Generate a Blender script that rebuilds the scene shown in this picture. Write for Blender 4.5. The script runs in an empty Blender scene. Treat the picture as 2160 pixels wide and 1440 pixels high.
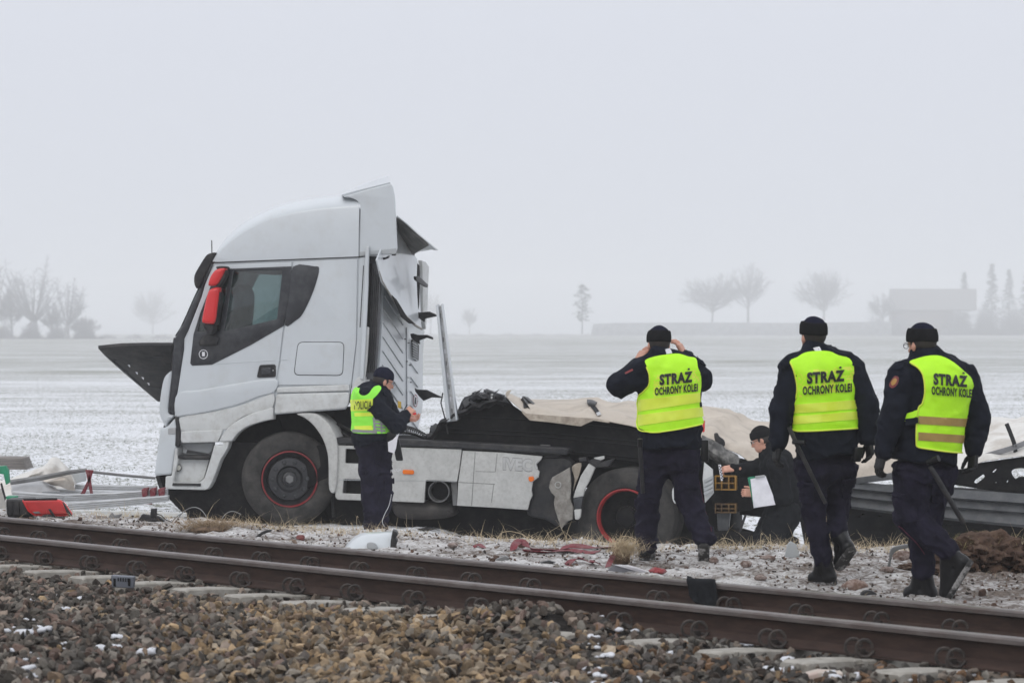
import bpy, bmesh, math, random
import numpy as np
from mathutils import Vector, Matrix, Quaternion, geometry
from mathutils.bvhtree import BVHTree

random.seed(7)
rng = np.random.default_rng(7)
S = bpy.context.scene
COL = S.collection
R = math.radians

# ------------------------------------------------------------------ camera, sky, sun, exposure
F = 6000.0            # focal length in pixels of the 2160 px wide photograph (100 mm)
CZ = 1.756            # camera height above the trackside verge
HY = 700.0            # image row of the horizon
cam = bpy.data.cameras.new('camera')
cam.lens = 100.0
cam.sensor_width = 36.0
cam.shift_y = -20.0 / 2160.0
cam.clip_start = 0.5
cam.clip_end = 6000
cam.dof.use_dof = True
cam.dof.focus_distance = 25.0
cam.dof.aperture_fstop = 5.0
cam_o = bpy.data.objects.new('camera', cam)
COL.objects.link(cam_o)
cam_o.location = (0, 0, CZ)
cam_o.rotation_euler = (R(90), 0, 0)
S.camera = cam_o

SUN_EL, SUN_ROT = R(38), R(205)
w = bpy.data.worlds.new("World")
S.world = w
w.use_nodes = True
nt = w.node_tree
nt.nodes.clear()
out = nt.nodes.new('ShaderNodeOutputWorld')
sky = nt.nodes.new('ShaderNodeTexSky')
sky.sky_type = 'NISHITA'
sky.sun_disc = False
sky.sun_elevation = SUN_EL
sky.sun_rotation = SUN_ROT
sky.air_density = 1.0
sky.dust_density = 6.0
bg1 = nt.nodes.new('ShaderNodeBackground')
bg1.inputs['Strength'].default_value = 0.05
nt.links.new(sky.outputs[0], bg1.inputs['Color'])
bg2 = nt.nodes.new('ShaderNodeBackground')   # the even cloud layer under that sky
tc = nt.nodes.new('ShaderNodeTexCoord')
sep = nt.nodes.new('ShaderNodeSeparateXYZ')
nt.links.new(tc.outputs['Generated'], sep.inputs[0])
cr = nt.nodes.new('ShaderNodeValToRGB')
cr.color_ramp.elements[0].position = 0.0
cr.color_ramp.elements[0].color = (0.69, 0.725, 0.80, 1)
cr.color_ramp.elements[1].position = 1.0
cr.color_ramp.elements[1].color = (1.30, 1.34, 1.42, 1)
e = cr.color_ramp.elements.new(0.10)
e.color = (0.735, 0.765, 0.85, 1)
e = cr.color_ramp.elements.new(0.45)
e.color = (1.0, 1.03, 1.11, 1)
nt.links.new(sep.outputs['Z'], cr.inputs[0])
nt.links.new(cr.outputs[0], bg2.inputs['Color'])
bg2.inputs['Strength'].default_value = 1.0
mixw = nt.nodes.new('ShaderNodeMixShader')
mixw.inputs[0].default_value = 0.93
nt.links.new(bg1.outputs[0], mixw.inputs[1])
nt.links.new(bg2.outputs[0], mixw.inputs[2])
nt.links.new(mixw.outputs[0], out.inputs['Surface'])

sun = bpy.data.lights.new('sun', 'SUN')
sun.energy = 0.6
sun.angle = R(25)
sun.color = (1.0, 0.97, 0.93)
sun_o = bpy.data.objects.new('sun', sun)
COL.objects.link(sun_o)
_a = SUN_ROT
sun_dir = Vector((math.sin(_a) * math.cos(SUN_EL), math.cos(_a) * math.cos(SUN_EL), math.sin(SUN_EL)))
sun_o.rotation_euler = sun_dir.to_track_quat('Z', 'Y').to_euler()
sun_o.location = (0, 0, 60)

S.view_settings.view_transform = 'Standard'
S.view_settings.look = 'None'
S.view_settings.exposure = 0.0
S.view_settings.gamma = 1.0
S.view_settings.use_curve_mapping = False
S.cycles.max_bounces = 6
S.cycles.volume_bounces = 3
S.cycles.transparent_max_bounces = 12
S.cycles.use_denoising = True

# ------------------------------------------------------------------ numpy noise
_tab = rng.random(4096).astype(np.float64)
def _h(ix, iy, iz):
    return _tab[(ix * 73856093 ^ iy * 19349663 ^ iz * 83492791) & 4095]
def vnoise(p):
    p = np.asarray(p, float)
    i = np.floor(p).astype(np.int64)
    f = p - i
    f = f * f * (3 - 2 * f)
    x, y, z = i[..., 0], i[..., 1], i[..., 2]
    fx, fy, fz = f[..., 0], f[..., 1], f[..., 2]
    def L(a, b, t): return a + (b - a) * t
    c00 = L(_h(x, y, z), _h(x + 1, y, z), fx); c10 = L(_h(x, y + 1, z), _h(x + 1, y + 1, z), fx)
    c01 = L(_h(x, y, z + 1), _h(x + 1, y, z + 1), fx); c11 = L(_h(x, y + 1, z + 1), _h(x + 1, y + 1, z + 1), fx)
    return L(L(c00, c10, fy), L(c01, c11, fy), fz) * 2 - 1
def fbm(p, o=3):
    p = np.asarray(p, float); a, s, t = 1.0, 0.0, 0.0
    for k in range(o):
        s = s + a * vnoise(p * (2 ** k) + 17.3 * k); t += a; a *= .5
    return s / t
def n2(x, y, sc, o=3, z=0.0):
    x = np.asarray(x, float)
    return fbm(np.stack([x * sc, np.asarray(y, float) * sc, np.full_like(x, z)], -1), o)
def sst(a, b, x):
    t = np.clip((x - a) / (b - a), 0, 1)
    return t * t * (3 - 2 * t)

# ------------------------------------------------------------------ materials
MATS = {}
def mat(name, col, rough=.6, metal=0., var=.12, vs=6., bump=.0, bs=60., dirt=None, dirt_amt=.4, dirt_s=4., spec=.5,
        col2=None, alpha=1.0, coat=0., attr=None, sheen=0., stretch=None, bd=.01, thr=(.45, .62), objcol=False):
    if name in MATS: return MATS[name]
    m = bpy.data.materials.new(name); m.use_nodes = True
    t = m.node_tree; N = t.nodes; L = t.links
    b = N['Principled BSDF']
    b.inputs['Roughness'].default_value = rough
    b.inputs['Metallic'].default_value = metal
    b.inputs['Specular IOR Level'].default_value = spec
    b.inputs['Coat Weight'].default_value = coat
    b.inputs['Sheen Weight'].default_value = sheen
    g = N.new('ShaderNodeNewGeometry')
    vec = g.outputs['Position']
    if stretch:
        mp = N.new('ShaderNodeMapping'); mp.inputs['Scale'].default_value = stretch
        L.new(vec, mp.inputs[0]); vec = mp.outputs[0]
    n1 = N.new('ShaderNodeTexNoise'); n1.inputs['Scale'].default_value = vs; n1.inputs['Detail'].default_value = 6
    n1.inputs['Roughness'].default_value = .6
    L.new(vec, n1.inputs['Vector'])
    rp = N.new('ShaderNodeValToRGB')
    c2 = col2 if col2 else tuple(min(1, c * (1 + var)) for c in col)
    c1 = col if col2 else tuple(c * (1 - var) for c in col)
    rp.color_ramp.elements[0].position = .35; rp.color_ramp.elements[0].color = (*c1, 1)
    rp.color_ramp.elements[1].position = .65; rp.color_ramp.elements[1].color = (*c2, 1)
    L.new(n1.outputs['Fac'], rp.inputs[0])
    c = rp.outputs[0]
    if attr or objcol:
        if attr:
            a = N.new('ShaderNodeAttribute'); a.attribute_name = attr; ac = a.outputs['Color']
        else:
            a = N.new('ShaderNodeObjectInfo'); ac = a.outputs['Color']
        mx = N.new('ShaderNodeMix'); mx.data_type = 'RGBA'; mx.blend_type = 'MULTIPLY'; mx.inputs[0].default_value = 1
        L.new(ac, mx.inputs[6]); L.new(c, mx.inputs[7]); c = mx.outputs[2]
    if dirt:
        n2_ = N.new('ShaderNodeTexNoise'); n2_.inputs['Scale'].default_value = dirt_s; n2_.inputs['Detail'].default_value = 8
        n2_.inputs['Roughness'].default_value = .68
        L.new(vec, n2_.inputs['Vector'])
        mr = N.new('ShaderNodeMapRange'); mr.inputs[1].default_value = thr[0]; mr.inputs[2].default_value = thr[1]
        mr.inputs[3].default_value = 0; mr.inputs[4].default_value = dirt_amt
        L.new(n2_.outputs['Fac'], mr.inputs[0])
        mx = N.new('ShaderNodeMix'); mx.data_type = 'RGBA'
        L.new(mr.outputs[0], mx.inputs[0]); L.new(c, mx.inputs[6]); mx.inputs[7].default_value = (*dirt, 1)
        c = mx.outputs[2]
    L.new(c, b.inputs['Base Color'])
    if bump:
        n3 = N.new('ShaderNodeTexNoise'); n3.inputs['Scale'].default_value = bs; n3.inputs['Detail'].default_value = 5
        L.new(vec, n3.inputs['Vector'])
        bp = N.new('ShaderNodeBump'); bp.inputs['Strength'].default_value = bump; bp.inputs['Distance'].default_value = bd
        L.new(n3.outputs['Fac'], bp.inputs['Height']); L.new(bp.outputs[0], b.inputs['Normal'])
    if alpha < 1: b.inputs['Alpha'].default_value = alpha
    MATS[name] = m
    return m

WHITE = mat('white_truck_paint', (.55, .58, .60), .28, var=.02, vs=2, dirt=(.38, .365, .33), dirt_amt=.30, dirt_s=3.5, coat=.3, thr=(.50, .78))
WHITE_D = mat('dirty_white_plastic', (.56, .57, .56), .45, var=.05, vs=5, dirt=(.28, .26, .23), dirt_amt=.5, dirt_s=11, thr=(.46, .74), bump=.08, bs=40)
WHITE_DD = mat('grimy_white_plastic', (.47, .47, .45), .55, var=.08, vs=7, dirt=(.20, .185, .165), dirt_amt=.35, dirt_s=26, thr=(.46, .72), bump=.15, bs=50)
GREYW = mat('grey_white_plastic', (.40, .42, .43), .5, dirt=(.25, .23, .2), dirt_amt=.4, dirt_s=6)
DARK = mat('dark_grey_gloss', (.028, .030, .035), .22, var=.2, dirt=(.09, .09, .09), dirt_amt=.3, dirt_s=6)
BLACKP = mat('black_plastic', (.018, .018, .020), .5, var=.3, dirt=(.07, .065, .06), dirt_amt=.5, dirt_s=7, bump=.2, bs=50, spec=0.30)
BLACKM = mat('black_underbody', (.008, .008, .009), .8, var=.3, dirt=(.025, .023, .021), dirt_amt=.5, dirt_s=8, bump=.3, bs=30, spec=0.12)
RUBBER = mat('tyre_rubber', (.030, .029, .028), .75, var=.25, vs=9, dirt=(.11, .10, .09), dirt_amt=.5, dirt_s=6, bump=.25, bs=70, thr=(.42, .7), spec=0.22)
HUBM = mat('hub_paint', (.020, .021, .024), .38, var=.2, dirt=(.045, .042, .04), dirt_amt=.4, dirt_s=14)
REDP = mat('red_gloss', (.62, .02, .022), .3, var=.05, coat=.3)
REDR = mat('red_rim_edge', (.24, .02, .024), .45, var=.1, dirt=(.12, .05, .045), dirt_amt=.5, dirt_s=12)
ORANGE = mat('orange_lens', (.75, .16, .01), .25, var=.05)
CHROME = mat('bright_steel', (.5, .5, .5), .3, metal=.9)
STEEL = mat('dull_steel', (.22, .22, .22), .5, metal=.6, var=.2, dirt=(.1, .09, .08), dirt_amt=.4)
ALU = mat('aluminium', (.52, .53, .54), .42, metal=.35, var=.1, vs=8, dirt=(.30, .29, .27), dirt_amt=.5, dirt_s=6, stretch=(1, 1, 6))
TARP = mat('beige_tarpaulin', (.50, .44, .37), .75, var=.08, vs=3, dirt=(.20, .165, .13), dirt_amt=.5, dirt_s=3.4, bump=.12, bs=10, bd=.02, thr=(.5, .74))
TARPI = mat('tarpaulin_edge', (.36, .31, .25), .8, var=.15, dirt=(.12, .09, .07), dirt_amt=.6, dirt_s=8)
TARPW = mat('white_tarpaulin', (.66, .64, .60), .55, var=.06, vs=3, dirt=(.34, .28, .22), dirt_amt=.5, dirt_s=2.6, bump=.25, bs=14, bd=.02)
TRAILG = mat('trailer_grey_steel', (.045, .048, .052), .45, var=.2, dirt=(.10, .10, .10), dirt_amt=.5, dirt_s=8, bump=.1)
STRAPK = mat('black_webbing', (.03, .03, .032), .7, bump=.3, bs=200, spec=0.15)
STRAPG = mat('grey_webbing', (.20, .20, .205), .7, bump=.3, bs=200)
STRAPR = mat('red_webbing', (.16, .014, .024), .7, var=.2, vs=15, dirt=(.30, .24, .22), dirt_amt=.3, dirt_s=20, bump=.4, bs=120)
NAVY = mat('navy_cloth', (.010, .012, .019), .85, var=.25, vs=9, bump=.5, bs=26, bd=.015, spec=0.10)
NAVYT = mat('navy_trouser_cloth', (.0155, .0140, .0255), .85, var=.3, vs=9, bump=.7, bs=24, bd=.02, spec=0.10)
BLACKC = mat('black_cloth', (.011, .012, .014), .85, var=.25, vs=9, bump=.5, bs=26, bd=.015, spec=0.08)
KNIT = mat('navy_knit', (.011, .012, .026), .95, var=.2, bump=.6, bs=160, bd=.004, stretch=(1, 1, .25), spec=0.10)
KNITB = mat('black_knit', (.012, .012, .013), .95, var=.2, bump=.6, bs=160, bd=.004, stretch=(1, 1, .25), spec=0.10)
LEATHER = mat('black_leather', (.006, .006, .007), .36, spec=.3, var=.25, dirt=(.05, .048, .045), dirt_amt=.2, dirt_s=14, bump=.3, bs=60, thr=(.52, .72))
GLOVE = mat('black_glove', (.012, .012, .013), .55, bump=.3, bs=80, spec=0.25)
SKIN = mat('skin', (.50, .25, .175), .5, var=.12, vs=25, bump=.1, bs=120, col2=(.58, .30, .21))
HIVIS = mat('fluorescent_yellow_cloth', (.50, .98, .010), .6, var=.03, vs=10, bump=.35, bs=18, bd=.012)
HIVIS2 = mat('reflective_yellow_band', (.74, .88, .07), .35, var=.03, bump=.2, bs=20, bd=.01)
HIVISG = mat('fluorescent_green_panel', (.30, .90, .06), .6, var=.05, bump=.4, bs=22, bd=.01)
BROWNB = mat('brown_reflective_band', (.36, .24, .07), .5, var=.08, vs=12, bump=.2, bs=40)
INK = mat('black_print', (.012, .013, .012), .6)
INKW = mat('white_print', (.7, .7, .72), .6)
GREYB = mat('grey_webbing_light', (.25, .25, .25), .6)
CONC = mat('concrete', (.33, .31, .275), .85, var=.12, vs=12, dirt=(.16, .14, .11), dirt_amt=.55, dirt_s=9, bump=.4, bs=70)
RUST = mat('rusty_rail_steel', (.040, .024, .019), .6, var=.2, vs=8, dirt=(.075, .045, .034), dirt_amt=.5, dirt_s=10, bump=.15, bs=90, stretch=(.6, .6, 3), spec=0.25)
RAILTOP = mat('worn_rail_head', (.150, .130, .122), .42, metal=.4, var=.18, vs=5, dirt=(.10, .07, .06), dirt_amt=.6, dirt_s=6, stretch=(1, 1, 4))
CLIP = mat('rail_clip_steel', (.035, .030, .028), .6, var=.3, dirt=(.12, .09, .07), dirt_amt=.4, dirt_s=30, spec=0.30)
WOODM = mat('bark', (.075, .062, .055), .9, var=.2)
STRAW = mat('dry_grass', (.42, .33, .20), .8, var=.25, vs=30, col2=(.58, .47, .32))
GREENG = mat('winter_crop_leaf', (.085, .105, .05), .8, var=.3, vs=2)
SOIL = mat('dug_soil', (.070, .042, .030), .95, spec=.15, var=.4, vs=14, dirt=(.15, .10, .07), dirt_amt=.5, dirt_s=9, bump=.8, bs=30, bd=.03)
STONEM = mat('ballast_stone', (.85, .85, .85), .8, var=.3, vs=22, bump=.6, bs=60, attr='col', spec=0.15)
STONEO = mat('ballast_stone_single', (.85, .85, .85), .75, var=.22, vs=22, bump=.5, bs=60, objcol=True, spec=0.30)
SNOWM = mat('snow', (.62, .63, .66), .8, var=.04, bump=.4, bs=30)
PAPER = mat('paper', (.72, .71, .74), .7)
GREENP = mat('green_plastic', (.02, .22, .115), .5, var=.2)
GLASS = bpy.data.materials.new('tinted_glass'); GLASS.use_nodes = True
_n = GLASS.node_tree.nodes; _l = GLASS.node_tree.links; _n.clear()
_o = _n.new('ShaderNodeOutputMaterial'); _t = _n.new('ShaderNodeBsdfTransparent'); _t.inputs[0].default_value = (.60, .68, .68, 1)
_g = _n.new('ShaderNodeBsdfGlossy'); _g.inputs['Roughness'].default_value = .03
_f = _n.new('ShaderNodeFresnel'); _f.inputs[0].default_value = 1.9
_m = _n.new('ShaderNodeMixShader'); _l.new(_f.outputs[0], _m.inputs[0]); _l.new(_t.outputs[0], _m.inputs[1]); _l.new(_g.outputs[0], _m.inputs[2]); _l.new(_m.outputs[0], _o.inputs[0])

# ------------------------------------------------------------------ object helpers
ORG = {}
def org(o):
    return ORG.get(o.name, Vector((0, 0, 0))) if o else Vector((0, 0, 0))
def thing(name, label, cat, loc, group=None):
    o = bpy.data.objects.new(name, None); COL.objects.link(o)
    o.empty_display_size = .2
    o.location = Vector(loc); ORG[o.name] = Vector(loc)
    o['label'] = label; o['category'] = cat
    if group: o['group'] = group
    return o
def tag(o, label=None, cat=None, group=None, kind=None):
    if label: o['label'] = label
    if cat: o['category'] = cat
    if group: o['group'] = group
    if kind: o['kind'] = kind
    return o
def link_mesh(name, me, parent=None, loc=None):
    o = bpy.data.objects.new(name, me); COL.objects.link(o)
    if parent is not None:
        o.parent = parent; ORG[o.name] = org(parent)
    elif loc is not None:
        o.location = loc; ORG[o.name] = Vector(loc)
    return o
def mk(name, verts, faces, m, parent=None, ang=35, idx=None, loc=None, fix=True, cols=None):
    """verts are WORLD coordinates"""
    L0 = org(parent) if parent is not None else (Vector(loc) if loc is not None else Vector((0, 0, 0)))
    V = np.asarray([tuple(v) for v in verts] if not isinstance(verts, np.ndarray) else verts, float) - np.array(L0)
    me = bpy.data.meshes.new(name)
    if isinstance(faces, np.ndarray):
        nf, k = faces.shape
        me.vertices.add(len(V)); me.vertices.foreach_set('co', V.ravel().astype(np.float32))
        me.loops.add(nf * k); me.loops.foreach_set('vertex_index', faces.ravel().astype(np.int32))
        me.polygons.add(nf); me.polygons.foreach_set('loop_start', np.arange(0, nf * k, k, dtype=np.int32))
        me.update(calc_edges=True)
    else:
        me.from_pydata([tuple(v) for v in V], [], faces)
    me.validate()
    if fix:
        bm = bmesh.new(); bm.from_mesh(me); bmesh.ops.recalc_face_normals(bm, faces=bm.faces); bm.to_mesh(me); bm.free()
    for mm in (m if isinstance(m, (list, tuple)) else [m]): me.materials.append(mm)
    if idx is not None: me.polygons.foreach_set('material_index', np.asarray(idx, dtype=np.int32))
    me.polygons.foreach_set('use_smooth', np.ones(len(me.polygons), bool))
    if ang is not None and ang < 180: me.set_sharp_from_angle(angle=R(ang))
    if cols is not None:
        a = me.color_attributes.new('col', 'FLOAT_COLOR', 'POINT')
        a.data.foreach_set('color', np.asarray(cols, np.float32).ravel())
    return link_mesh(name, me, parent, loc)

def at(px, py, Z):
    return Vector(((px - 1080) * Z / F, Z, CZ - (py - HY) * Z / F))
def proj(p):
    return 1080 + p[0] / p[1] * F, HY + (CZ - p[2]) / p[1] * F

class Plane:
    def __init__(s, O, U, N):
        s.O = Vector(O); s.N = Vector(N).normalized()
        U = Vector(U); s.U = (U - U.dot(s.N) * s.N).normalized(); s.V = s.N.cross(s.U)
        if s.V.z < 0: s.V = -s.V
        s.C = Vector((0, 0, CZ))
    def px(s, x, y, off=0.):
        r = Vector(((x - 1080) / F, 1, -(y - HY) / F))
        t = (off + (s.O - s.C).dot(s.N)) / r.dot(s.N)
        return s.C + r * t
    def uv(s, x, y, off=0.):
        p = s.px(x, y, off) - s.O
        return p.dot(s.U), p.dot(s.V)
    def w(s, u, v, n): return s.O + s.U * u + s.V * v + s.N * n

def cr_pts(P, n=6, closed=True):
    P = [Vector(p) for p in P]; o = []; L = len(P)
    rngs = range(L) if closed else range(L - 1)
    for i in rngs:
        if closed: a, b, c, d = P[(i - 1) % L], P[i], P[(i + 1) % L], P[(i + 2) % L]
        else: a, b, c, d = P[max(i - 1, 0)], P[i], P[i + 1], P[min(i + 2, L - 1)]
        for k in range(n):
            t = k / n
            o.append(.5 * ((2 * b) + (c - a) * t + (2 * a - 5 * b + 4 * c - d) * t * t + (3 * b - a - 3 * c + d) * t ** 3))
    if not closed: o.append(P[-1])
    return o
def rnd(P, r=4., n=4):
    """round the corners of a closed pixel polygon"""
    o = []; L = len(P)
    for i in range(L):
        a, b, c = Vector(P[i - 1]), Vector(P[i]), Vector(P[(i + 1) % L])
        r1 = min(r, (a - b).length * .45); r2 = min(r, (c - b).length * .45)
        p, q = b + (a - b).normalized() * r1, b + (c - b).normalized() * r2
        for k in range(n + 1):
            t = k / n; o.append((1 - t) ** 2 * p + 2 * t * (1 - t) * b + t * t * q)
    return o

def plate(name, pl, outline, m, parent, v0=0., dv=.02, bevel=.004, holes=(), ang=35, loc=None):
    """solid plate with the given pixel outline in plane pl, from depth v0 to v0+dv, rounded edges"""
    cu = bpy.data.curves.new(name, 'CURVE'); cu.dimensions = '2D'; cu.fill_mode = 'BOTH'
    for ol in [outline] + list(holes):
        sp = cu.splines.new('POLY'); sp.points.add(len(ol) - 1); sp.use_cyclic_u = True
        for k, p in enumerate(ol):
            u, v = pl.uv(p[0], p[1], v0); sp.points[k].co = (u, v, 0, 1)
    bevel = min(bevel, abs(dv) * .45)
    cu.extrude = abs(dv) / 2 - bevel; cu.bevel_depth = bevel; cu.bevel_resolution = 2; cu.offset = -bevel
    ob = bpy.data.objects.new(name, cu); COL.objects.link(ob)
    dg = bpy.context.evaluated_depsgraph_get()
    me = bpy.data.meshes.new_from_object(ob.evaluated_get(dg))
    bpy.data.objects.remove(ob); bpy.data.curves.remove(cu)
    vs = [pl.w(v.co.x, v.co.y, v0 + dv / 2 + v.co.z) for v in me.vertices]
    fs = [tuple(p.vertices) for p in me.polygons]
    bpy.data.meshes.remove(me)
    # weld
    bm = bmesh.new(); bv = [bm.verts.new(v) for v in vs]
    for f in fs:
        try: bm.faces.new([bv[i] for i in f])
        except ValueError: pass
    bmesh.ops.remove_doubles(bm, verts=bm.verts, dist=1e-5)
    bm.verts.index_update()
    vs = [v.co.copy() for v in bm.verts]; fs = [tuple(v.index for v in f.verts) for f in bm.faces]; bm.free()
    return mk(name, vs, fs, m, parent, ang, loc=loc)

def sheet(name, rows, m, parent, thick=.004, ang=60, noise=0., ns=5., loc=None):
    """rows of world points -> thin solid sheet"""
    P = np.array([[tuple(p) for p in r] for r in rows]); nr, nc = P.shape[:2]
    if noise:
        P = P + np.stack([fbm(P * ns + 31 * k, 3) for k in range(3)], -1) * noise
    V = P.reshape(-1, 3)
    i = np.arange(nr * nc).reshape(nr, nc)
    q = np.stack([i[:-1, :-1], i[:-1, 1:], i[1:, 1:], i[1:, :-1]], -1).reshape(-1, 4)
    du = np.gradient(P, axis=1) if nc > 1 else None; dv_ = np.gradient(P, axis=0)
    nn = np.cross(du, dv_); nn /= np.linalg.norm(nn, axis=-1, keepdims=True) + 1e-9
    V2 = (P + nn * thick).reshape(-1, 3); n = len(V)
    F_ = [tuple(a) for a in q] + [tuple(a[::-1] + n) for a in q]
    b = list(i[0, :]) + list(i[1:, -1]) + list(i[-1, -2::-1]) + list(i[-2:0:-1, 0])
    for k in range(len(b)):
        a, c = b[k], b[(k + 1) % len(b)]; F_.append((a, a + n, c + n, c))
    return mk(name, np.vstack([V, V2]), F_, m, parent, ang, loc=loc)

def tube_arr(P, r, n=8):
    P = [Vector(p) for p in P]; K = len(P)
    rr = r if isinstance(r, (list, tuple)) else [r] * K
    V = []; Fc = []
    T = (P[1] - P[0]).normalized()
    A = T.orthogonal().normalized()
    for k in range(K):
        T = (P[min(k + 1, K - 1)] - P[max(k - 1, 0)]).normalized()
        A = (A - A.dot(T) * T)
        A = A.normalized() if A.length > 1e-6 else T.orthogonal().normalized()
        B = T.cross(A)
        for j in range(n):
            t = 2 * math.pi * j / n
            V.append(P[k] + (A * math.cos(t) + B * math.sin(t)) * rr[k])
    for k in range(K - 1):
        for j in range(n):
            j2 = (j + 1) % n
            Fc.append((k * n + j, k * n + j2, (k + 1) * n + j2, (k + 1) * n + j))
    Fc.append(tuple(range(n))[::-1]); Fc.append(tuple((K - 1) * n + j for j in range(n)))
    return V, Fc
class Acc:
    def __init__(s): s.V = []; s.F = []; s.I = []
    def add(s, V, F_, i=0):
        b = len(s.V); s.V += [Vector(v) for v in V]; s.F += [tuple(x + b for x in f) for f in F_]; s.I += [i] * len(F_); return s
    def tube(s, P, r, n=8, i=0): return s.add(*tube_arr(P, r, n), i)
    def box(s, c, u, v, n, i=0):
        """centre, three half-axis vectors"""
        c, u, v, n = map(Vector, (c, u, v, n))
        V = [c + a * u + b * v + d * n for a in (-1, 1) for b in (-1, 1) for d in (-1, 1)]
        return s.add(V, [(0, 1, 3, 2), (4, 6, 7, 5), (0, 4, 5, 1), (2, 3, 7, 6), (0, 2, 6, 4), (1, 5, 7, 3)], i)
    def build(s, name, m, parent=None, ang=35, loc=None, **k): return mk(name, s.V, s.F, m, parent, ang, idx=s.I, loc=loc, **k)
def bevbox(name, c, u, v, n, m, parent, bev=.006, loc=None):
    a = Acc().box(c, u, v, n)
    bm = bmesh.new(); bv = [bm.verts.new(x) for x in a.V]
    for f in a.F: bm.faces.new([bv[i] for i in f])
    bmesh.ops.bevel(bm, geom=bm.edges[:], offset=bev, segments=2, affect='EDGES', profile=.6)
    bm.verts.index_update()
    V = [x.co.copy() for x in bm.verts]; Fc = [tuple(x.index for x in f.verts) for f in bm.faces]; bm.free()
    return mk(name, V, Fc, m, parent, 30, loc=loc)
def lathe(O, ax, prof, n=48, sx=None):
    """prof: (radius, distance along ax). closed profile -> solid ring"""
    O = Vector(O); ax = Vector(ax).normalized(); A = Vector((0, 0, 1)); A = (A - A.dot(ax) * ax).normalized(); B = ax.cross(A)
    V = []; Fc = []; K = len(prof)
    for j in range(n):
        t = 2 * math.pi * j / n
        for r, h in prof: V.append(O + ax * h + (A * math.cos(t) + B * math.sin(t)) * r)
    for j in range(n):
        j2 = (j + 1) % n
        for k in range(K - 1): Fc.append((j * K + k, j2 * K + k, j2 * K + k + 1, j * K + k + 1))
    return V, Fc

def text3d(body, mapf, m, parent, name='lettering', bold=.03, thick=.0, sub=0., space=1.06):
    """text normalised to x in 0..1, y in 0..1 (cap height) then mapf(x,y)->world"""
    cu = bpy.data.curves.new('t', 'FONT'); cu.body = body; cu.offset = bold; cu.resolution_u = 3; cu.space_character = space
    ob = bpy.data.objects.new('t', cu); COL.objects.link(ob)
    me = bpy.data.meshes.new_from_object(ob.evaluated_get(bpy.context.evaluated_depsgraph_get()))
    bpy.data.objects.remove(ob); bpy.data.curves.remove(cu)
    bm = bmesh.new(); bm.from_mesh(me); bpy.data.meshes.remove(me)
    bmesh.ops.remove_doubles(bm, verts=bm.verts, dist=1e-4)
    x0 = min(v.co.x for v in bm.verts); x1 = max(v.co.x for v in bm.verts)
    capy = .72
    if sub:
        for _ in range(3):
            es = [e_ for e_ in bm.edges if e_.calc_length() > sub]
            if not es: break
            bmesh.ops.subdivide_edges(bm, edges=es, cuts=1)
            bmesh.ops.triangulate(bm, faces=bm.faces[:])
    bmesh.ops.triangulate(bm, faces=bm.faces[:])
    bm.verts.index_update()
    V = [mapf((v.co.x - x0) / (x1 - x0), v.co.y / capy) for v in bm.verts]
    Fc = [tuple(v.index for v in f.verts) for f in bm.faces]; bm.free()
    return mk(name, V, Fc, m, parent, 180, fix=False)
# ------------------------------------------------------------------ ground
CREST = np.array([(-9, 30.0), (-6, 28.6), (-3.6, 27.2), (-1.6, 25.4), (1.4, 23.6), (3.6, 23.3), (9, 23.0)])
def crestY(X): return np.interp(X, CREST[:, 0], CREST[:, 1])
TRC, TRS = .6643, .7475                    # track direction (to the right and towards the camera)
TD = Vector((TRC, -TRS, 0)); TN = Vector((-TRS, -TRC, 0))   # TN: across, towards the camera
TO = Vector((0, 16.847, 0))
def tpos(t, a, z): return TO + TD * t + TN * a + Vector((0, 0, z))
def across(X, Y): return (X * TN.x + (Y - TO.y) * TN.y)
def along(X, Y): return (X * TD.x + (Y - TO.y) * TD.y)
def railz(a): return .251 + a * (.05 / 1.507) * 1.0 if False else .251 + np.minimum(a, .6) * (.05 / 1.507)
def gz(X, Y):
    X = np.asarray(X, float); Y = np.asarray(Y, float)
    low = -.40 - .47 * sst(-1.2, .9, X)
    far = -.45
    c = crestY(X)
    d = sst(0, 3.2, Y - c)
    low2 = low + (far - low) * sst(34.0, 38.5, Y)
    z = d * low2
    z = z - .025 * sst(-1.2, 0, Y - c) * (1 - d)
    z = z + .69 * sst(1000, 1290, Y)
    z = z + .06 * n2(X, Y, .03, 2, 3.3) * sst(45, 70, Y)
    return z
def gdetail(X, Y):
    a = across(X, Y)
    vz = sst(1.2, .2, a + 1.6 + 0) if False else 1.0
    near = 1 - sst(30, 34, Y)
    fine = .030 * n2(X, Y, 1.7, 3, 1.) + .030 * n2(X, Y, 7., 3, 5.) + .024 * np.maximum(n2(X, Y, 17., 2, 9.), -.1)
    far = (.03 * n2(X, Y, 1.1, 3, 2.) * (1 - sst(80, 118, Y)) + .03 * n2(X, Y, 3.2, 3, 4.) * (1 - sst(50, 75, Y))) * (1 - sst(14, 21, np.abs(X)))
    return fine * near + far * (1 - near)
def ballast_z(X, Y):
    a = across(X, Y); t = along(X, Y)
    z = .062 + .028 * n2(X, Y, 1.3, 3, 7.)
    z = z + .115 * np.exp(-((t - .62) / .75) ** 2) * np.exp(-((a - .30) / .26) ** 2)
    z = z + .05 * np.exp(-((t - .1) / 1.2) ** 2) * np.exp(-((a - .9) / .5) ** 2)
    z = z - .03 * sst(.2, -.2, a) - .02 * sst(-.5, -1.2, a)
    z = z + .03 * sst(.9, 2.2, a)
    return z
def axis(parts):
    o = []
    for a, b, s in parts: o += list(np.arange(a, b, s))
    return np.array(o + [parts[-1][1]])
gx = axis([(-800, -60, 60), (-60, -22, 2.5), (-22, -7, .16), (-7, 7, .05), (7, 22, .16), (22, 60, 2.5), (60, 800, 60)])
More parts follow.
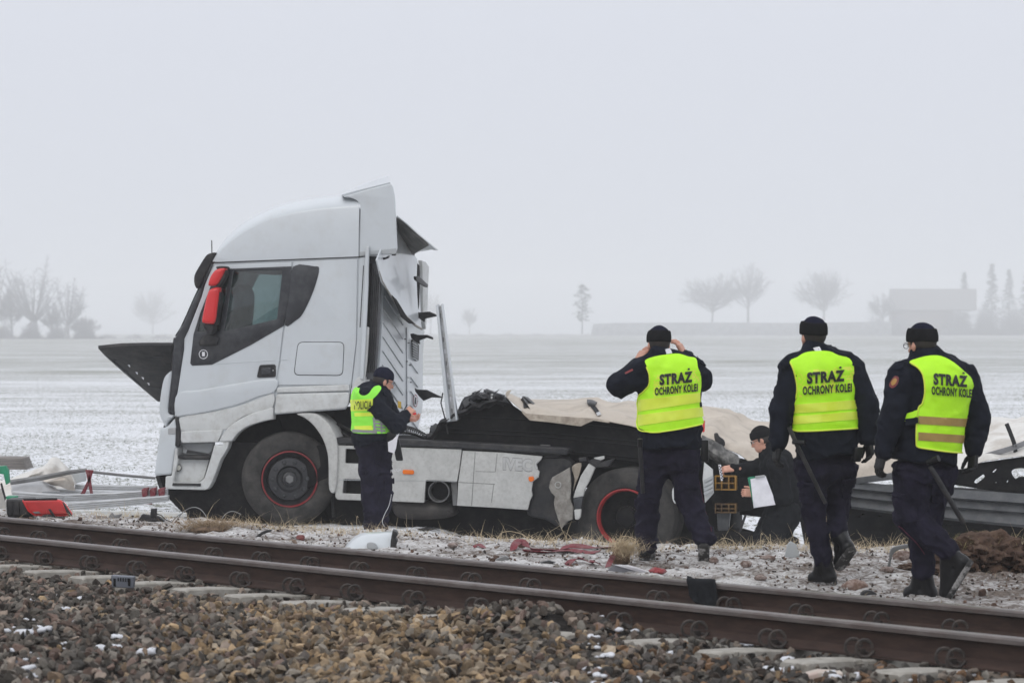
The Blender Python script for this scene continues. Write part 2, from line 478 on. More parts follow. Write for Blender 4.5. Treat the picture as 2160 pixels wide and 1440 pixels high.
gy = axis([(-20, 10, 2), (10, 19, .12), (19, 31, .045), (31, 40, .07), (40, 60, .15), (60, 120, .6), (120, 700, 14), (700, 1000, 20), (1000, 1300, 10), (1300, 1900, 100)])
GX, GY = np.meshgrid(gx, gy)
GA = across(GX, GY)
inb = sst(-2.35, -1.95, GA)            # 1 inside the ballast bed
GZ = gz(GX, GY) + gdetail(GX, GY) * (1 - inb)
GZ = GZ * (1 - inb) + (-.12) * inb
idx = np.arange(GX.size).reshape(GX.shape)
quads = np.stack([idx[:-1, :-1], idx[:-1, 1:], idx[1:, 1:], idx[1:, :-1]], -1).reshape(-1, 4)
verge = 1 - sst(-.6, 2.4, GY - crestY(GX) + .8 * n2(GX, GY, .9, 2, 8.))
# brown churned earth on the right part of the verge
soil = np.clip(sst(1.2, 3.6, GX) * verge * .8 + .5 * n2(GX, GY, .7, 3, 12.) * verge, 0, 1)
thin = sst(55, 200, GY) * .75 + .25 * sst(300, 700, GY)
cols = np.stack([verge, soil, thin, np.ones_like(verge)], -1).reshape(-1, 4)
def ground_mat():
    m = bpy.data.materials.new('snowy_ground'); m.use_nodes = True
    t = m.node_tree; N = t.nodes; L = t.links; b = N['Principled BSDF']
    b.inputs['Roughness'].default_value = .85; b.inputs['Specular IOR Level'].default_value = .2
    g = N.new('ShaderNodeNewGeometry')
    def noise(sc, det=6, r=.6, stretch=None):
        n = N.new('ShaderNodeTexNoise'); n.inputs['Scale'].default_value = sc; n.inputs['Detail'].default_value = det; n.inputs['Roughness'].default_value = r
        v = g.outputs['Position']
        if stretch:
            mp = N.new('ShaderNodeMapping'); mp.inputs['Scale'].default_value = stretch; L.new(v, mp.inputs[0]); v = mp.outputs[0]
        L.new(v, n.inputs['Vector']); return n.outputs['Fac']
    def ramp(f, a, b_, ca, cb):
        r = N.new('ShaderNodeValToRGB'); r.color_ramp.elements[0].position = a; r.color_ramp.elements[1].position = b_
        r.color_ramp.elements[0].color = (*ca, 1); r.color_ramp.elements[1].color = (*cb, 1); L.new(f, r.inputs[0]); return r.outputs[0]
    def mix(f, a, c):
        x = N.new('ShaderNodeMix'); x.data_type = 'RGBA'
        if isinstance(f, float): x.inputs[0].default_value = f
        else: L.new(f, x.inputs[0])
        L.new(a, x.inputs[6]); L.new(c, x.inputs[7]); return x.outputs[2]
    def mth(op, a, c):
        x = N.new('ShaderNodeMath'); x.operation = op
        for i, q in enumerate((a, c)):
            if isinstance(q, (int, float)): x.inputs[i].default_value = q
            else: L.new(q, x.inputs[i])
        return x.outputs[0]
    at_ = N.new('ShaderNodeAttribute'); at_.attribute_name = 'col'
    sp = N.new('ShaderNodeSeparateColor'); L.new(at_.outputs['Color'], sp.inputs[0])
    # field: snow with winter crop and soil showing through, in broad patches
    base = ramp(noise(12, 8, .7), .3, .7, (.06, .068, .036), (.17, .17, .10))
    f1 = mth('ADD', mth('MULTIPLY', noise(9, 10, .8), .88), mth('MULTIPLY', noise(.3, 4, .55, (.5, 1, 1)), .12))
    f1 = mth('SUBTRACT', f1, mth('MULTIPLY', sp.outputs[2], .050))
    f1 = mth('ADD', f1, mth('MULTIPLY', mth('SUBTRACT', noise(.055, 5, .6, (.3, 1, 1)), .5), mth('ADD', mth('MULTIPLY', sp.outputs[2], .09), .05)))
    snowf = ramp(f1, .435, .50, (0, 0, 0), (1, 1, 1))
    snowc = ramp(noise(30, 4), .3, .7, (.72, .73, .76), (.84, .85, .88))
    field = mix(snowf, base, snowc)
    # verge: frost-dusted grit over brown earth
    e1 = ramp(noise(34, 8, .75), .36, .66, (.05, .037, .03), (.24, .195, .165))
    fr = mth('SUBTRACT', noise(16, 10, .78), mth('MULTIPLY', sp.outputs[1], .13))
    fr = mth('ADD', mth('MULTIPLY', fr, .6), mth('MULTIPLY', noise(1.6, 5, .6), .4))
    frost = ramp(fr, .425, .54, (0, 0, 0), (1, 1, 1))
    fc = ramp(noise(55, 5), .3, .7, (.44, .42, .40), (.72, .71, .71))
    vg = mix(frost, e1, fc)
    c = mix(sp.outputs[0], field, vg)
    L.new(c, b.inputs['Base Color'])
    bp = N.new('ShaderNodeBump'); bp.inputs['Strength'].default_value = .7; bp.inputs['Distance'].default_value = .03
    L.new(noise(22, 9, .75), bp.inputs['Height']); L.new(bp.outputs[0], b.inputs['Normal'])
    return m
GROUNDM = ground_mat()
g = mk('ground', np.stack([GX, GY, GZ], -1).reshape(-1, 3), quads, GROUNDM, None, 180, fix=False, cols=cols)
tag(g, kind='structure')
GBVH = BVHTree.FromObject(g, bpy.context.evaluated_depsgraph_get())
def gpx(px, py):
    """ground point seen at this pixel"""
    r = Vector(((px - 1080) / F, 1, -(py - HY) / F)); C0 = Vector((0, 0, CZ))
    h = GBVH.ray_cast(C0 + r * 10, r.normalized())
    return h[0]
def gh(X, Y):
    h = GBVH.ray_cast(Vector((X, Y, 5)), Vector((0, 0, -1)))
    return h[0].z if h[0] else 0.

# ------------------------------------------------------------------ haze
hb = Acc().box((0, 960, 17.5), (850, 0, 0), (0, 1020, 0), (0, 0, 21.5))
hm = bpy.data.materials.new('haze'); hm.use_nodes = True
hn = hm.node_tree.nodes; hl = hm.node_tree.links; hn.clear()
ho = hn.new('ShaderNodeOutputMaterial'); hv = hn.new('ShaderNodeVolumePrincipled')
hv.inputs['Color'].default_value = (.99, .995, 1.0, 1); hv.inputs['Density'].default_value = .00098; hv.inputs['Anisotropy'].default_value = .0
hl.new(hv.outputs[0], ho.inputs['Volume'])
hz = hb.build('haze', hm, None, 180); tag(hz, kind='stuff')

# ------------------------------------------------------------------ ballast bed
bx = np.arange(-7.2, 6.2, .09); by = np.arange(10.6, 25.6, .09)
BX, BY = np.meshgrid(bx, by); BA = across(BX, BY)
BZ = ballast_z(BX, BY) - .035
BZ = np.where(BA < -1.95, -.2, BZ)
bi = np.arange(BX.size).reshape(BX.shape)
bq = np.stack([bi[:-1, :-1], bi[:-1, 1:], bi[1:, 1:], bi[1:, :-1]], -1).reshape(-1, 4)
cc = BA.ravel()[bq].mean(1); bq = bq[cc > -2.4]
BEDM = mat('ballast_grit_shade', (.022, .019, .017), .95, spec=.1, var=.4, vs=25, bump=.8, bs=50, bd=.02)  # near-black bed paints the shade in the gaps between stones
bed = mk('ballast_bed', np.stack([BX, BY, BZ], -1).reshape(-1, 3), bq, BEDM, None, 180, fix=False)
tag(bed, kind='structure')
# stone prototypes
def rock_proto(seed, flat=.72):
    r_ = random.Random(seed); bm = bmesh.new()
    for _ in range(15):
        v = Vector((r_.gauss(0, 1), r_.gauss(0, 1), r_.gauss(0, 1))).normalized()
        v *= r_.uniform(.82, 1.0); bm.verts.new((v.x * 1.0, v.y * r_.uniform(.70, .82), v.z * flat * .85))
    bmesh.ops.convex_hull(bm, input=bm.verts[:], use_existing_faces=False)
    for v in [v for v in bm.verts if not v.link_faces]: bm.verts.remove(v)
    bm.verts.index_update()
    V = np.array([v.co[:] for v in bm.verts]); Fc = np.array([[v.index for v in f.verts] for f in bm.faces]); bm.free()
    return V, Fc
PROT = [rock_proto(k, random.uniform(.5, .85)) for k in range(14)]
def rand_rot(n):
    q = rng.normal(size=(n, 4)); q /= np.linalg.norm(q, axis=1, keepdims=True); w_, x, y, z = q.T
    return np.stack([1 - 2 * (y * y + z * z), 2 * (x * y - z * w_), 2 * (x * z + y * w_), 2 * (x * y + z * w_), 1 - 2 * (x * x + z * z), 2 * (y * z - x * w_),
                     2 * (x * z - y * w_), 2 * (y * z + x * w_), 1 - 2 * (x * x + y * y)], -1).reshape(n, 3, 3)
def stone_cols(X, Y, n):
    px = 1080 + X / Y * F
    pal = {'g': np.array([(.10, .095, .088), (.15, .14, .13), (.20, .185, .17), (.085, .075, .07), (.17, .125, .11), (.24, .20, .175)]),
           't': np.array([(.30, .235, .165), (.36, .27, .175), (.26, .20, .14), (.22, .20, .175), (.34, .245, .15), (.20, .15, .11), (.34, .29, .23)]),
           'd': np.array([(.065, .062, .06), (.09, .083, .08), (.12, .10, .09), (.15, .13, .115), (.19, .12, .075), (.17, .165, .155)])}
    a = across(X, Y)
    s = px + 130 * n2(X, Y, .8, 2, 3.) 
    wt = np.exp(-((s - 830) / 400) ** 2) * sst(.25, .8, a)
    wd = sst(1120, 1350, s)
    u = rng.random(n); k = rng.integers(0, 100, n)
    c = pal['g'][k % 6]
    c = np.where((u < wt * .95)[:, None], pal['t'][k % 7], c)
    c = np.where(((u >= wt * .95) & (rng.random(n) < wd))[:, None], pal['d'][k % 6], c)
    return c * rng.uniform(.40, 1.42, (n, 1)) * np.array([1.05, 1.0, .92])
pts = []
def scatter(n, layer):
    X = rng.uniform(-6.9, 5.9, n); Y = rng.uniform(10.8, 25.4, n)
    a = across(X, Y); px = 1080 + X / Y * F; py = HY + (CZ - .05) / Y * F
    ok = (px > -420) & (px < 2620) & (py < 1640) & (a > -2.15)
    X, Y, a = X[ok], Y[ok], a[ok]
    Zb = ballast_z(X, Y)
    t = along(X, Y)
    # keep the sleepers and rails clear (apart from a few strays)
    ph = ((t + 5.59) / .6) % 1.0; ph = np.minimum(ph, 1 - ph) * .6
    lim = .52 + .13 * np.sin(np.floor((t + 5.89) / .6) * 2.3)
    on_sl = (ph < .12) & (a < lim) & (a > -2.05)
    mound = np.exp(-((t - .62) / .8) ** 2) * np.exp(-((a - .30) / .30) ** 2)
    keep = (~on_sl) | (rng.random(len(X)) < .16 + .9 * (mound > .35))
    keep &= ~((np.abs(a) < .085) | (np.abs(a + 1.507) < .085))
    return X[keep], Y[keep], Zb[keep] + layer
allX, allY, allZ, allS = [], [], [], []
for layer, n, smin, smax in ((-.034, 30000, .044, .066), (-.004, 22000, .032, .056), (.018, 7000, .020, .038)):
    X, Y, Z = scatter(n, layer)
    s = rng.uniform(smin, smax, len(X))
    allX.append(X); allY.append(Y); allZ.append(Z); allS.append(s)
X = np.concatenate(allX); Y = np.concatenate(allY); Z = np.concatenate(allZ); s = np.concatenate(allS)
nS = len(X)
C3 = stone_cols(X, Y, nS); ROT = rand_rot(nS); SC = np.stack([s, s, s * rng.uniform(.75, 1., nS)], -1)
# the 300 that show largest become single stones
pxs = 1080 + X / Y * F; pys = HY + (CZ - Z) / Y * F
sizes = s / Y * ((pxs > 10) & (pxs < 2150) & (pys < 1432)) * (Z > ballast_z(X, Y) - .006)
big = np.argsort(-sizes)[:290]
single = np.zeros(nS, bool); single[big] = True
pid = rng.integers(0, len(PROT), nS)
Vs, Fs, Cs = [], [], []; off = 0
for k, (PV, PF) in enumerate(PROT):
    m_ = np.where((pid == k) & ~single)[0]
    if not len(m_): continue
    V = np.einsum('nij,nkj->nki', ROT[m_], PV[None] * SC[m_][:, None, :]) + np.stack([X[m_], Y[m_], Z[m_]], -1)[:, None, :]
    f = (PF[None] + (np.arange(len(m_)) * len(PV))[:, None, None]) + off
    Vs.append(V.reshape(-1, 3)); Fs.append(f.reshape(-1, 3)); off += V.shape[0] * V.shape[1]
    Cs.append(np.repeat(np.concatenate([C3[m_], np.ones((len(m_), 1))], 1), len(PV), 0))
bs = mk('ballast_gravel', np.vstack(Vs), np.vstack(Fs), STONEM, bed, None, fix=False, cols=np.vstack(Cs))
bs.data.polygons.foreach_set('use_smooth', np.zeros(len(bs.data.polygons), bool))
tag(bs, kind='stuff')
pm = []
for PV, PF in PROT:
    me = bpy.data.meshes.new('ballast_stone'); me.from_pydata([tuple(v) for v in PV], [], [tuple(f) for f in PF.tolist()]); me.materials.append(STONEO); pm.append(me)
for i in big:
    o = link_mesh('ballast_stone', pm[pid[i]], bed)
    o.location = (X[i], Y[i], Z[i]); o.rotation_mode = 'QUATERNION'; o.rotation_quaternion = Matrix(ROT[i].tolist()).to_quaternion(); o.scale = SC[i]
    o.color = (*C3[i], 1)
# snow caught between the stones
def blob_mesh(name, spots, m, parent=None, kind=None, res=10, flat=.35, rough=.35):
    A_ = Acc()
    for c, r in spots:
        c = Vector(c); V = []; Fc = []
        for i in range(res // 2 + 1):
            th = math.pi * i / (res // 2) ; 
            for j in range(res):
                ph = 2 * math.pi * j / res
                d = Vector((math.sin(th) * math.cos(ph), math.sin(th) * math.sin(ph), math.cos(th) * flat))
                V.append(c + d * r)
        V = np.array([tuple(v) for v in V]); V = V + (fbm(V / r * 1.1, 2) * rough * r)[:, None] * (V - np.array(c)) / r
        for i in range(res // 2):
            for j in range(res):
                j2 = (j + 1) % res; Fc.append((i * res + j, i * res + j2, (i + 1) * res + j2, (i + 1) * res + j))
        A_.add(V, Fc)
    o = A_.build(name, m, parent, 180, fix=False)
    if kind: tag(o, kind=kind)
    return o
sp = []
rs = random.Random(3)
for cx, cy, nn, sx, sy in ((60, 1395, 26, 70, 30), (150, 1340, 16, 70, 35), (30, 1345, 10, 30, 30), (250, 1370, 10, 40, 20), (1560, 1350, 18, 70, 16), (1640, 1330, 10, 50, 10), (1350, 1395, 14, 60, 25), (1250, 1428, 18, 60, 14),
                           (1640, 1400, 14, 80, 16), (1380, 1340, 8, 30, 14), (1520, 1240 + 110, 8, 30, 8), (1850, 1330 + 40, 12, 60, 14), (1950, 1420, 14, 90, 12), (2120, 1400, 8, 30, 16), (450, 1180, 5, 60, 5), (1330, 1290, 6, 60, 10),(1240,1340,6,40,20)):
    for _ in range(nn // 3 + 1):
        px, py = rs.gauss(cx, sx), rs.gauss(cy, sy)
        Yp = (CZ - .06) * F / (py - HY)
        if Yp < 12.5 or Yp > 22: continue
        Xp = (px - 1080) * Yp / F
        if across(Xp, Yp) < .1 and across(Xp, Yp) > -.1: continue
        sp.append(((Xp, Yp, float(ballast_z(np.array(Xp), np.array(Yp))) + .004), rs.choice((.015, .02, .03, .045))))
sp = [((c[0] + rs.gauss(0, .035), c[1] + rs.gauss(0, .035), c[2] - .004), r * rs.uniform(.5, 1)) for c, r in sp for _ in range(3)]
o = blob_mesh('snow_patches', sp, SNOWM, bed, 'stuff', rough=.9, flat=.5)

# ------------------------------------------------------------------ the railway track
track = thing('railway_track', 'single railway track with rusty brown rails on concrete sleepers crossing the foreground', 'railway track', (0, 16.847, 0))
prof = [(-.075, 0), (.075, 0), (.075, .012), (.030, .026), (.0085, .045), (.0085, .118), (.014, .128), (.036, .137), (.0365, .158), (.031, .168), (.018, .172), (-.018, .172), (-.031, .168), (-.0365, .158), (-.036, .137), (-.014, .128), (-.0085, .118), (-.0085, .045), (-.030, .026), (-.075, .012)]
def rail(a0, zt, label):
    ts = np.arange(-17, 13.01, 1.0); V = []; Fc = []; I = []; K = len(prof)
    for t in ts:
        for (x, h) in prof: V.append(tpos(t, a0 - x, zt - .172 + h))
    for i in range(len(ts) - 1):
        for k in range(K):
            k2 = (k + 1) % K; Fc.append((i * K + k, i * K + k2, (i + 1) * K + k2, (i + 1) * K + k)); I.append(1 if 7 <= k <= 13 else 0)
    Fc.append(tuple(range(K))); I.append(0); Fc.append(tuple((len(ts) - 1) * K + k for k in range(K))[::-1]); I.append(0)
    o = mk('rail', V, Fc, [RUST, RAILTOP], track, 30, idx=I); 
    return o
rail(0, .251, ''); rail(-1.507, .201, '')
def sleeper_mesh():
    V = []; st = [(.56, .0), (.53, .0), (-2.02, .0), (-2.05, .0)]
    a_s = [.60, .57, .30, .12, -.12, -.30, -.75, -1.2, -1.39, -1.63, -1.8, -2.07, -2.10]
    hs = [-.012, .0, .0, -.008, -.008, -.0, -.03, -.0, -.008, -.008, .0, 0, -.012]
    V = []; Fc = []
    for a, dz in zip(a_s, hs):
        z = .251 - .172 + a * (.05 / 1.507) - .008 + dz
        w_ = .092
        V += [tpos(-w_ - .03, a, z - .19), tpos(-w_, a, z), tpos(-w_ + .012, a, z + .008), tpos(w_ - .012, a, z + .008), tpos(w_, a, z), tpos(w_ + .03, a, z - .19)]
    n = 6
    for i in range(len(a_s) - 1):
        for k in range(n):
            k2 = (k + 1) % n; Fc.append((i * n + k, i * n + k2, (i + 1) * n + k2, (i + 1) * n + k))
    Fc.append(tuple(range(n))); Fc.append(tuple((len(a_s) - 1) * n + k for k in range(n))[::-1])
    return V, Fc
V, Fc = sleeper_mesh()
sl0 = mk('sleeper', V, Fc, CONC, track, 25)
def clip_acc(a0, zb, side):
    A_ = Acc()
    for dt in (-.038, .038):
        P = []; e_ = (TN * .80 - TD * .60)
        for k in range(17):
            th = -2.9 + 6.0 * k / 16
            P.append(tpos(dt, a0 + side * .098, zb + .050) + (e_ * math.cos(th) * side + Vector((0, 0, 1)) * math.sin(th)) * .044 + TN * (.012 * k / 16))
        A_.tube(P, .0095, 6)
    A_.tube([tpos(-.042, a0 + side * .066, zb + .022), tpos(0, a0 + side * .050, zb + .026), tpos(.042, a0 + side * .066, zb + .022)], .0078, 6)
    A_.box(tpos(0, a0 + side * .098, zb + .014), TD * .020, TN * .020, (0, 0, .030))
    return A_
clips = []
for a0, zt in ((0, .251), (-1.507, .201)):
    for side in (1, -1):
        c = clip_acc(a0, zt - .172, side).build('rail_clip', CLIP, sl0, 40); clips.append(c)
sleepers = [sl0]
for i in range(-9, 24):
    t = -5.59 + .6 * i
    if i == -9:
        root = sl0
    else:
        root = sl0.copy(); COL.objects.link(root); root.parent = track
        for c in clips:
            d = c.copy(); COL.objects.link(d); d.parent = root
    root.location = TD * t + TN * (random.uniform(-.02, .02)) 
# ------------------------------------------------------------------ the truck
PSI = R(10)
UD = Vector((math.cos(PSI), -math.sin(PSI), 0)); VD = Vector((math.sin(PSI), math.cos(PSI), 0)); ZV = Vector((0, 0, 1))
TP0 = at(610, 1108, 31.6)
TP = Plane(TP0, UD, VD)
truck = thing('truck_tractor', 'white lorry tractor with high roof and torn rear cab wall, stranded beside the track', 'truck', at(610, 1108, 31.6))
def tpl(name, ol, m, v0=0., dv=.02, bev=.005, holes=(), r=0, parent=None, ang=35):
    if r: ol = rnd(ol, r)
    return plate(name, TP, ol, m, parent or truck, v0, dv, bev, [rnd(h, 3) if len(h) < 12 else h for h in holes], ang)
CW = 2.42     # cab width
# --- cab side walls (near and far) with window openings
side = [(451, 553), (616, 546), (757, 543), (752, 720), (741, 812), (735, 853), (728, 863), (576, 874), (540, 872), (514, 880), (483, 900), (460, 932), (380, 934), (380, 906), (368, 876), (374, 827), (388, 738), (388.6, 714), (420, 629), (446, 560)]
win1 = [(492, 571), (596, 569), (584, 673), (473, 699)]
winq = [(474, 580), (484, 580), (462, 699), (417, 699), (423, 661)]
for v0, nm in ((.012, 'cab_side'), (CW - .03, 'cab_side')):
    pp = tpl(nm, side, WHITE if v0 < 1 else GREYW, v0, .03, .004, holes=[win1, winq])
# door skin, 14 mm proud, with the same openings
door = [(453, 560), (520, 556), (616, 552), (607, 620), (598, 687), (589, 762), (582, 799), (576.5, 858), (540, 868), (512, 879), (483, 900), (460, 930), (381, 930), (380, 908), (369, 874), (374, 829), (388.5, 739), (400, 690), (424, 629), (448, 567)]
dr = tpl('door', door, WHITE, -.006, .018, .007, holes=[win1, winq])
rear = [(619, 552), (700, 548), (754, 546), (751, 720), (741, 808), (737, 812), (585.5, 812), (588, 789), (601, 687), (610, 620)]
rp = tpl('rear_side_panel', rear, WHITE, -.004, .016, .006, r=2)
# lower sculpted panels
tpl('door_swage', cr_pts([(374, 829), (420, 822), (500, 808), (580, 798), (578, 826), (545, 836), (505, 852), (440, 868), (390, 876), (369, 875)], 4), WHITE, -.030, .035, .016, parent=truck)
tpl('lower_side_panel', rnd([(584, 817), (640, 814), (736, 811), (737, 824), (640, 827), (583, 828)], 3), WHITE_D, -.022, .03, .010)
tpl('lower_side_panel', rnd([(582.5, 831), (640, 829), (737, 827), (734, 853), (728, 861), (650, 867), (578, 873)], 6), WHITE_D, -.034, .04, .014)
tpl('lower_side_panel', cr_pts([(380, 880), (440, 870), (505, 855), (548, 839), (577, 830), (575, 859), (545, 868), (510, 880), (485, 899), (470, 906), (382, 908)], 3), WHITE_D, -.016, .02, .008)
tpl('step_valance', rnd([(382, 909), (470, 906), (466, 918), (459, 932), (386, 934), (381, 930)], 3), WHITE_D, -.030, .03, .010)
# hatch
hatch = tpl('locker_hatch', rnd([(629, 722), (725, 722), (722, 791), (620.5, 790)], 11), WHITE, -.012, .012, .004)
ht = tpl('hatch_seal', rnd([(628, 720.5), (726.5, 720.5), (723.5, 792.5), (619, 791.5)], 12), BLACKP, -.0055, .006, .001)
# black window surround
sur = [(408, 705), (422, 660), (454, 578), (460, 566), (489, 566.5), (615, 561.7), (610, 620), (599, 687), (530, 727), (447, 769), (405, 771), (401, 766)]
wsur = tpl('window_surround', sur, DARK, -.013, .008, .003, holes=[win1, winq], parent=dr)
qs = tpl('quarter_window', cr_pts([(618, 562), (662, 561.5), (673, 566), (667, 595), (655, 628), (638, 662), (624, 675.5), (601, 686), (610, 620)], 3), DARK, -.012, .008, .003, parent=rp)
gl = tpl('door_glass', win1, GLASS, .004, .004, .001, parent=dr)
tpl('door_glass', winq, GLASS, .004, .004, .001, parent=dr)
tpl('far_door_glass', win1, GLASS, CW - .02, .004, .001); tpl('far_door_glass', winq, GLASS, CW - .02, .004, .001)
# emblem ring and shape on the surround
V, Fc = lathe(TP.px(429, 747, -.016), -VD, [(.045, 0), (.052, 0), (.052, .002), (.045, .002), (.045, 0)], 24)
mk('door_sticker', V, Fc, INKW, dr, 30)
tpl('door_sticker', [(426, 742), (432, 742), (432, 751), (426, 751)], INKW, -.018, .003, .0005, parent=dr)
# door handle
hd = tpl('door_handle', rnd([(547, 769.5), (581, 768), (581.5, 795), (541, 796.5)], 5), BLACKP, -.020, .02, .006, parent=dr)
tpl('handle_grip', rnd([(551, 776), (572, 775), (571, 789), (550, 790)], 3), DARK, -.034, .016, .005, parent=dr)
V, Fc = lathe(TP.px(576, 781, -.022), -VD, [(0, .002), (.006, .002), (.008, 0)], 10); mk('lock', V, Fc, CHROME, dr)
# mirror-arm bowl on the surround
tpl('mirror_base', rnd([(418, 722), (430, 706), (452, 704), (462, 712), (458, 728), (420, 730)], 6), BLACKP, -.055, .05, .02, parent=dr)
# swage crease line
tpl('crease', [(456, 766), (606, 757), (606, 758.5), (456, 768)], WHITE, -.010, .008, .002, parent=dr)
# --- high roof fairing: lofted skin
C0 = cr_pts([(450, 553), (459, 540), (484, 515), (514, 494), (560, 470), (620, 452), (690, 442), (758, 437)], 5, False)
C1 = cr_pts([(450, 551), (460, 532), (483, 500.5), (520, 470), (560, 449), (605, 433), (667, 421), (758, 414)], 5, False)
CB = [Vector((450 + (757 - 450) * k / (len(C0) - 1), 553 + (541 - 553) * k / (len(C0) - 1))) for k in range(len(C0))]
rows = []
def roofrow(v, w_, base=False):
    r_ = []
    for k in range(len(C0)):
        q = CB[k] if base else C0[k].lerp(C1[k], w_)
        r_.append((q.x, q.y, v))
    return r_
st = [(0., 0, True), (0., 0, False), (.006, .10, False), (.03, .30, False), (.08, .52, False), (.17, .75, False), (.3, .92, False), (.45, 1.0, False)]
R3 = []
for v, w_, b_ in st: R3.append([TP.px(x, y, v) for x, y, v in roofrow(v, w_, b_)])
near_rows = R3[:]
mid = [p + VD * (CW / 2 - .45) for p in near_rows[-1]]
def mirror(r_, st_): return [p + VD * (CW - 2 * st_[0]) for p in r_]
def shrink(r_, f=.86):
    n_ = len(r_) - 1; o_ = []
    for k in range(n_ + 1):
        x = k * f; i = int(x); t = x - i; o_.append(r_[i].lerp(r_[min(i + 1, n_)], t))
    return o_
R3 = near_rows + [shrink(mid, .93)] + [shrink(mirror(near_rows[i], st[i])) for i in range(len(st) - 1, -1, -1)]
roof = sheet('roof_fairing', R3, WHITE, truck, .02, 40)
# close the front bottom strip & ceiling
tpl('cab_ceiling', [(450, 553), (757, 541), (757, 547), (450, 558)], GREYW, .04, CW - .1, .004)
tpl('roof_seam', [(449, 552.5), (600, 546.5), (759, 540), (759, 542.5), (600, 549), (449, 555)], BLACKP, .002, CW - .01, .001)
# side spoiler of the roof
A_ = [(722, 414.5), (760, 404), (825, 387)]; B_ = [(722, 413.5), (768, 392), (818, 375.5)]
spo = rnd([(760, 433), (757, 540), (777, 538), (833, 537), (838, 525), (833, 421), (826, 390), (823, 387.5), (770, 401), (723, 414.5), (742, 418), (753, 423)], 3)
sp_o = tpl('roof_side_spoiler', spo, WHITE, -.006, .03, .012)
tpl('spoiler_upper', rnd([(761, 433), (833, 422), (828, 394), (823, 388), (770, 402), (726, 414.5), (743, 418), (755, 424)], 3), WHITE, .012, .05, .02)
tpl('spoiler_lip', rnd([(758, 531), (836, 523), (834, 536), (777, 538), (758, 541)], 2), GREYW, -.014, .05, .008)
rows = [[TP.px(x, y, .02) for x, y in [(722, 414.7), (745, 408), (770, 401.5), (800, 394), (824, 388)]],
        [TP.px(x, y, .40) for x, y in [(722, 414), (745, 403), (770, 392), (795, 383), (820, 375)]],
        [TP.px(x, y, .55) - Vector((0, 0, .06)) for x, y in [(722, 414), (745, 405), (770, 396), (795, 390), (818, 386)]]]
sheet('roof_rear_deflector', rows, WHITE, truck, .02, 50)
tpl('spoiler_bolt', rnd([(826, 533), (834, 532), (834, 539), (826, 539)], 1), BLACKP, -.01, .04, .004)
# --- front: A pillar, windscreen, grille opening
pil = [(454, 553), (450, 556), (432, 600), (424, 629), (400, 690), (388.6, 714), (387, 738), (374, 829), (367, 876), (355, 870), (361, 790), (366, 716), (382.5, 690), (410, 629), (447, 555)]
tpl('windscreen_pillar', pil, DARK, -.004, .10, .02)
tpl('windscreen_pillar', pil, DARK, CW - .10, .10, .02)
fr = [(447, 557), (428, 592), (410, 631), (396, 663), (383, 691), (372, 708)]
rows = [[TP.px(x, y, .09) + VD * d + (-UD) * .16 * math.sin(math.pi * (d + .08) / 2.4) for (x, y) in fr] for d in np.linspace(0, 2.24, 9)]
sheet('windscreen', rows, GLASS, truck, .006, 60)
fr2 = [(368, 712), (364, 740), (362, 790), (356, 872), (345, 905), (335, 940), (330, 998), (340, 1030)]
rows = [[TP.px(x, y, .09) + VD * d + (-UD) * .10 * math.sin(math.pi * (d + .08) / 2.4) for (x, y) in fr2] for d in np.linspace(0, 2.24, 7)]
sheet('front_bulkhead', rows, BLACKP, truck, .03, 60)
tpl('corner_panel', cr_pts([(362, 785), (352, 788), (344, 800), (338, 830), (335, 862), (338, 880), (349, 901), (353, 890), (367, 876), (354, 870), (357, 830)], 3), WHITE, -.012, .35, .03)
tpl('corner_panel', cr_pts([(362, 785), (352, 788), (344, 800), (338, 830), (335, 862), (338, 880), (349, 901), (353, 890), (367, 876), (354, 870), (357, 830)], 3), WHITE, CW - .33, .35, .03)
tpl('bumper_corner', rnd([(350, 900), (356, 895), (367, 882), (373, 884), (373, 944), (368, 955), (362, 999), (358, 1001), (340, 1002), (326, 1004), (325, 998), (331, 950), (337, 903)], 5), WHITE, -.02, .5, .03)
tpl('bumper_corner', rnd([(350, 900), (373, 884), (373, 944), (362, 999), (326, 1004), (325, 998), (337, 903)], 5), WHITE, CW - .48, .5, .03)
tpl('headlight', rnd([(354, 903), (370, 901), (371, 915), (354, 916)], 3), mat('dull_lens', (.35, .35, .35), .2), -.03, .06, .008)
tpl('pillar_foot', [(368, 878), (376, 878), (381, 905), (380, 935), (376, 944), (369, 940), (371, 900)], BLACKP, -.022, .04, .008)
# sun visor
vis = cr_pts([(455, 533), (449, 548), (432, 580), (421, 604), (414, 608), (409, 596), (410, 580), (420, 561), (432, 542), (440, 535)], 3)
tpl('sun_visor', vis, BLACKP, -.02, .06, .012)
rows = [[TP.px(x, y, .0) + VD * d for (x, y) in [(452, 534), (440, 536), (430, 545), (418, 566), (411, 585), (411, 600)]] for d in np.linspace(0.02, 2.38, 6)]
sheet('sun_visor', rows, BLACKP, truck, .012, 60)
Acc().tube([TP.px(447, 536, .25), TP.px(446.5, 507, .25)], .006, 6).build('aerial', BLACKP, truck)
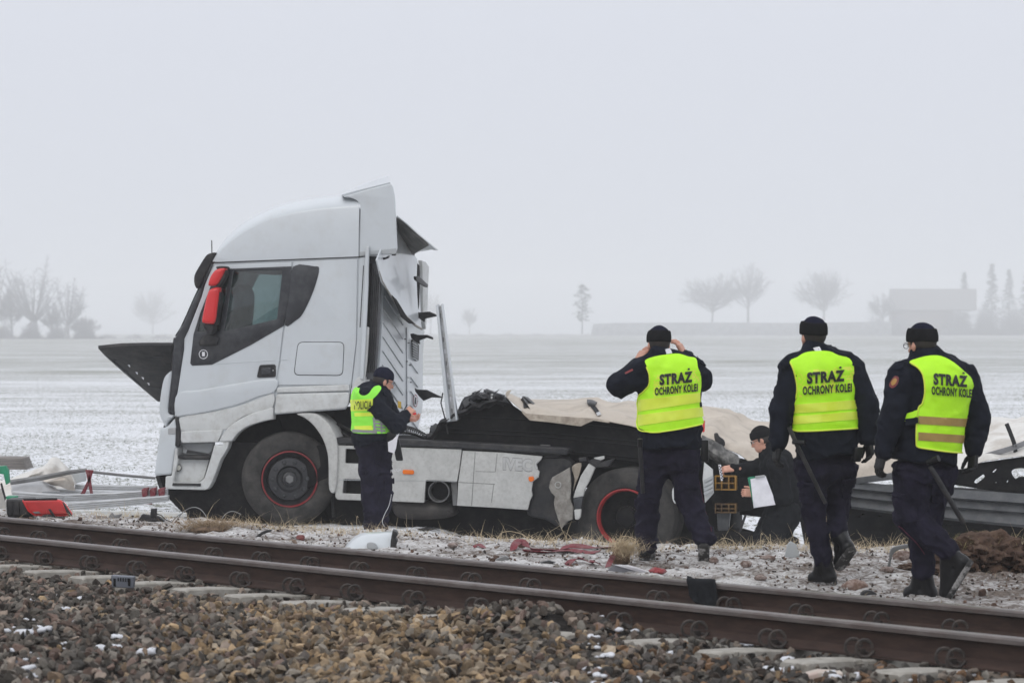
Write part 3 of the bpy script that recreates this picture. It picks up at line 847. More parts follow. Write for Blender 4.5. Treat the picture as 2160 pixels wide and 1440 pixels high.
# opened front flap, underside visible
flap = [[(208, 735, 0.), (255, 729, 0.), (300, 727.5, 0.), (363, 728, 0.)],
        [(222, 752, .35), (268, 770, .35), (315, 775, .35), (362, 775, .35)],
        [(262, 787, .75), (292, 803, .75), (330, 810, .75), (360, 812, .75)],
        [(322, 836, 1.15), (333, 846, 1.15), (345, 846, 1.15), (358, 846, 1.15)]]
fl = sheet('opened_front_flap', [[TP.px(*p) for p in r_] for r_ in flap], BLACKP, truck, .035, 30, noise=.012, ns=3)
for a_, b_ in (((240, 748, .2), (352, 835, 1.1)), ((275, 745, .22), (356, 800, .7)), ((310, 738, .15), (357, 770, .35)), ((225, 748, .3), (322, 832, 1.1)), ((238, 758, .33), (345, 752, .2)), ((262, 782, .6), (352, 778, .45)),((300,812,.9),(356,820,.85))):
    Acc().tube([TP.px(a_[0], a_[1], a_[2] - .03), TP.px(b_[0], b_[1], b_[2] - .03)], .012, 5).build('flap_rib', DARK, fl)
for (x, y) in ((271, 771), (287, 786), (300, 797), (312, 809)):
    tpl('flap_clip', [(x - 2, y - 2), (x + 3, y - 1), (x + 3, y + 4)], PAPER, .30, .01, .001, parent=fl)
# --- steps
tpl('step_back', rnd([(368, 946), (384, 955), (446, 960), (452, 940), (470, 940), (455, 1000), (440, 1020), (356, 1020)], 3), GREYW, .16, .03, .006)
tpl('step_frame', rnd([(349, 1004), (362, 1003), (369, 946), (374, 944), (374, 958), (376, 968), (366, 1012), (366, 1017), (420, 1017), (431, 1008), (449, 950), (451, 939), (470, 938), (470, 932), (484, 930), (480, 945), (465, 970), (448, 1015), (440, 1029), (434, 1033), (352, 1031), (348, 1028)], 3), WHITE_D, -.03, .22, .012)
tpl('step_riser', [(376, 968), (441, 969), (430, 1008), (420, 1016), (367, 1016)], WHITE_D, .05, .02, .004)
for ol in (rnd([(376, 959), (441, 961), (440, 967), (375, 966)], 1), rnd([(364, 1018), (423, 1019), (423, 1025), (363, 1024)], 1)):
    tpl('step_tread', ol, BLACKP, -.05, .2, .004)
tpl('step_cavity', [(382, 934), (452, 933), (446, 950), (440, 956), (392, 948)], GREYW, .10, .03, .005)
V, Fc = lathe(TP.px(376, 986, .045), -VD, [(0, .03), (.030, .03), (.034, .02), (.040, .034), (.043, .03), (.043, 0)], 24); mk('side_lamp', V, Fc, STEEL, truck)
V, Fc = lathe(TP.px(376, 986, .010), -VD, [(0, .006), (.028, .004), (.031, 0)], 24); mk('lamp_lens', V, Fc, mat('clear_lens', (.45, .45, .4), .2), truck)
# under-bumper skirt and engine bay
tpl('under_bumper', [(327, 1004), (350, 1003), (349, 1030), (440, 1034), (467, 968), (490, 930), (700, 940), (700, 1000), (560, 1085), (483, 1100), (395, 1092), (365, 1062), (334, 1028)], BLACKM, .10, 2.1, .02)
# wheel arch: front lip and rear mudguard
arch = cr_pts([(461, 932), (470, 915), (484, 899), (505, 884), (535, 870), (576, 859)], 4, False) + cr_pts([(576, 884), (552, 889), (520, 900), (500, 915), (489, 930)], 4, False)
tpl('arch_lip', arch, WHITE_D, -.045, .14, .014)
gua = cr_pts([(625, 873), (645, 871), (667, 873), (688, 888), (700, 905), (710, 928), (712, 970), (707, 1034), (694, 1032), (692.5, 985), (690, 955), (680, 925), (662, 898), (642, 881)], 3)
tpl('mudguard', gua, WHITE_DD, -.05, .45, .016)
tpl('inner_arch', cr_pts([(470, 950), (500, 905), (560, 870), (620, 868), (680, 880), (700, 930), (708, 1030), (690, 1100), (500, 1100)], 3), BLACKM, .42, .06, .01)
tpl('underbody_shade_mass', [(580, 868), (740, 862), (745, 925), (850, 930), (1190, 965), (1190, 1150), (1010, 1150), (800, 1140), (690, 1095), (640, 1000)], BLACKM, .34, 1.6, .03)  # underbody block carried down to stand in for darkness under the truck
# --- wheels
def wheel(O, ax, steer, name_lbl, Rt=.520, depth=.30, deep=False, rimc=REDR, tilt=0):
    """O = centre of the outer tyre face, ax = outward axis"""
    w_ = bpy.data.objects.new('wheel', None); COL.objects.link(w_); w_.parent = truck; ORG[w_.name] = org(truck)
    W_ = depth
    rr = .311
    pr = [(rr, -.01), (rr + .02, .012), (rr + .06, .022), (.45, .014), (.485, .0), (.506, -.02), (Rt, -.05)]
    step = W_ / 5.
    h = -.05
    for k in range(5):
        pr += [(Rt + .002, h - step * .18 * .8), (Rt + .002, h - step * .62 * .8), (Rt - .014, h - step * .66 * .8), (Rt - .014, h - step * .92 * .8)]; h -= step * .82
    pr += [(Rt, h), (.50, -W_ + .02), (.45, -W_), (rr, -W_ + .01)]
    V, Fc = lathe(O, ax, pr, 72)
    # shoulder blocks: push alternate sectors
    ty = mk('tyre', V, Fc, RUBBER, w_, 30)
    if not deep:
        V, Fc = lathe(O, ax, [(rr + .004, -.015), (rr + .002, .008), (rr - .008, .010), (rr - .014, .0), (rr - .018, -.04)], 64); mk('rim_flange', V, Fc, rimc, w_)
        V, Fc = lathe(O, ax, [(rr - .016, -.02), (rr - .03, -.05), (.262, -.065), (.245, -.075), (.243, -.05), (.232, -.03), (.150, -.012), (.138, -.03), (.125, -.05), (.08, -.055), (.076, -.02), (.06, -.012), (0, -.010)], 64); mk('rim', V, Fc, HUBM, w_)
        A = Vector((0, 0, 1)); a3 = Vector(ax).normalized(); A = (A - A.dot(a3) * a3).normalized(); B = a3.cross(A)
        for k in range(10):
            t = 2 * math.pi * (k + .5) / 10
            c = Vector(O) + (A * math.cos(t) + B * math.sin(t)) * .192 - a3 * .022
            V, Fc = lathe(c, a3, [(.030, -.01), (.029, .004), (.022, .006), (.021, .022), (.016, .034), (0, .038)], 12); mk('wheel_nut', V, Fc, mat('nut_cover', (.035, .036, .039), .25, var=.1), w_, 40)
        V, Fc = lathe(Vector(O), a3, [(.052, -.02), (.050, .008), (.044, .014), (0, .016)], 6); mk('hub_cap', V, Fc, STEEL, w_, 20)
        for k in range(10):
            t = 2 * math.pi * k / 10; c = Vector(O) + (A * math.cos(t) + B * math.sin(t)) * .095 - a3 * .052
            V, Fc = lathe(c, a3, [(.010, 0), (.010, .012), (0, .014)], 6); mk('hub_bolt', V, Fc, HUBM, w_, 40)
    else:
        V, Fc = lathe(O, ax, [(rr + .004, -.012), (rr + .003, .010), (rr - .010, .012), (rr - .016, -.0), (rr - .020, -.045), (rr - .028, -.055)], 64); mk('rim_flange', V, Fc, mat('red_rim_paint', (.36, .02, .024), .42, dirt=(.10, .04, .035), dirt_amt=.6, dirt_s=14), w_)
        V, Fc = lathe(O, ax, [(rr - .026, -.05), (rr - .034, -.15), (rr - .06, -.17), (.225, -.185), (.2, -.175), (.13, -.165), (.118, -.14), (.11, -.06), (.095, -.035), (.06, -.03), (0, -.028)], 64); mk('rim', V, Fc, BLACKM, w_)
        V, Fc = lathe(O, ax, [(.118, -.13), (.108, -.055), (.085, -.034), (0, -.03)], 24); mk('hub_cap', V, Fc, mat('grey_hub', (.06, .058, .055), .7, bump=.5, bs=60), w_, 20)
        a3 = Vector(ax).normalized(); A = Vector((0, 0, 1)); A = (A - A.dot(a3) * a3).normalized(); B = a3.cross(A)
        for k in range(10):
            t = 2 * math.pi * k / 10; c = Vector(O) + (A * math.cos(t) + B * math.sin(t)) * .168 - a3 * .18
            V, Fc = lathe(c, a3, [(.017, 0), (.016, .04), (0, .045)], 6); mk('wheel_nut', V, Fc, BLACKM, w_, 40)
    return w_
axf = Vector((math.sin(R(8)), -math.cos(R(8)), 0))
wheel(TP.px(611, 1010, .015), axf, 0, '')
wheel(TP.px(611, 1010, .015) + VD * 2.1 , -axf, 0, '')
axr = Vector((-math.sin(R(15)), -math.cos(R(15)), 0))
Orear = TP.px(1318, 1091, .03)
wheel(Orear, axr, 0, '', Rt=.535, deep=True)
wheel(Orear - axr * .33, axr, 0, '', Rt=.535, deep=True)
wheel(Orear - axr * 2.2, -axr, 0, '', Rt=.535, deep=True)
wheel(Orear - axr * 1.87, -axr, 0, '', Rt=.535, deep=True)
Acc().tube([Orear - axr * .3, Orear - axr * 2.0], .12, 14).build('rear_axle', BLACKM, truck)
Acc().tube([TP.px(611, 1010, .25), TP.px(611, 1010, .25) + VD * 1.7], .07, 12).build('front_axle', BLACKM, truck)
# --- side fairings behind the front wheel
slots = [rnd([(729, 946), (772, 947.5), (772, 978), (728, 976.5)], 2), rnd([(724.5, 1010), (776, 1011), (776, 1042), (722, 1040)], 2)]
fa = tpl('side_fairing', rnd([(710, 938.5), (850, 943), (974, 947), (970, 980), (964, 1015), (898, 1012.5), (895, 1060), (826, 1057), (712, 1053.5), (707, 1048), (708, 1000)], 3), WHITE_DD, -.01, .04, .008, holes=slots)
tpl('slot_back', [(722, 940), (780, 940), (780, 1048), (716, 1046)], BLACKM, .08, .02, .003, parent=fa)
tpl('slot_bar', [(724, 1012), (730, 1012), (729, 1040), (723, 1040)], BLACKP, .02, .03, .004, parent=fa)
tpl('fairing_seam', [(715, 1011), (964, 1014.4), (964, 1016), (900, 1014), (715, 1012.6)], GREYW, -.014, .006, .001, parent=fa)
tpl('marker_lamp', rnd([(849, 990), (873, 991), (873, 1000.5), (849, 999.5)], 4), ORANGE, -.028, .02, .006, parent=fa)
jag = [(1144, 962), (1141, 969), (1131.7, 978.6), (1134, 990), (1138, 994), (1136, 1006), (1124, 1015), (1121, 1033.6), (1123, 1044), (1118, 1055), (1113, 1075)]
fb = tpl('side_fairing', [(976, 950), (1060, 954)] + jag + [(1040, 1070), (963.6, 1066), (966.7, 1015)], WHITE_DD, -.012, .04, .007)
for ol in ([(1001.5, 953), (1003, 953), (995.5, 1066), (994, 1066)], [(967, 1016), (1044, 1020), (1044, 1021.4), (967, 1017.4)], [(1048, 956), (1049.4, 956), (1045.4, 994), (1044, 994)], [(1003, 993), (1045, 994), (1045, 995.3), (1003, 994.3)], [(1041, 1020), (1042.4, 1020), (1037, 1060), (1035.6, 1060)]):
    tpl('panel_groove', ol, mat('groove_shadow_plastic', (.2, .2, .19), .7), -.0135, .004, .0005, parent=fb)
tpl('marker_lamp', rnd([(1114.5, 1005), (1125, 1004), (1127, 1012), (1121, 1016), (1115, 1014)], 3), ORANGE, -.03, .02, .006, parent=fb)
def tmap(x0, y0, x1, y1, h, pl=TP, off=-.016, slant=0):
    def f(x, y): return pl.px(x0 + (x1 - x0) * x + slant * y, y0 + (y1 - y0) * x - h * y, off)
    return f
EMB = mat('embossed_letter', (.445, .445, .435), .5); EDG = mat('letter_edge', (.27, .27, .26), .6)
text3d('IVEC', tmap(1061, 988, 1122, 992, 23), EMB, fb, 'lettering', .05)
text3d('IVEC', tmap(1060.4, 988.8, 1122.8, 992.8, 24.4, off=-.0138), EDG, fb, 'lettering', .075)
for r0, r1, m_, o_ in ((11.5, 7.2, EMB, -.017), (12.3, 6.4, EDG, -.0145)):   # left arc of the torn-off O
    aa = [math.radians(a) for a in range(115, 246, 13)]
    tpl('lettering', [(1137 + r0 * .82 * math.cos(a), 980 - r0 * math.sin(a)) for a in aa] + [(1137 + r1 * .82 * math.cos(a), 980 - r1 * math.sin(a)) for a in aa[::-1]], m_, o_, .003, .0005, parent=fb)
# torn panel interior and exhaust
tpl('battery_box', cr_pts([(1120, 975), (1160, 965), (1205, 975), (1200, 1060), (1185, 1110), (1150, 1095), (1113, 1085), (1112, 1050)], 3), BLACKP, .06, .3, .02)
ex = Acc()
V, Fc = lathe(TP.px(925.5, 1036.5, -.03), (Vector(-VD) + Vector((0, 0, -.05)) + UD * .05), [(.098, -.25), (.105, -.02), (.112, .0), (.118, .0), (.114, -.03), (.112, -.3)], 32)
ee = mk('exhaust_pipe', [Vector(v) for v in V], Fc, STEEL, truck)
V, Fc = lathe(TP.px(925.5, 1036.5, .10), -VD, [(0, 0), (.10, 0)], 24); mk('exhaust_bore', V, Fc, BLACKM, truck)
tpl('silencer', cr_pts([(830, 1050), (900, 1058), (945, 1060), (958, 1075), (950, 1090), (900, 1096), (840, 1092), (824, 1070)], 4), mat('silencer_steel', (.05, .045, .042), .5, metal=.3, dirt=(.1, .09, .08)), .10, .7, .08)
tpl('bracket', [(950, 1012), (966, 1014), (964, 1066), (955, 1066)], STEEL, .06, .04, .01)
# catwalk edge (black strip)
tpl('side_rail_cover', rnd([(709, 922), (850, 927), (975, 932), (1195, 945), (1199, 950), (1196, 959), (975, 946), (850, 941), (708, 936)], 3), BLACKP, -.03, .3, .012)
tpl('side_rail_strip', [(712, 930), (975, 941), (1190, 953), (1190, 955), (975, 943), (712, 932)], DARK, -.034, .01, .002)
tpl('chassis_rail', [(700, 935), (1460, 985), (1460, 1040), (700, 1000)], BLACKM, .8, .25, .02)
tpl('chassis_rail', [(700, 935), (1460, 985), (1460, 1040), (700, 1000)], BLACKM, 1.5, .1, .02)
tpl('fifth_wheel', rnd([(1180, 955), (1420, 972), (1440, 990), (1200, 985)], 3), BLACKM, .5, 1.3, .02)
# torn grey mudflap, white splash strip
tpl('torn_mudguard', [(1202, 984.7), (1190, 992), (1165, 1006), (1160, 1015), (1157.6, 1027.5), (1162, 1038), (1170, 1046), (1168, 1060), (1170, 1073), (1176, 1092), (1183.6, 1116), (1195, 1100), (1208, 1094.7), (1210, 1070), (1203, 1052), (1205, 1020)], mat('grimy_grey_plastic', (.25, .235, .21), .7, var=.15, vs=12, dirt=(.12, .10, .085), dirt_amt=.6, dirt_s=14, bump=.6, bs=24, bd=.03), -.10, .03, .010)
V, Fc = lathe(TP.px(1177, 1022, -.105), -VD, [(.028, 0), (.03, .006), (.034, .006), (.036, 0)], 20); mk('mudguard_boss', V, Fc, WHITE_DD, truck)
tpl('torn_cloth', cr_pts([(1206, 984), (1226, 976), (1222, 1000), (1214, 1020), (1208, 1036), (1212, 1010)], 3), TARPI, -.04, .02, .006)
tpl('splash_guard', [(1241.7, 977), (1256, 984), (1244, 1012), (1234, 1030), (1230, 1046), (1209, 1050), (1213, 1035), (1225, 1003)], WHITE_DD, -.14, .06, .010)
tpl('splash_guard', [(1209, 1051), (1230, 1045), (1226, 1072), (1211, 1073)], DARK, -.14, .05, .010)
tpl('splash_guard', rnd([(1211, 1074), (1226, 1073), (1224, 1091), (1219, 1096), (1212.6, 1094.7)], 3), WHITE_DD, -.14, .05, .008)
tpl('bent_bracket', [(1240, 972), (1262, 963), (1275, 961), (1275, 967), (1266, 975), (1296, 966), (1284, 984), (1256, 986)], BLACKP, -.16, .10, .01)
tpl('bent_bracket', [(1253, 965), (1274, 961), (1275, 967), (1266, 970), (1254, 967)], WHITE_DD, -.175, .02, .004)
tpl('bent_bracket', [(1220, 966), (1236, 963), (1238, 972), (1222, 974)], BLACKP, -.10, .10, .01)
tpl('rear_mudguard', cr_pts([(1419, 1030), (1434, 1020), (1437, 1035), (1430, 1055), (1424, 1062), (1418, 1050)], 3), WHITE_D, -.3, .02, .005)
# --- rear of the cab: posts, fins, back wall
tpl('rear_corner_panel', rnd([(757, 543), (776, 541), (776, 560), (771, 700), (764, 800), (757, 830), (742, 830), (742, 808), (752, 720)], 3), WHITE, .01, .05, .01)
tpl('side_fin_post', rnd([(770.5, 519), (778.5, 519), (777, 600), (771, 720), (766, 800), (759, 800), (763, 700), (769, 600)], 2), WHITE, -.06, .035, .008)
tpl('side_fin_post', rnd([(773, 689), (778, 690), (774, 760), (768, 812), (762, 812), (768, 740)], 2), WHITE_D, -.02, .04, .008)
tpl('seam_gap', [(766, 560), (767.5, 560), (760, 690), (758.5, 690)], BLACKM, .006, .01, .001)
tpl('lower_corner_panel', rnd([(753, 795), (768, 793), (766, 830), (748, 846), (738, 860), (740, 820)], 5), WHITE_D, -.03, .3, .015)
fin = tpl('rubber_fin', [(779, 545), (791, 547), (803, 588), (801, 666), (798, 720), (794, 780), (786, 800), (770, 800), (772, 740), (777, 640)], mat('grey_rubber_fin', (.075, .078, .085), .55, var=.2), .10, .04, .006)
for k in range(5):
    x0 = 783 + k * 3.6
    tpl('fin_rib', [(x0, 560 + k * 6), (x0 + 1.6, 560 + k * 6), (x0 - 3.4, 700), (x0 - 8.4, 786), (x0 - 10, 786), (x0 - 5, 700)], BLACKP, .085, .02, .004, parent=fin)
tpl('fin_grille', [(777, 556), (785, 556), (780, 640), (776, 720), (771, 720), (774, 640)], BLACKM, .07, .02, .004)
tpl('torn_bracket', [(778, 540), (795, 541), (812, 543), (820, 539), (818, 544), (802, 550), (798, 556), (790, 552), (780, 550)], BLACKP, .06, .08, .01)
# back wall plane
P1 = TP.px(798, 720, .38); P2 = TP.px(803, 586, .38)
upv = (P2 - P1).normalized()
BW = Plane(P1, VD, VD.cross(upv))
if BW.N.dot(UD) < 0: BW.N = -BW.N
BW.V = upv
def bpl(name, ol, m, off=0., th=.02, bev=.004, parent=None): return plate(name, BW, ol, m, parent or truck, off, th, bev)
bw = bpl('back_wall', [(792, 550), (884, 560), (889, 700), (886, 740), (885, 857), (876, 903), (872, 930), (780, 930), (796, 740), (802, 600)], WHITE, -.04, .04, .01)
for y0 in range(0, 8):
    yy = 622 + y0 * 29.5
    x0, x1 = 808 - y0 * .6, 851
    bpl('wall_rib', [(x0, yy), (x0 + 2.5, yy - 1), (x1, yy + 62), (x1 - 2, yy + 64)], mat('rib_paint', (.50, .52, .54), .35), .0, .012, .004, parent=bw)
for y0 in range(0, 6):
    yy = 700 + y0 * 29.5
    bpl('wall_rib', [(865, yy + 66), (866.5, yy + 65), (882, yy + 86), (881, yy + 88)], mat('rib_paint', (.5, .5, .5)), .0, .012, .004, parent=bw)
bpl('wall_seam', [(856.5, 690), (858, 690), (859, 925), (857.5, 925)], mat('rib_paint', (.5, .5, .5)), .0, .01, .003, parent=bw)
vg = bpl('vent_grille', rnd([(867, 715), (873, 716), (881, 728), (880, 760), (876, 762), (869, 750)], 2), BLACKP, .0, .02, .004, parent=bw)
for k in range(7): bpl('vent_slat', [(868.5, 721 + k * 5.2), (879, 727.5 + k * 5.2), (879, 729.5 + k * 5.2), (868.5, 723 + k * 5.2)], GREYW, .018, .012, .002, parent=bw)
for x, y in ((854, 715), (861, 723), (857.6, 762), (864.5, 770), (859, 796), (866, 806)):
    bpl('wall_bolt', [(x - 1, y - 1), (x + 1, y - 1), (x + 1, y + 1), (x - 1, y + 1)], BLACKP, .0, .014, .001, parent=bw)
# warning sticker: red ring
def ellp(cx, cy, rx, ry, n=20): return [(cx + rx * math.cos(2 * math.pi * k / n), cy + ry * math.sin(2 * math.pi * k / n)) for k in range(n)]
bpl('warning_sticker', ellp(876, 845, 4.6, 13.5), REDR, .002, .004, .0005, parent=bw)
bpl('warning_sticker', ellp(876, 845, 3.6, 11), PAPER, .006, .003, .0005, parent=bw)
bpl('warning_sticker', [(875, 838), (877.5, 838), (878, 852), (874, 852)], INK, .009, .003, .0005, parent=bw)
tpl('rating_sticker', [(839, 845), (846, 847), (846, 862), (839, 859)], mat('sticker_ochre', (.5, .33, .05), .6), .36, .01, .001)
# big torn upper sheet hanging behind the cab
up = [[(836, 458), (842, 492), (860, 520), (880, 546)],
      [(815, 500), (838, 530), (862, 560), (884, 580)],
      [(795, 548), (825, 580), (860, 610), (886, 625)],
      [(806, 594), (832, 633), (862, 662), (888, 672)],
      [(820, 612), (845, 655), (872, 682), (889, 694)]]
rows = []
for k, r_ in enumerate(up):
    o = [.03, .06, .10, .13, .16][k]
    rows.append([BW.px(x, y, o) for i, (x, y) in enumerate(r_)])
sheet('torn_upper_sheet', [list(map(Vector, r_)) for r_ in rows], WHITE, truck, .015, 50)
# its curled lower edge
Acc().tube([BW.px(x, y, .17) for x, y in [(800, 572), (807, 594), (822, 620), (840, 647), (858, 669), (876, 686), (890, 694)]], [.005, .008, .010, .013, .014, .015, .012], 8).build('torn_edge', mat('scraped_edge', (.30, .28, .25), .6), truck)
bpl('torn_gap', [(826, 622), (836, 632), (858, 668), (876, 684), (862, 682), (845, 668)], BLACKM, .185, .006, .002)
bpl('far_corner_strip', [(882, 549), (890, 552), (897, 562), (895, 600), (893, 660), (890, 694), (883, 660), (884, 600)], WHITE_D, .02, .05, .01)
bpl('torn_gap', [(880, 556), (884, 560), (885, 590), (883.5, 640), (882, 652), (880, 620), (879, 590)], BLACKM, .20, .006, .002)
bpl('torn_rod', [(872, 583), (879, 582), (898, 600), (897, 606), (892, 604), (880, 596), (873, 590)], BLACKP, .21, .03, .006)
for ol in ([(871, 651), (875, 650), (883, 659), (905, 657), (919, 663), (920, 667), (905, 670), (896, 672), (895, 679), (888, 675), (877, 664)],
           [(865, 704), (871, 703), (880, 706), (900, 706), (912, 711), (912.6, 716), (900, 712), (884, 718), (885, 726), (878, 722), (867, 713)],
           [(874, 818), (880, 821), (900, 822), (918, 831), (934, 838), (933, 839), (910, 838), (893, 845), (884, 836), (876, 826)]):
    plate('torn_bracket', TP, ol, BLACKP, truck, 1.9, .05, .008)
# flap of roof sheet torn out behind the spoiler
rows = [[TP.px(x, y, .5) for x, y in [(836, 457), (858, 474), (880, 494), (905, 514), (923, 528)]],
        [TP.px(x, y, 1.1) for x, y in [(838, 470), (856, 495), (872, 510), (895, 520), (910, 526)]],
        [TP.px(x, y, 1.7) for x, y in [(839, 492), (852, 510), (866, 524), (878, 530), (900, 529)]],
        [TP.px(x, y, 2.1) for x, y in [(840, 494), (853, 514), (866, 530), (874, 536), (885, 531)]]]
tf = sheet('torn_roof_flap', rows, [WHITE], truck, .012, 60, noise=.01)
rows2 = [[p - VD * .03 - Vector((0, 0, .02)) for p in r_[:-1]] for r_ in rows]
sheet('torn_roof_lining', rows2, mat('grey_lining', (.14, .135, .125), .8, var=.3, vs=6, dirt=(.04, .04, .04), dirt_amt=.8, dirt_s=5), tf, .006, 60, noise=.02)
# --- mirror
mi = tpl('mirror_housing', cr_pts([(458, 567), (471, 565.5), (473, 570), (462, 592), (454, 601), (441, 603), (437.5, 599), (442, 584), (450, 572)], 3), REDP, -.24, .16, .035)
tpl('mirror_housing', cr_pts([(444, 609), (455, 606), (461, 610), (457, 645), (452, 679), (440, 683), (428, 681), (424.5, 676), (430, 645), (437, 617)], 3), REDP, -.24, .16, .035)
tpl('mirror_back', [(470, 566), (475, 566), (476, 580), (466, 598), (459, 607), (455, 603), (463, 592)], BLACKP, -.20, .14, .01)
tpl('mirror_back', [(461, 612), (465, 620), (461, 650), (456, 684), (451, 686), (452, 679)], BLACKP, -.20, .14, .01)
tpl('mirror_arm', cr_pts([(456, 562), (472, 561), (474, 567), (458, 568)], 2), BLACKP, -.20, .2, .015)
tpl('mirror_arm', cr_pts([(428, 684), (448, 681), (450, 692), (448, 702), (438, 703), (430, 694)], 3), BLACKP, -.18, .18, .02)
# --- cab interior
tpl('seat_back', cr_pts([(498, 600), (508, 606), (514, 620), (508, 645), (500, 690), (490, 730), (478, 730), (484, 680), (492, 640), (488, 620)], 3), BLACKP, .35, .5, .05)
tpl('seat_base', rnd([(455, 735), (500, 728), (500, 760), (455, 760)], 5), BLACKP, .3, .55, .05)
tpl('seat_back', cr_pts([(498, 605), (510, 610), (516, 630), (510, 690), (500, 735), (484, 735), (492, 640)], 3), BLACKP, 1.55, .5, .05)
V, Fc = lathe(TP.px(470, 690, .6), (-UD * .5 + ZV * .3 - VD * .02), [(.20, 0), (.215, .015), (.23, 0), (.215, -.015), (.20, 0)], 28); mk('steering_wheel', V, Fc, BLACKP, truck)
tpl('dashboard', rnd([(400, 705), (425, 700), (455, 712), (455, 770), (395, 770)], 6), BLACKP, .1, 2.2, .03)
tpl('cab_floor', [(375, 800), (740, 800), (740, 850), (370, 850)], BLACKP, .1, 2.2, .02)
tpl('bunk_wall', [(600, 550), (606, 550), (598, 800), (590, 800)], mat('cab_lining', (.16, .16, .155), .8), .08, 2.25, .01)
tpl('headliner_shelf', [(455, 556), (600, 552), (600, 568), (470, 572)], mat('cab_lining', (.16, .16, .155), .8), .08, 2.25, .01)
# coiled air line
P = []
for k in range(150):
    t = k / 149; x = 843 + 62 * t; y = 905 + 22 * t - 6 * math.sin(t * 3)
    P.append(TP.px(x + 5.5 * math.cos(k * .62), y + (9.5 - 4 * t) * math.sin(k * .62), .5 + .05 * math.cos(k * .62)))
Acc().tube(P, .0075, 5).build('coiled_air_hose', BLACKP, truck)
for q in ([(690, 905), (715, 895), (745, 910), (768, 922)], [(640, 880), (690, 895), (740, 925)], [(1180, 960), (1215, 1000), (1210, 1060)], [(700, 1030), (702, 1060), (704, 1090)]):
    Acc().tube([TP.px(x, y, .3) for x, y in q], .02, 6).build('hose', BLACKP, truck)
plate('engine_side', TP, [(650, 872), (740, 864), (765, 905), (770, 925), (715, 925), (690, 890)], mat('engine_grey', (.05, .05, .052), .6, var=.4, vs=5), truck, .45, .3, .03)
# densify with Catmull-Rom in both directions
def dens(rows, n):
    o = []
    for r_ in rows: o.append([tuple(p) for p in cr_pts(r_, n, False)])
    cols_ = list(zip(*o)); o2 = [cr_pts(list(c), n, False) for c in cols_]
    return [list(r_) for r_ in zip(*o2)]
# ------------------------------------------------------------------ the wrecked semi-trailer
trl = thing('wrecked_trailer', 'crushed semi-trailer lying low behind the tractor, under a beige tarpaulin', 'trailer', TP.px(1300, 1150, .5))
def rpl(name, ol, m, v0=0., dv=.02, bev=.006, holes=(), parent=None): return plate(name, TP, ol, m, parent or trl, v0, dv, bev, list(holes))
floor = rpl('floor_panel', [(893, 926), (905, 912), (908, 897), (917, 895), (925, 899), (939, 887), (966, 862), (973, 846), (979, 837), (998, 832), (1009, 826), (1014, 832), (1024, 820), (1045, 828), (1064, 836), (1080, 855), (1116, 880), (1226, 890), (1260, 884), (1340, 900), (1420, 930), (1480, 950), (1480, 990), (1400, 985), (1260, 965), (1199, 958), (1000, 940)], BLACKM, .42, .10, .02)
for k in (1, 4, 5, 8):
    y0 = 868 + k * 8.5
    xs = 965 - (y0 - 868) * .75
    Acc().tube([TP.px(xs, y0, .41), TP.px(1150, y0 + 10, .41), TP.px(1440, y0 + 38, .41)], .008, 5).build('floor_rib', mat('black_rib', (.011, .011, .012), .7, spec=.2), floor)
rpl('floor_edge', [(966, 862), (979, 838), (1009, 826), (1064, 836), (1076, 852), (1050, 846), (1012, 840), (985, 850), (975, 866)], DARK, .30, .14, .02)
rsx = random.Random(9)
CRK = mat('crumpled_dark_sheet', (.022, .022, .024), .5, spec=.3, var=.4, vs=9, dirt=(.10, .095, .09), dirt_amt=.5, dirt_s=12)
for (xa, ya, xb, yb, n_) in ((965, 866, 1064, 838, 9), (900, 918, 975, 858, 7)):
    top_ = [(xa + (xb - xa) * k / n_ + rsx.uniform(-2, 2), ya + (yb - ya) * k / n_ + rsx.uniform(-5, 3) - 5 * math.sin(math.pi * k / n_)) for k in range(n_ + 1)]
    rows = [[TP.px(x, y, .34) for x, y in top_], [TP.px(x + rsx.uniform(-2, 2), y + 7 + rsx.uniform(-2, 3), .24 + rsx.uniform(-.04, .06)) for x, y in top_], [TP.px(x + 2, y + 16 + rsx.uniform(-3, 5), .36 + rsx.uniform(-.06, .04)) for x, y in top_]]
    sheet('crumpled_sheet', dens([[tuple(p) for p in r_] for r_ in rows], 3), CRK, trl, .01, 35, noise=.03, ns=9)
for k in range(26):
    x = rsx.uniform(985, 1062); y = 838 - 12 * math.sin(math.pi * (x - 975) / 95) + rsx.uniform(-3, 12); a = rsx.uniform(-.6, .5); L_ = rsx.uniform(6, 18); w_ = rsx.uniform(1.2, 3.2)
    rpl('torn_shred', [(x, y), (x + L_ * math.cos(a), y + L_ * math.sin(a)), (x + L_ * .8 * math.cos(a), y + L_ * math.sin(a) + w_), (x + 1, y + w_ * 1.6)], rsx.choice((TRAILG, CRK, BLACKP, DARK)), rsx.uniform(.16, .26), .012, .002)
for ol in ([(1000, 834), (1008, 824), (1012, 828), (1016, 836)], [(1020, 821), (1040, 826), (1064, 833), (1063, 838), (1040, 832), (1020, 826)], [(1034, 830), (1046, 832), (1040, 850), (1030, 846)], [(905, 903), (918, 892), (926, 898), (912, 914)], [(975, 846), (988, 838), (990, 852), (980, 860)]):
    rpl('torn_steel', ol, TRAILG, .25, .06, .006)
rpl('torn_steel', [(1035, 831), (1040, 830), (1038, 842), (1035, 840)], WHITE_D, .24, .02, .003)
rpl('hook', rnd([(1139, 937), (1160, 938), (1158, 945), (1140, 944)], 2), STEEL, .36, .05, .006)
rpl('lower_mass', [(1180, 955), (1450, 960), (1530, 975), (1545, 1000), (1545, 1150), (1480, 1180), (1420, 1180), (1420, 1040), (1300, 975)], BLACKM, 1.0, 1.2, .03)
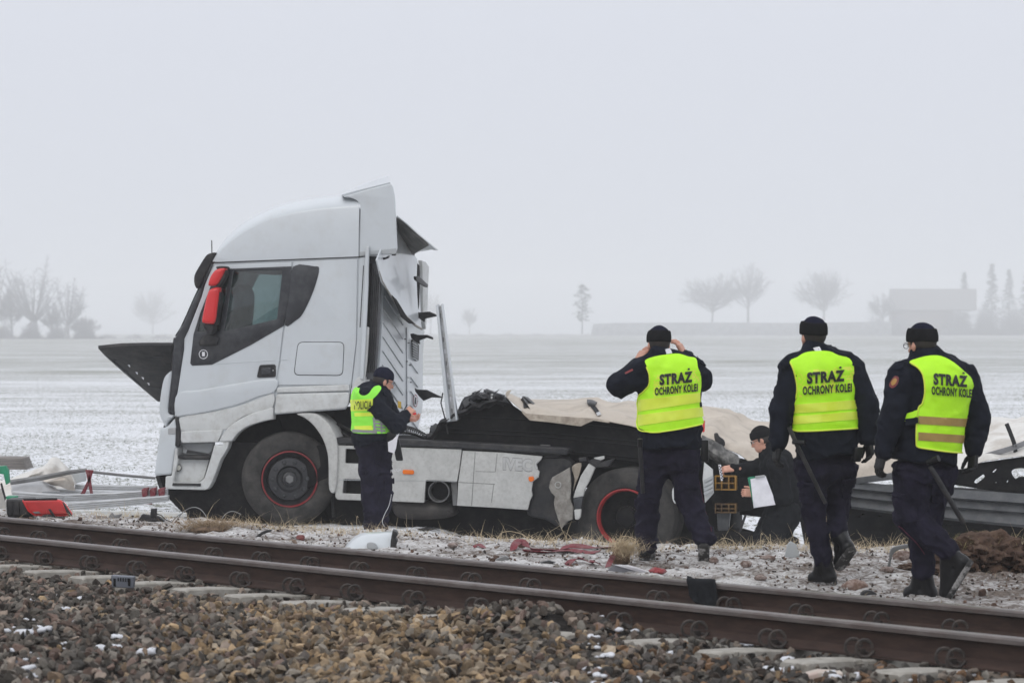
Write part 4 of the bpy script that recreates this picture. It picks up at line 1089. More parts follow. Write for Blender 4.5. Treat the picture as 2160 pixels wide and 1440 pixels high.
# tarpaulin: draped sheet, row by row from the lower torn edge to the far top edge
xs = [1068, 1100, 1120, 1160, 1200, 1250, 1300, 1345, 1400, 1450, 1490, 1525, 1560, 1600, 1650, 1700, 1760, 1800, 1850, 1890, 1940, 1990]
top = [833, 840, 842, 843, 843.5, 843, 848, 851, 852, 852, 856, 864, 876, 886, 888, 887, 884, 882, 880, 880, 883, 886]
low = [838, 866, 880, 884, 886, 883, 892, 902, 928, 945, 935, 945, 960, 985, 1000, 1008, 1014, 1008, 1002, 996, 992, 990]
rows = []
nr = 9
for i in range(nr):
    f = i / (nr - 1); r_ = []
    for k, x in enumerate(xs):
        y = low[k] + (top[k] - low[k]) * (f ** .8)
        v = .28 + 2.0 * f ** 1.5
        y += 4.0 * math.sin(x * .035 + i * 1.3) * math.sin(math.pi * f) 
        r_.append((x, y, v))
    rows.append(r_)
def fold(P, amp=.03):
    p = np.array(P); return p
rows = dens(rows, 5)
rw = []
for r_ in rows:
    q = np.array([tuple(TP.px(p.x, p.y, p.z)) for p in r_])
    u = np.array([[p.x * .016 + p.y * .02, p.y * .014, 0] for p in r_]) + fbm(q * .5, 2)[:, None] * .5
    ridge = 1 - np.abs(vnoise(u * 1.25))
    ed = np.array([min(1, max(.15, (p.z - .28) * 4)) for p in r_])
    q[:, 2] += (.05 * (ridge ** 4) - .02) * ed; q[:, 1] -= .09 * ridge ** 5 * ed
    rw.append([Vector(a) for a in q])
tarp = sheet('tarpaulin', rw, TARP, trl, .008, 60, noise=.008, ns=2.6)
# hanging hem at the front left and loops
hem = [[TP.px(x, y, .25) for x, y in [(1100, 866), (1110, 872), (1160, 876), (1220, 880), (1250, 881), (1285, 888)]],
       [TP.px(x, y, .22) for x, y in [(1104, 872), (1118, 886), (1160, 890), (1225, 899), (1252, 886), (1285, 891)]]]
sheet('tarpaulin_hem', hem, TARPI, trl, .006, 60, noise=.01, ns=12)
rpl('tarpaulin_tip', cr_pts([(1066, 832), (1070, 824), (1078, 822), (1075, 828), (1070, 836)], 2), TARP, .3, .02, .004)
def strap(name, pts, wpx, m, v0=.18, th=.006, parent=None):
    P = cr_pts(pts, 4, False); L_ = []; R_ = []
    for i in range(len(P)):
        t = (P[min(i + 1, len(P) - 1)] - P[max(i - 1, 0)]).normalized(); n_ = Vector((-t.y, t.x)); L_.append(P[i].xy + n_ * wpx / 2); R_.append(P[i].xy - n_ * wpx / 2)
    return plate(name, TP, L_ + R_[::-1], m, parent or trl, v0, th, .002)
rpl('tarp_buckle', cr_pts([(1506, 915), (1513, 913), (1517, 920), (1527, 928), (1528, 940), (1516, 942), (1509, 932)], 3), BLACKP, .2, .05, .010)
# crushed steel behind the guard, red marker
rpl('red_marker_strip', rnd([(1482, 889), (1487, 886), (1486, 910), (1482, 912)], 1), REDP, .1, .03, .004)
rows = [[TP.px(x, y, .15) for x, y in [(1480, 915), (1495, 925), (1520, 938), (1545, 958), (1560, 972)]],
        [TP.px(x, y, .05) for x, y in [(1478, 940), (1492, 950), (1512, 962), (1540, 976), (1562, 984)]],
        [TP.px(x, y, .2) for x, y in [(1482, 960), (1498, 972), (1515, 980), (1540, 984), (1562, 988)]]]
rows = dens([[tuple(p) for p in r_] for r_ in rows], 4)
sheet('crumpled_panel', rows, mat('scraped_dark_steel', (.06, .058, .055), .45, metal=.3, var=.4, vs=12, dirt=(.26, .25, .23), dirt_amt=.6, dirt_s=13), trl, .01, 40, noise=.05, ns=7)
rpl('white_box_panel', [(1485, 975), (1503, 990), (1505, 1040), (1487, 1060), (1482, 1010)], WHITE_D, -.1, .06, .008)
for k in range(4): rpl('white_box_panel', [(1484, 1012 + k * 9), (1504, 1002 + k * 9), (1505, 1008 + k * 9), (1486, 1019 + k * 9)], GREYW, -.13 - .01 * k, .03, .004)
# dark parts left of the kneeling man
rpl('support_leg', [(1512, 1080), (1540, 1080), (1534, 1130), (1514, 1128)], TRAILG, .15, .15, .01)
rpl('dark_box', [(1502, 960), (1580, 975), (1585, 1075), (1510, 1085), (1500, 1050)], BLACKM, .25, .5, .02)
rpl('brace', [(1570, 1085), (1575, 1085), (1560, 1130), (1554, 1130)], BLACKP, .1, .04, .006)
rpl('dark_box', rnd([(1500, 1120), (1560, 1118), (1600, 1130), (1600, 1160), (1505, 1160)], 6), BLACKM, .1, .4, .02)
# chocks
def chock(y0, y1, col, label):
    t_ = thing('wheel_chock_rack', label, 'chock', TP.px(1530, y1, 0))
    t_['group'] = 'yellow chocks on the trailer'
    rpl('frame', rnd([(1508, y0), (1552, y0 + 2), (1552, y1), (1509, y1 - 2)], 1), col, .16, .02, .003, parent=t_)
    for x in (1509, 1522, 1537, 1551): rpl('rib', [(x - 1.5, y0), (x + 1.5, y0), (x + 1.5, y1), (x - 1.5, y1)], col, .02, .14, .003, parent=t_)
    for y in (y0 + 1, (y0 + y1) / 2, y1 - 2): rpl('rib', [(1508, y - 1.4), (1552, y - 1), (1552, y + 1.8), (1508, y + 1.4)], col, .03, .13, .003, parent=t_)
YEL = mat('yellow_plastic', (.30, .155, .02), .5, var=.25, dirt=(.12, .07, .03), dirt_amt=.5)
chock(1003, 1034, YEL, 'upper yellow plastic wheel chock just under the checkered scale')
chock(1062, 1082, mat('shaded_dirty_yellow_plastic', (.10, .055, .015), .6, var=.3, dirt=(.05, .03, .02), dirt_amt=.7), 'lower grubby yellow wheel chock in shade beside the kneeling man')  # yellow darkened for the shade here as well as grime
# right-hand part: corrugated side, perforated frame, white tarp
rib = [(1770, 1012, 2330, 1054), (1770, 1026, 2330, 1076), (1772, 1030, 2330, 1080), (1772, 1044, 2330, 1097), (1772, 1048, 2330, 1102), (1773, 1064, 2330, 1126), (1773, 1069, 2330, 1132)]
vv = [.10, .02, .08, .02, .08, .02, .12]
rows = []
for (x0, y0, x1, y1), v in zip(rib, vv):
    rows.append([TP.px(x0 + (x1 - x0) * t, y0 + (y1 - y0) * t + 2 * math.sin(t * 5), v + .03 * math.sin(t * 7)) for t in np.linspace(0, 1, 22)])
sheet('corrugated_side', rows, TRAILG, trl, .02, 20)
rpl('side_top_edge', [(1770, 1012), (1880, 997), (1895, 1000), (1890, 1010), (1780, 1024)], TRAILG, .08, .03, .006)
rpl('frame_beam', [(1690, 1000), (1760, 1060), (2000, 1078), (2325, 1122), (2325, 1150), (2060, 1150), (1960, 1165), (1700, 1165), (1688, 1100)], BLACKM, .45, .5, .004,
    holes=[ellp(1783, 1082, 7, 3.5), ellp(1820, 1084, 3, 2), ellp(1855, 1087, 3, 2), ellp(2000, 1106, 6, 2.5), ellp(1745, 1075, 2, 2), ellp(1812, 1089, 2, 2)])
rpl('under_mass', [(1560, 975), (1640, 1000), (1780, 1015), (1780, 1080), (1700, 1110), (1688, 1100), (1560, 1085)], BLACKM, .6, 1.2, .01)
rpl('perforated_frame', [(2000, 990), (2062, 977), (2325, 940), (2325, 1056), (2100, 1036), (2000, 1020)], BLACKM, .30, .12, .01,
    holes=[[(2054, 1018), (2058, 1011), (2074, 1000), (2077, 1003), (2076, 1008), (2060, 1020)], cr_pts([(2135, 992), (2148, 987), (2166, 990), (2166, 1004), (2150, 1006), (2142, 1010), (2135, 1000)], 3), [(2092, 996), (2100, 989), (2103, 989), (2097, 996)], [(2098, 1018), (2102, 1016), (2101, 1019)], [(2123, 1016), (2126, 1012), (2126, 1016), (2124, 1018)]])
rpl('frame_mass', [(2000, 1040), (2325, 1058), (2325, 1100), (2000, 1060)], BLACKM, .5, 1.3, .02)
xs2 = [1980, 2030, 2062, 2085, 2110, 2140, 2175, 2240, 2320]
top2 = [888, 884, 882, 883, 880, 881, 877, 884, 905]; low2 = [996, 986, 976, 972, 968, 963, 956, 950, 960]
rows = []
for i in range(8):
    f = i / 7; rows.append([(x, low2[k] + (top2[k] - low2[k]) * f + 3 * math.sin(x * .05 + 2 * i), .22 + 1.8 * f ** 1.6) for k, x in enumerate(xs2)])
rows = dens(rows, 5)
rw = []
for r_ in rows:
    q = np.array([tuple(TP.px(p.x, p.y, p.z)) for p in r_]); rd = 1 - np.abs(vnoise(q * 2.6)); q[:, 1] -= .08 * rd ** 3; rw.append([Vector(a) for a in q])
sheet('white_tarpaulin', rw, TARPW, trl, .008, 60, noise=.01)
strap('tarp_strap', [(2123, 893), (2132, 915), (2140, 938), (2143, 962)], 9, STRAPK, .28, .03)
strap('tarp_strap', [(2062, 966), (2100, 955), (2140, 943), (2172, 930)], 11, STRAPG, .24, .03)
for x in (2137, 2143):
    V, Fc = lathe(TP.px(x, 940, .225), -VD, [(.006, 0), (.012, .004), (.012, .01), (.006, .012)], 10); mk('tarp_rivet', V, Fc, BLACKP, trl)
# free-standing leaning white post
post = thing('leaning_upright', 'tall white slotted aluminium upright leaning behind the cab, standing on the crushed trailer front', 'post', TP.px(953, 890, .3))
po = plate('post_web', TP, [(919, 644), (924, 641), (928, 645), (932.5, 640), (934, 650), (965, 870), (965, 887), (942, 890), (940, 870)], ALU, post, .28, .03, .006)
plate('post_flange', TP, [(919, 644), (924, 642), (950, 888), (942, 890)], WHITE, post, .22, .08, .006)
plate('post_flange', TP, [(930, 641), (933, 641), (965, 885), (961, 887)], WHITE, post, .22, .08, .006)
for k in range(9):
    f = (k + .6) / 9; x = 927 + (954 - 927) * f; y = 650 + 225 * f
    plate('post_slot', TP, rnd([(x - 1, y - 4), (x + 1.3, y - 4), (x + 2, y + 6), (x - .3, y + 6)], .8), PAPER if k % 2 else STEEL, post, .275, .006, .001)
Acc().tube([TP.px(x, y, .3) for x, y in [(934, 828), (930, 850), (938, 880), (945, 915)]], .008, 5).build('hanging_cable', BLACKP, post)
# ------------------------------------------------------------------ people: implicit-surface bodies
class SDF:
    def __init__(s, lo, hi, h):
        s.lo = np.array(lo, float); s.h = h
        s.n = np.ceil((np.array(hi) - s.lo) / h).astype(int) + 1
        s.D = np.full(tuple(s.n), .25, np.float32)
    def sub(s, lo, hi):
        a = np.clip(np.floor((np.array(lo) - s.lo) / s.h).astype(int), 0, s.n - 1); b = np.clip(np.ceil((np.array(hi) - s.lo) / s.h).astype(int) + 1, 1, s.n)
        if np.any(b <= a): return None, None
        g_ = np.meshgrid(*[s.lo[i] + s.h * np.arange(a[i], b[i]) for i in range(3)], indexing='ij')
        return tuple(slice(a[i], b[i]) for i in range(3)), np.stack(g_, -1)
    def smin(s, sl, d, k):
        D = s.D[sl]; hh = np.clip(.5 + .5 * (D - d) / k, 0, 1); s.D[sl] = D + (d - D) * hh - k * hh * (1 - hh)
    def cap(s, a, b, ra, rb, k=.02, sq=None):
        """tapered capsule; sq=(axis, factor) flattens it along axis"""
        a = np.array(a, float); b = np.array(b, float); R_ = max(ra, rb) + .06
        sl, P = s.sub(np.minimum(a, b) - R_, np.maximum(a, b) + R_)
        if sl is None: return
        ab = b - a
        if sq is not None:
            ax = np.array(sq[0], float); ax /= np.linalg.norm(ax); f = sq[1]
            q = P - a; P = a + q + (f - 1) * (q @ ax)[..., None] * ax; ab = ab + (f - 1) * (ab @ ax) * ax
        L2 = ab @ ab + 1e-9
        t = np.clip(((P - a) @ ab) / L2, 0, 1)
        d = np.linalg.norm(P - a - t[..., None] * ab, axis=-1) - (ra + (rb - ra) * t)
        if sq is not None: d = d / (1 + (sq[1] - 1) * .5)
        s.smin(sl, d, k)
    def ell(s, c, ax, r, k=.015, cut=False):
        """ellipsoid with axes ax (3 vectors) and radii r; cut=True subtracts"""
        c = np.array(c, float); R_ = max(r) + .05
        sl, P = s.sub(c - R_, c + R_)
        if sl is None: return
        q = np.stack([(P - c) @ np.array(a_, float) / r_ for a_, r_ in zip(ax, r)], -1)
        l = np.linalg.norm(q, axis=-1); d = (l - 1) * min(r) if not cut else (l - 1) * min(r)
        if cut:
            D = s.D[sl]; d = -d; hh = np.clip(.5 - .5 * (D - d) / k, 0, 1); s.D[sl] = D + (d - D) * hh + k * hh * (1 - hh)
        else: s.smin(sl, d, k)
    def cut(s, p, n, k=.004):
        """keep the side that n points away from"""
        g_ = np.meshgrid(*[s.lo[i] + s.h * np.arange(s.n[i]) for i in range(3)], indexing='ij')
        P = np.stack(g_, -1); n = np.array(n, float); n /= np.linalg.norm(n)
        s.D = np.maximum(s.D, ((P - np.array(p, float)) @ n).astype(np.float32))
    def noise(s, fn):
        m = np.abs(s.D) < .05; ii = np.argwhere(m); P = s.lo + ii * s.h
        s.D[m] += fn(P).astype(np.float32)
    def mesh(s):
        D = s.D; D[0] = D[-1] = .1; D[:, 0] = D[:, -1] = .1; D[:, :, 0] = D[:, :, -1] = .1
        ins = D < 0; n = D.shape
        c = sum(ins[i:n[0] - 1 + i, j:n[1] - 1 + j, k:n[2] - 1 + k].astype(np.int8) for i in (0, 1) for j in (0, 1) for k in (0, 1))
        act = (c > 0) & (c < 8); cell = np.argwhere(act); ids = np.full(act.shape, -1, np.int64); ids[act] = np.arange(len(cell))
        acc = np.zeros((len(cell), 3)); cnt = np.zeros(len(cell)); x, y, z = cell.T
        cor = [(0, 0, 0), (1, 0, 0), (0, 1, 0), (1, 1, 0), (0, 0, 1), (1, 0, 1), (0, 1, 1), (1, 1, 1)]
        for a, b in ((0, 1), (2, 3), (4, 5), (6, 7), (0, 2), (1, 3), (4, 6), (5, 7), (0, 4), (1, 5), (2, 6), (3, 7)):
            A, B = cor[a], cor[b]
            da = D[x + A[0], y + A[1], z + A[2]]; db = D[x + B[0], y + B[1], z + B[2]]
            m = (da < 0) != (db < 0); t = np.where(m, da / np.where(m, da - db, 1), 0)
            p = np.array(A)[None] + t[:, None] * (np.array(B) - np.array(A))[None]
            acc += p * m[:, None]; cnt += m
        V = s.lo + (cell + acc / cnt[:, None]) * s.h
        Q = []
        for ax in range(3):
            sl0 = [slice(None)] * 3; sl1 = [slice(None)] * 3; sl0[ax] = slice(0, n[ax] - 1); sl1[ax] = slice(1, n[ax])
            e_ = ins[tuple(sl0)] != ins[tuple(sl1)]; E_ = np.argwhere(e_); o1, o2 = (ax + 1) % 3, (ax + 2) % 3
            ok = (E_[:, o1] > 0) & (E_[:, o2] > 0) & (E_[:, o1] < n[o1] - 1) & (E_[:, o2] < n[o2] - 1); E_ = E_[ok]
            def I(d1, d2):
                F2 = E_.copy(); F2[:, o1] -= d1; F2[:, o2] -= d2; return ids[F2[:, 0], F2[:, 1], F2[:, 2]]
            q = np.stack([I(0, 0), I(1, 0), I(1, 1), I(0, 1)], -1)
            fl = ins[E_[:, 0], E_[:, 1], E_[:, 2]]; q = np.where(fl[:, None], q, q[:, ::-1]); Q.append(q)
        return V, np.vstack(Q)

def folds(amp, sc=11., axis=None, st=1.):
    def f(P):
        q = P * np.array([1, 1, 1.7]) * sc * .85
        r_ = 1 - np.abs(vnoise(q + 3 * vnoise(P[:, :1] * 0 + P * 4)[:, None]))
        return amp * (.5 - r_ ** 2) + amp * .35 * vnoise(P * sc * 2.7)
    return f

def lerp(a, b, t): return Vector(a) * (1 - t) + Vector(b) * t
def hand_mesh(name, wrist, d, nrm, m, parent, side=1, curl=(.35, .4, .45, .5), sc=1., thumb=.7, glove=False, h=.0045):
    """palm axis d, nrm = back of the hand normal; fingers curl towards -nrm; side=+1 puts the thumb on +l"""
    d = Vector(d).normalized(); nrm = Vector(nrm); nrm = (nrm - nrm.dot(d) * d).normalized(); l = d.cross(nrm).normalized() * side
    g_ = .002 if glove else 0.
    w_ = Vector(wrist); lo = np.array(w_) - .26 * sc; hi = np.array(w_) + .26 * sc
    s = SDF(lo, hi, h)
    for o in (-.028, -.010, .008, .026):
        s.cap(w_ + l * o * .7 * sc, w_ + (d * .088 + l * o * 1.05) * sc, (.017 + g_) * sc, (.0145 + g_) * sc, .012)
    s.cap(w_ - d * .05 * sc, w_ + d * .01 * sc, (.029 + g_) * sc, (.026 + g_) * sc, .015, sq=(nrm, 1.25))
    for j, (o, L_) in enumerate(((.030, .072), (.010, .080), (-.010, .076), (-.029, .060))):
        p = w_ + (d * .086 + l * o) * sc; dr = d + l * o * 1.6; dr.normalize(); a = curl[j] * .6
        for q, f in enumerate((.44, .31, .25)):
            ax_ = l; dd = Quaternion(d.cross(nrm).normalized(), -a) @ dr
            if dd.dot(nrm) > dr.dot(nrm) + 1e-6: dd = Quaternion(d.cross(nrm).normalized(), a) @ dr
            r1 = (.0088 - .0008 * q + g_) * sc; e_ = p + dd * L_ * f * sc
            s.cap(p, e_, r1, r1 - .0008 * sc, .004); p = e_; a += curl[j]
    t0 = w_ + (d * .018 + l * .026) * sc; dt = (d * .75 + l * (1 - .3 * thumb) - nrm * .45 * thumb).normalized()
    t1 = t0 + dt * .042 * sc; dt2 = (d * 1. + l * .25 - nrm * .5 * thumb).normalized(); t2 = t1 + dt2 * .032 * sc; t3 = t2 + (dt2 + d * .2 - l * .1).normalized() * .026 * sc
    s.cap(t0, t1, (.0155 + g_) * sc, (.0115 + g_) * sc, .01); s.cap(t1, t2, (.0112 + g_) * sc, (.0098 + g_) * sc, .005); s.cap(t2, t3, (.0098 + g_) * sc, (.008 + g_) * sc, .005)
    V, Q = s.mesh()
    return mk(name, V, Q, m, parent, 180, fix=False)

def frame_of(fwd, up=(0, 0, 1)):
    f = Vector(fwd).normalized(); u = Vector(up); u = (u - u.dot(f) * f).normalized(); r_ = f.cross(u); return r_, f, u

def person(label, Z, J, fwd, headf, look=(0, 0), cloth=NAVY, trous=NAVYT, hat=KNIT, hatstyle='cuff', gloves=True, rt=.21, loc=None, hands=None, group=None, hemz=None, tk=1.25, scale=1., headtilt=(0, 0, 1), collar=.09, boots=True, thighs=(.105, .078, .062), arms=(.085, .075, .058), legcut=True):
    g_ = thing('person', label, 'person', loc, group)
    W = {k: (at(v[0], v[1], Z + (v[2] if len(v) > 2 else 0))) for k, v in J.items()}
    r_, f, u = frame_of(fwd)
    pts = np.array([tuple(p) for p in W.values()]); lo = pts.min(0) - .28; hi = pts.max(0) + .28
    hr, hf, hu = frame_of(headf, headtilt)
    H_ = W['head']
    # ---- body: one continuous figure under the clothes
    s = SDF(lo, hi, .0105)
    s.cap(W['chest'], W['hip'], rt * .70, rt * .66, .02, sq=(f, 1.5))
    s.cap(W['shL'], W['shR'], .065, .065, .03); s.cap(W['neck'], W['chest'], .062, .10, .03)
    for a in 'LR':
        s.cap(W['sh' + a], W['el' + a], .045, .038, .015); s.cap(W['el' + a], W['wr' + a], .036, .028, .012)
        s.cap(W['hp' + a], W['kn' + a], .066, .050, .02); s.cap(W['kn' + a], W['an' + a], .044, .036, .015); s.cap(W['an' + a], lerp(W['an' + a], W['he' + a], .5), .035, .03, .02)
    s.cap(W['hpL'], W['hpR'], .07, .07, .02)
    # head
    def hp(x, y, z): return H_ + (hr * x + hf * y + hu * z) * scale
    s.cap(W['neck'], hp(0, -.015, -.08), .060, .058, .02)
    s.ell(hp(0, -.012, .035), (hr, hf, hu), (.077, .098, .092), .02)
    s.ell(hp(0, .022, -.045), (hr, hf, hu), (.058, .070, .080), .025)
    s.ell(hp(0, .060, -.085), (hr, hf, hu), (.028, .028, .024), .018)
    s.cap(hp(0, .084, .010), hp(0, .106, -.030), .010, .015, .010)
    s.cap(hp(-.032, .074, .020), hp(.032, .074, .020), .013, .013, .012)
    s.cap(hp(-.020, .078, -.062), hp(.020, .078, -.062), .011, .011, .008)
    for sd in (-1, 1):
        s.ell(hp(.078 * sd, -.008, -.012), (hr, hf, hu), (.012, .020, .033), .006)
        s.ell(hp(.032 * sd, .094, .004), (hr, hf, hu), (.014, .014, .010), .01, cut=True)
    V, Q = s.mesh(); mk('body', V, Q, SKIN, g_, 180, fix=False)
    for sd in (-1, 1):
        V, Fc = lathe(hp(.032 * sd, .080, .004), hf, [(0, .011), (.006, .009), (.010, .003), (.011, -.004)], 10); mk('eye', V, Fc, mat('eye_white', (.5, .48, .45), .3), g_)
        V, Fc = lathe(hp(.032 * sd, .0815, .004), hf, [(0, .011), (.005, .0102)], 10); mk('pupil', V, Fc, INK, g_)
    s = SDF(np.array(hp(0, 0, 0)) - .17, np.array(hp(0, 0, 0)) + .17, .008)   # hair at the nape
    s.ell(hp(0, -.022, .02), (hr, hf, hu), (.082, .095, .085), .01); s.cut(hp(0, .035, 0), hf)
    V, Q = s.mesh(); mk('hair', V, Q, mat('dark_hair', (.03, .024, .02), .7, var=.3, bump=.5, bs=200), g_, 180, fix=False)
    # ---- jacket
    s = SDF(lo, hi, .0125)
    hem = W['hem']; ch = W['chest']
    s.cap(ch, W['hip'], rt, rt * 1.0, .03, sq=(f, tk)); s.cap(W['hip'], hem, rt * 1.0, rt * 1.02, .03, sq=(f, tk))
    s.cap(W['shL'], W['shR'], .098, .098, .05, sq=(f, 1.1)); s.cap(W['neck'] - u * .02, lerp(W['neck'], W['shL'], .8), .085, .075, .05); s.cap(W['neck'] - u * .02, lerp(W['neck'], W['shR'], .8), .085, .075, .05)
    s.cap(W['neck'] - u * .03, W['neck'] + u * .030, collar, collar - .008, .02)
    for a in 'LR':
        s.cap(W['sh' + a], W['el' + a], arms[0], arms[1], .03); s.cap(W['el' + a], lerp(W['el' + a], W['wr' + a], .93), arms[1] * .97, arms[2], .02)
    s.noise(folds(.017, 9.5))
    bd_ = (hem - W['hip']).normalized()
    # flat hem: cut everything of the torso below the hem plane, but keep the arms
    sl, P = s.sub(lo, hi)
    keep = np.full(P.shape[:3], 9., np.float32)
    for a in 'LR':
        for q0, q1 in ((W['sh' + a], W['el' + a]), (W['el' + a], W['wr' + a])):
            q0 = np.array(q0); q1 = np.array(q1); ab = q1 - q0; t = np.clip(((P - q0) @ ab) / (ab @ ab), 0, 1); keep = np.minimum(keep, np.linalg.norm(P - q0 - t[..., None] * ab, axis=-1) - .085)
    pd = ((P - np.array(hem)) @ np.array(bd_)).astype(np.float32) + .012 * np.sin(P[..., 0] * 17 + P[..., 1] * 9)
    s.D = np.where(keep > 0, np.maximum(s.D, pd), s.D).astype(np.float32)
    V, Q = s.mesh(); jk = mk('jacket', V, Q, cloth, g_, 180, fix=False)
    # ---- trousers
    s = SDF(lo, hi, .0125)
    s.cap(W['hpL'], W['hpR'], rt * .56, rt * .56, .04); s.cap(W['hip'], (W['hpL'] + W['hpR']) / 2, rt * .76, rt * .58, .03, sq=(f, tk))
    for a in 'LR':
        s.cap(W['hp' + a], W['kn' + a], thighs[0], thighs[1], .03); s.cap(W['kn' + a], W['an' + a], thighs[1] * .98, thighs[2], .02)
    s.noise(folds(.024, 8.5))
    V, Q = s.mesh(); tr = mk('trousers', V, Q, trous, g_, 180, fix=False)
    # ---- boots
    for a in 'LR':
        an, kn, to, he = W['an' + a], W['kn' + a], W['to' + a], W['he' + a]
        q = np.array([tuple(an), tuple(to), tuple(he)]); s = SDF(q.min(0) - .2, q.max(0) + .22, .009)
        sd_ = (to - he).normalized(); up_ = (an - he); up_ = (up_ - up_.dot(sd_) * sd_).normalized()
        s.cap(lerp(an, kn, .38), an, .062, .056, .02)
        s.cap(an, he + up_ * .05 + sd_ * .02, .056, .046, .02); s.cap(he + up_ * .035 + sd_ * .01, to + up_ * .030 - sd_ * .02, .040, .043, .025, sq=(up_, .95)); s.cap(lerp(an, to, .12) , to + up_ * .045 - sd_ * .05, .05, .036, .02)
        s.noise(lambda P: .004 * vnoise(P * 22))
        s.cut(he, -np.array(up_))
        V, Q = s.mesh(); b_ = mk('boot', V, Q, LEATHER, g_, 180, fix=False)
        s = SDF(q.min(0) - .15, q.max(0) + .15, .009)
        s.cap(he + up_ * .006 + sd_ * .01, to + up_ * .006 - sd_ * .02, .041, .046, .01); s.cut(he - up_ * .022, -np.array(up_)); s.cut(he + up_ * .014, np.array(up_))
        V, Q = s.mesh(); mk('boot_sole', V, Q, mat('dusty_sole', (.03, .029, .028), .9, var=.2, dirt=(.42, .41, .40), dirt_amt=.7, dirt_s=14, thr=(.5, .6)), b_, 180, fix=False)
    # ---- hat
    s = SDF(np.array(hp(0, 0, 0)) - .2, np.array(hp(0, 0, 0)) + .24, .007)
    s.ell(hp(0, -.014, .052), (hr, hf, hu), (.088, .110, .098), .01)
    s.cut(hp(0, 0, .028), -(hu * 1.0 - hf * .06)); s.noise(lambda P: .0025 * vnoise(P * 30))
    V, Q = s.mesh(); ht_ = mk('beanie', V, Q, hat, g_, 180, fix=False)
    if hatstyle == 'cuff' or hatstyle == 'flap':
        s = SDF(np.array(hp(0, 0, 0)) - .2, np.array(hp(0, 0, 0)) + .24, .007)
        s.ell(hp(0, -.014, .052), (hr, hf, hu), (.094, .117, .125), .01)
        t_ = .09 if hatstyle == 'flap' else .075
        s.cut(hp(0, 0, .022), -(hu - hf * .06)); s.cut(hp(0, 0, .022 + t_), hu - hf * .1); s.noise(lambda P: .0025 * vnoise(P * 22))
        V, Q = s.mesh(); mk('hat_cuff', V, Q, KNITB, ht_, 180, fix=False)
    # ---- hands
    for a in 'LR':
        hd = (hands or {}).get(a)
        el, wr = W['el' + a], W['wr' + a]; d0 = (wr - el).normalized()
        if hd is None:
            hand_mesh('glove' if gloves else 'hand', wr, d0, r_ * (-1 if a == 'L' else 1), GLOVE if gloves else SKIN, g_, side=(1 if a == 'R' else 1) * (1 if (d0.cross(r_ * (-1 if a == 'L' else 1))).dot(f) > 0 else -1), curl=(.5, .55, .6, .6), glove=gloves, sc=1.08 if gloves else 1.)
        else:
            hand_mesh('hand', wr, hd['d'], hd['n'], hd.get('m', SKIN), g_, side=hd.get('side', 1), curl=hd.get('curl', (.35, .4, .45, .5)), thumb=hd.get('thumb', .7), sc=hd.get('sc', 1.05))
    g_['_w'] = 0; del g_['_w']
    return g_, W, (r_, f, u), jk

def bvh_of(*objs):
    V, T = [], []
    for o in objs:
        L0 = org(o); b = len(V); V += [v.co + L0 for v in o.data.vertices]; T += [tuple(i + b for i in p.vertices) for p in o.data.polygons]
    return BVHTree.FromPolygons(V, T)
def vest_torso(W, f, rt, tk, grow=.016, shoulder=.105):
    pts = np.array([tuple(W[k]) for k in ('chest', 'hip', 'hem', 'shL', 'shR', 'neck')])
    s = SDF(pts.min(0) - .34, pts.max(0) + .34, .0125); g = grow
    s.cap(W['chest'], W['hip'], rt + g, rt * 1.0 + g, .03, sq=(f, tk)); s.cap(W['hip'], W['hem'], rt + g, rt * 1.02 + g, .03, sq=(f, tk))
    s.cap(W['shL'], W['shR'], shoulder, shoulder, .05, sq=(f, 1.1))
    u = Vector((0, 0, 1))
    s.cap(W['neck'] - u * .02, lerp(W['neck'], W['shL'], .8), .085 + g, .075 + g, .05); s.cap(W['neck'] - u * .02, lerp(W['neck'], W['shR'], .8), .085 + g, .075 + g, .05)
    s.noise(lambda P: .006 * (.5 - (1 - np.abs(vnoise(P * np.array([5, 5, 15.]) + 2 * vnoise(P * 3)[:, None]))) ** 3) + .003 * vnoise(P * 24))
    V, Q = s.mesh()
    return BVHTree.FromPolygons([Vector(v) for v in V], [tuple(q) for q in Q.tolist()])
def cdt(outline, step):
    xs = [p[0] for p in outline]; ys = [p[1] for p in outline]
    P = []
    for i in range(len(outline)):
        a = Vector(outline[i][:2]); b = Vector(outline[(i + 1) % len(outline)][:2]); n = max(1, int((b - a).length / step))
        for k in range(n): P.append(a.lerp(b, k / n))
    nb = len(P)
    def inside(x, y):
        c = False; j = nb - 1
        for i in range(nb):
            if (P[i].y > y) != (P[j].y > y) and x < (P[j].x - P[i].x) * (y - P[i].y) / (P[j].y - P[i].y) + P[i].x: c = not c
            j = i
        return c
    pts_ = list(P)
    y = min(ys) + step / 2; row = 0
    while y < max(ys):
        x = min(xs) + step / 2 + (row % 2) * step / 2
        while x < max(xs):
            if inside(x, y) and min((Vector((x, y)) - q).length_squared for q in P) > (step * .4) ** 2: pts_.append(Vector((x, y)))
            x += step
        y += step * .87; row += 1
    v, e_, fa, *_ = geometry.delaunay_2d_cdt(pts_, [(i, (i + 1) % nb) for i in range(nb)], [list(range(nb))], 1, 1e-4)
    return v, fa
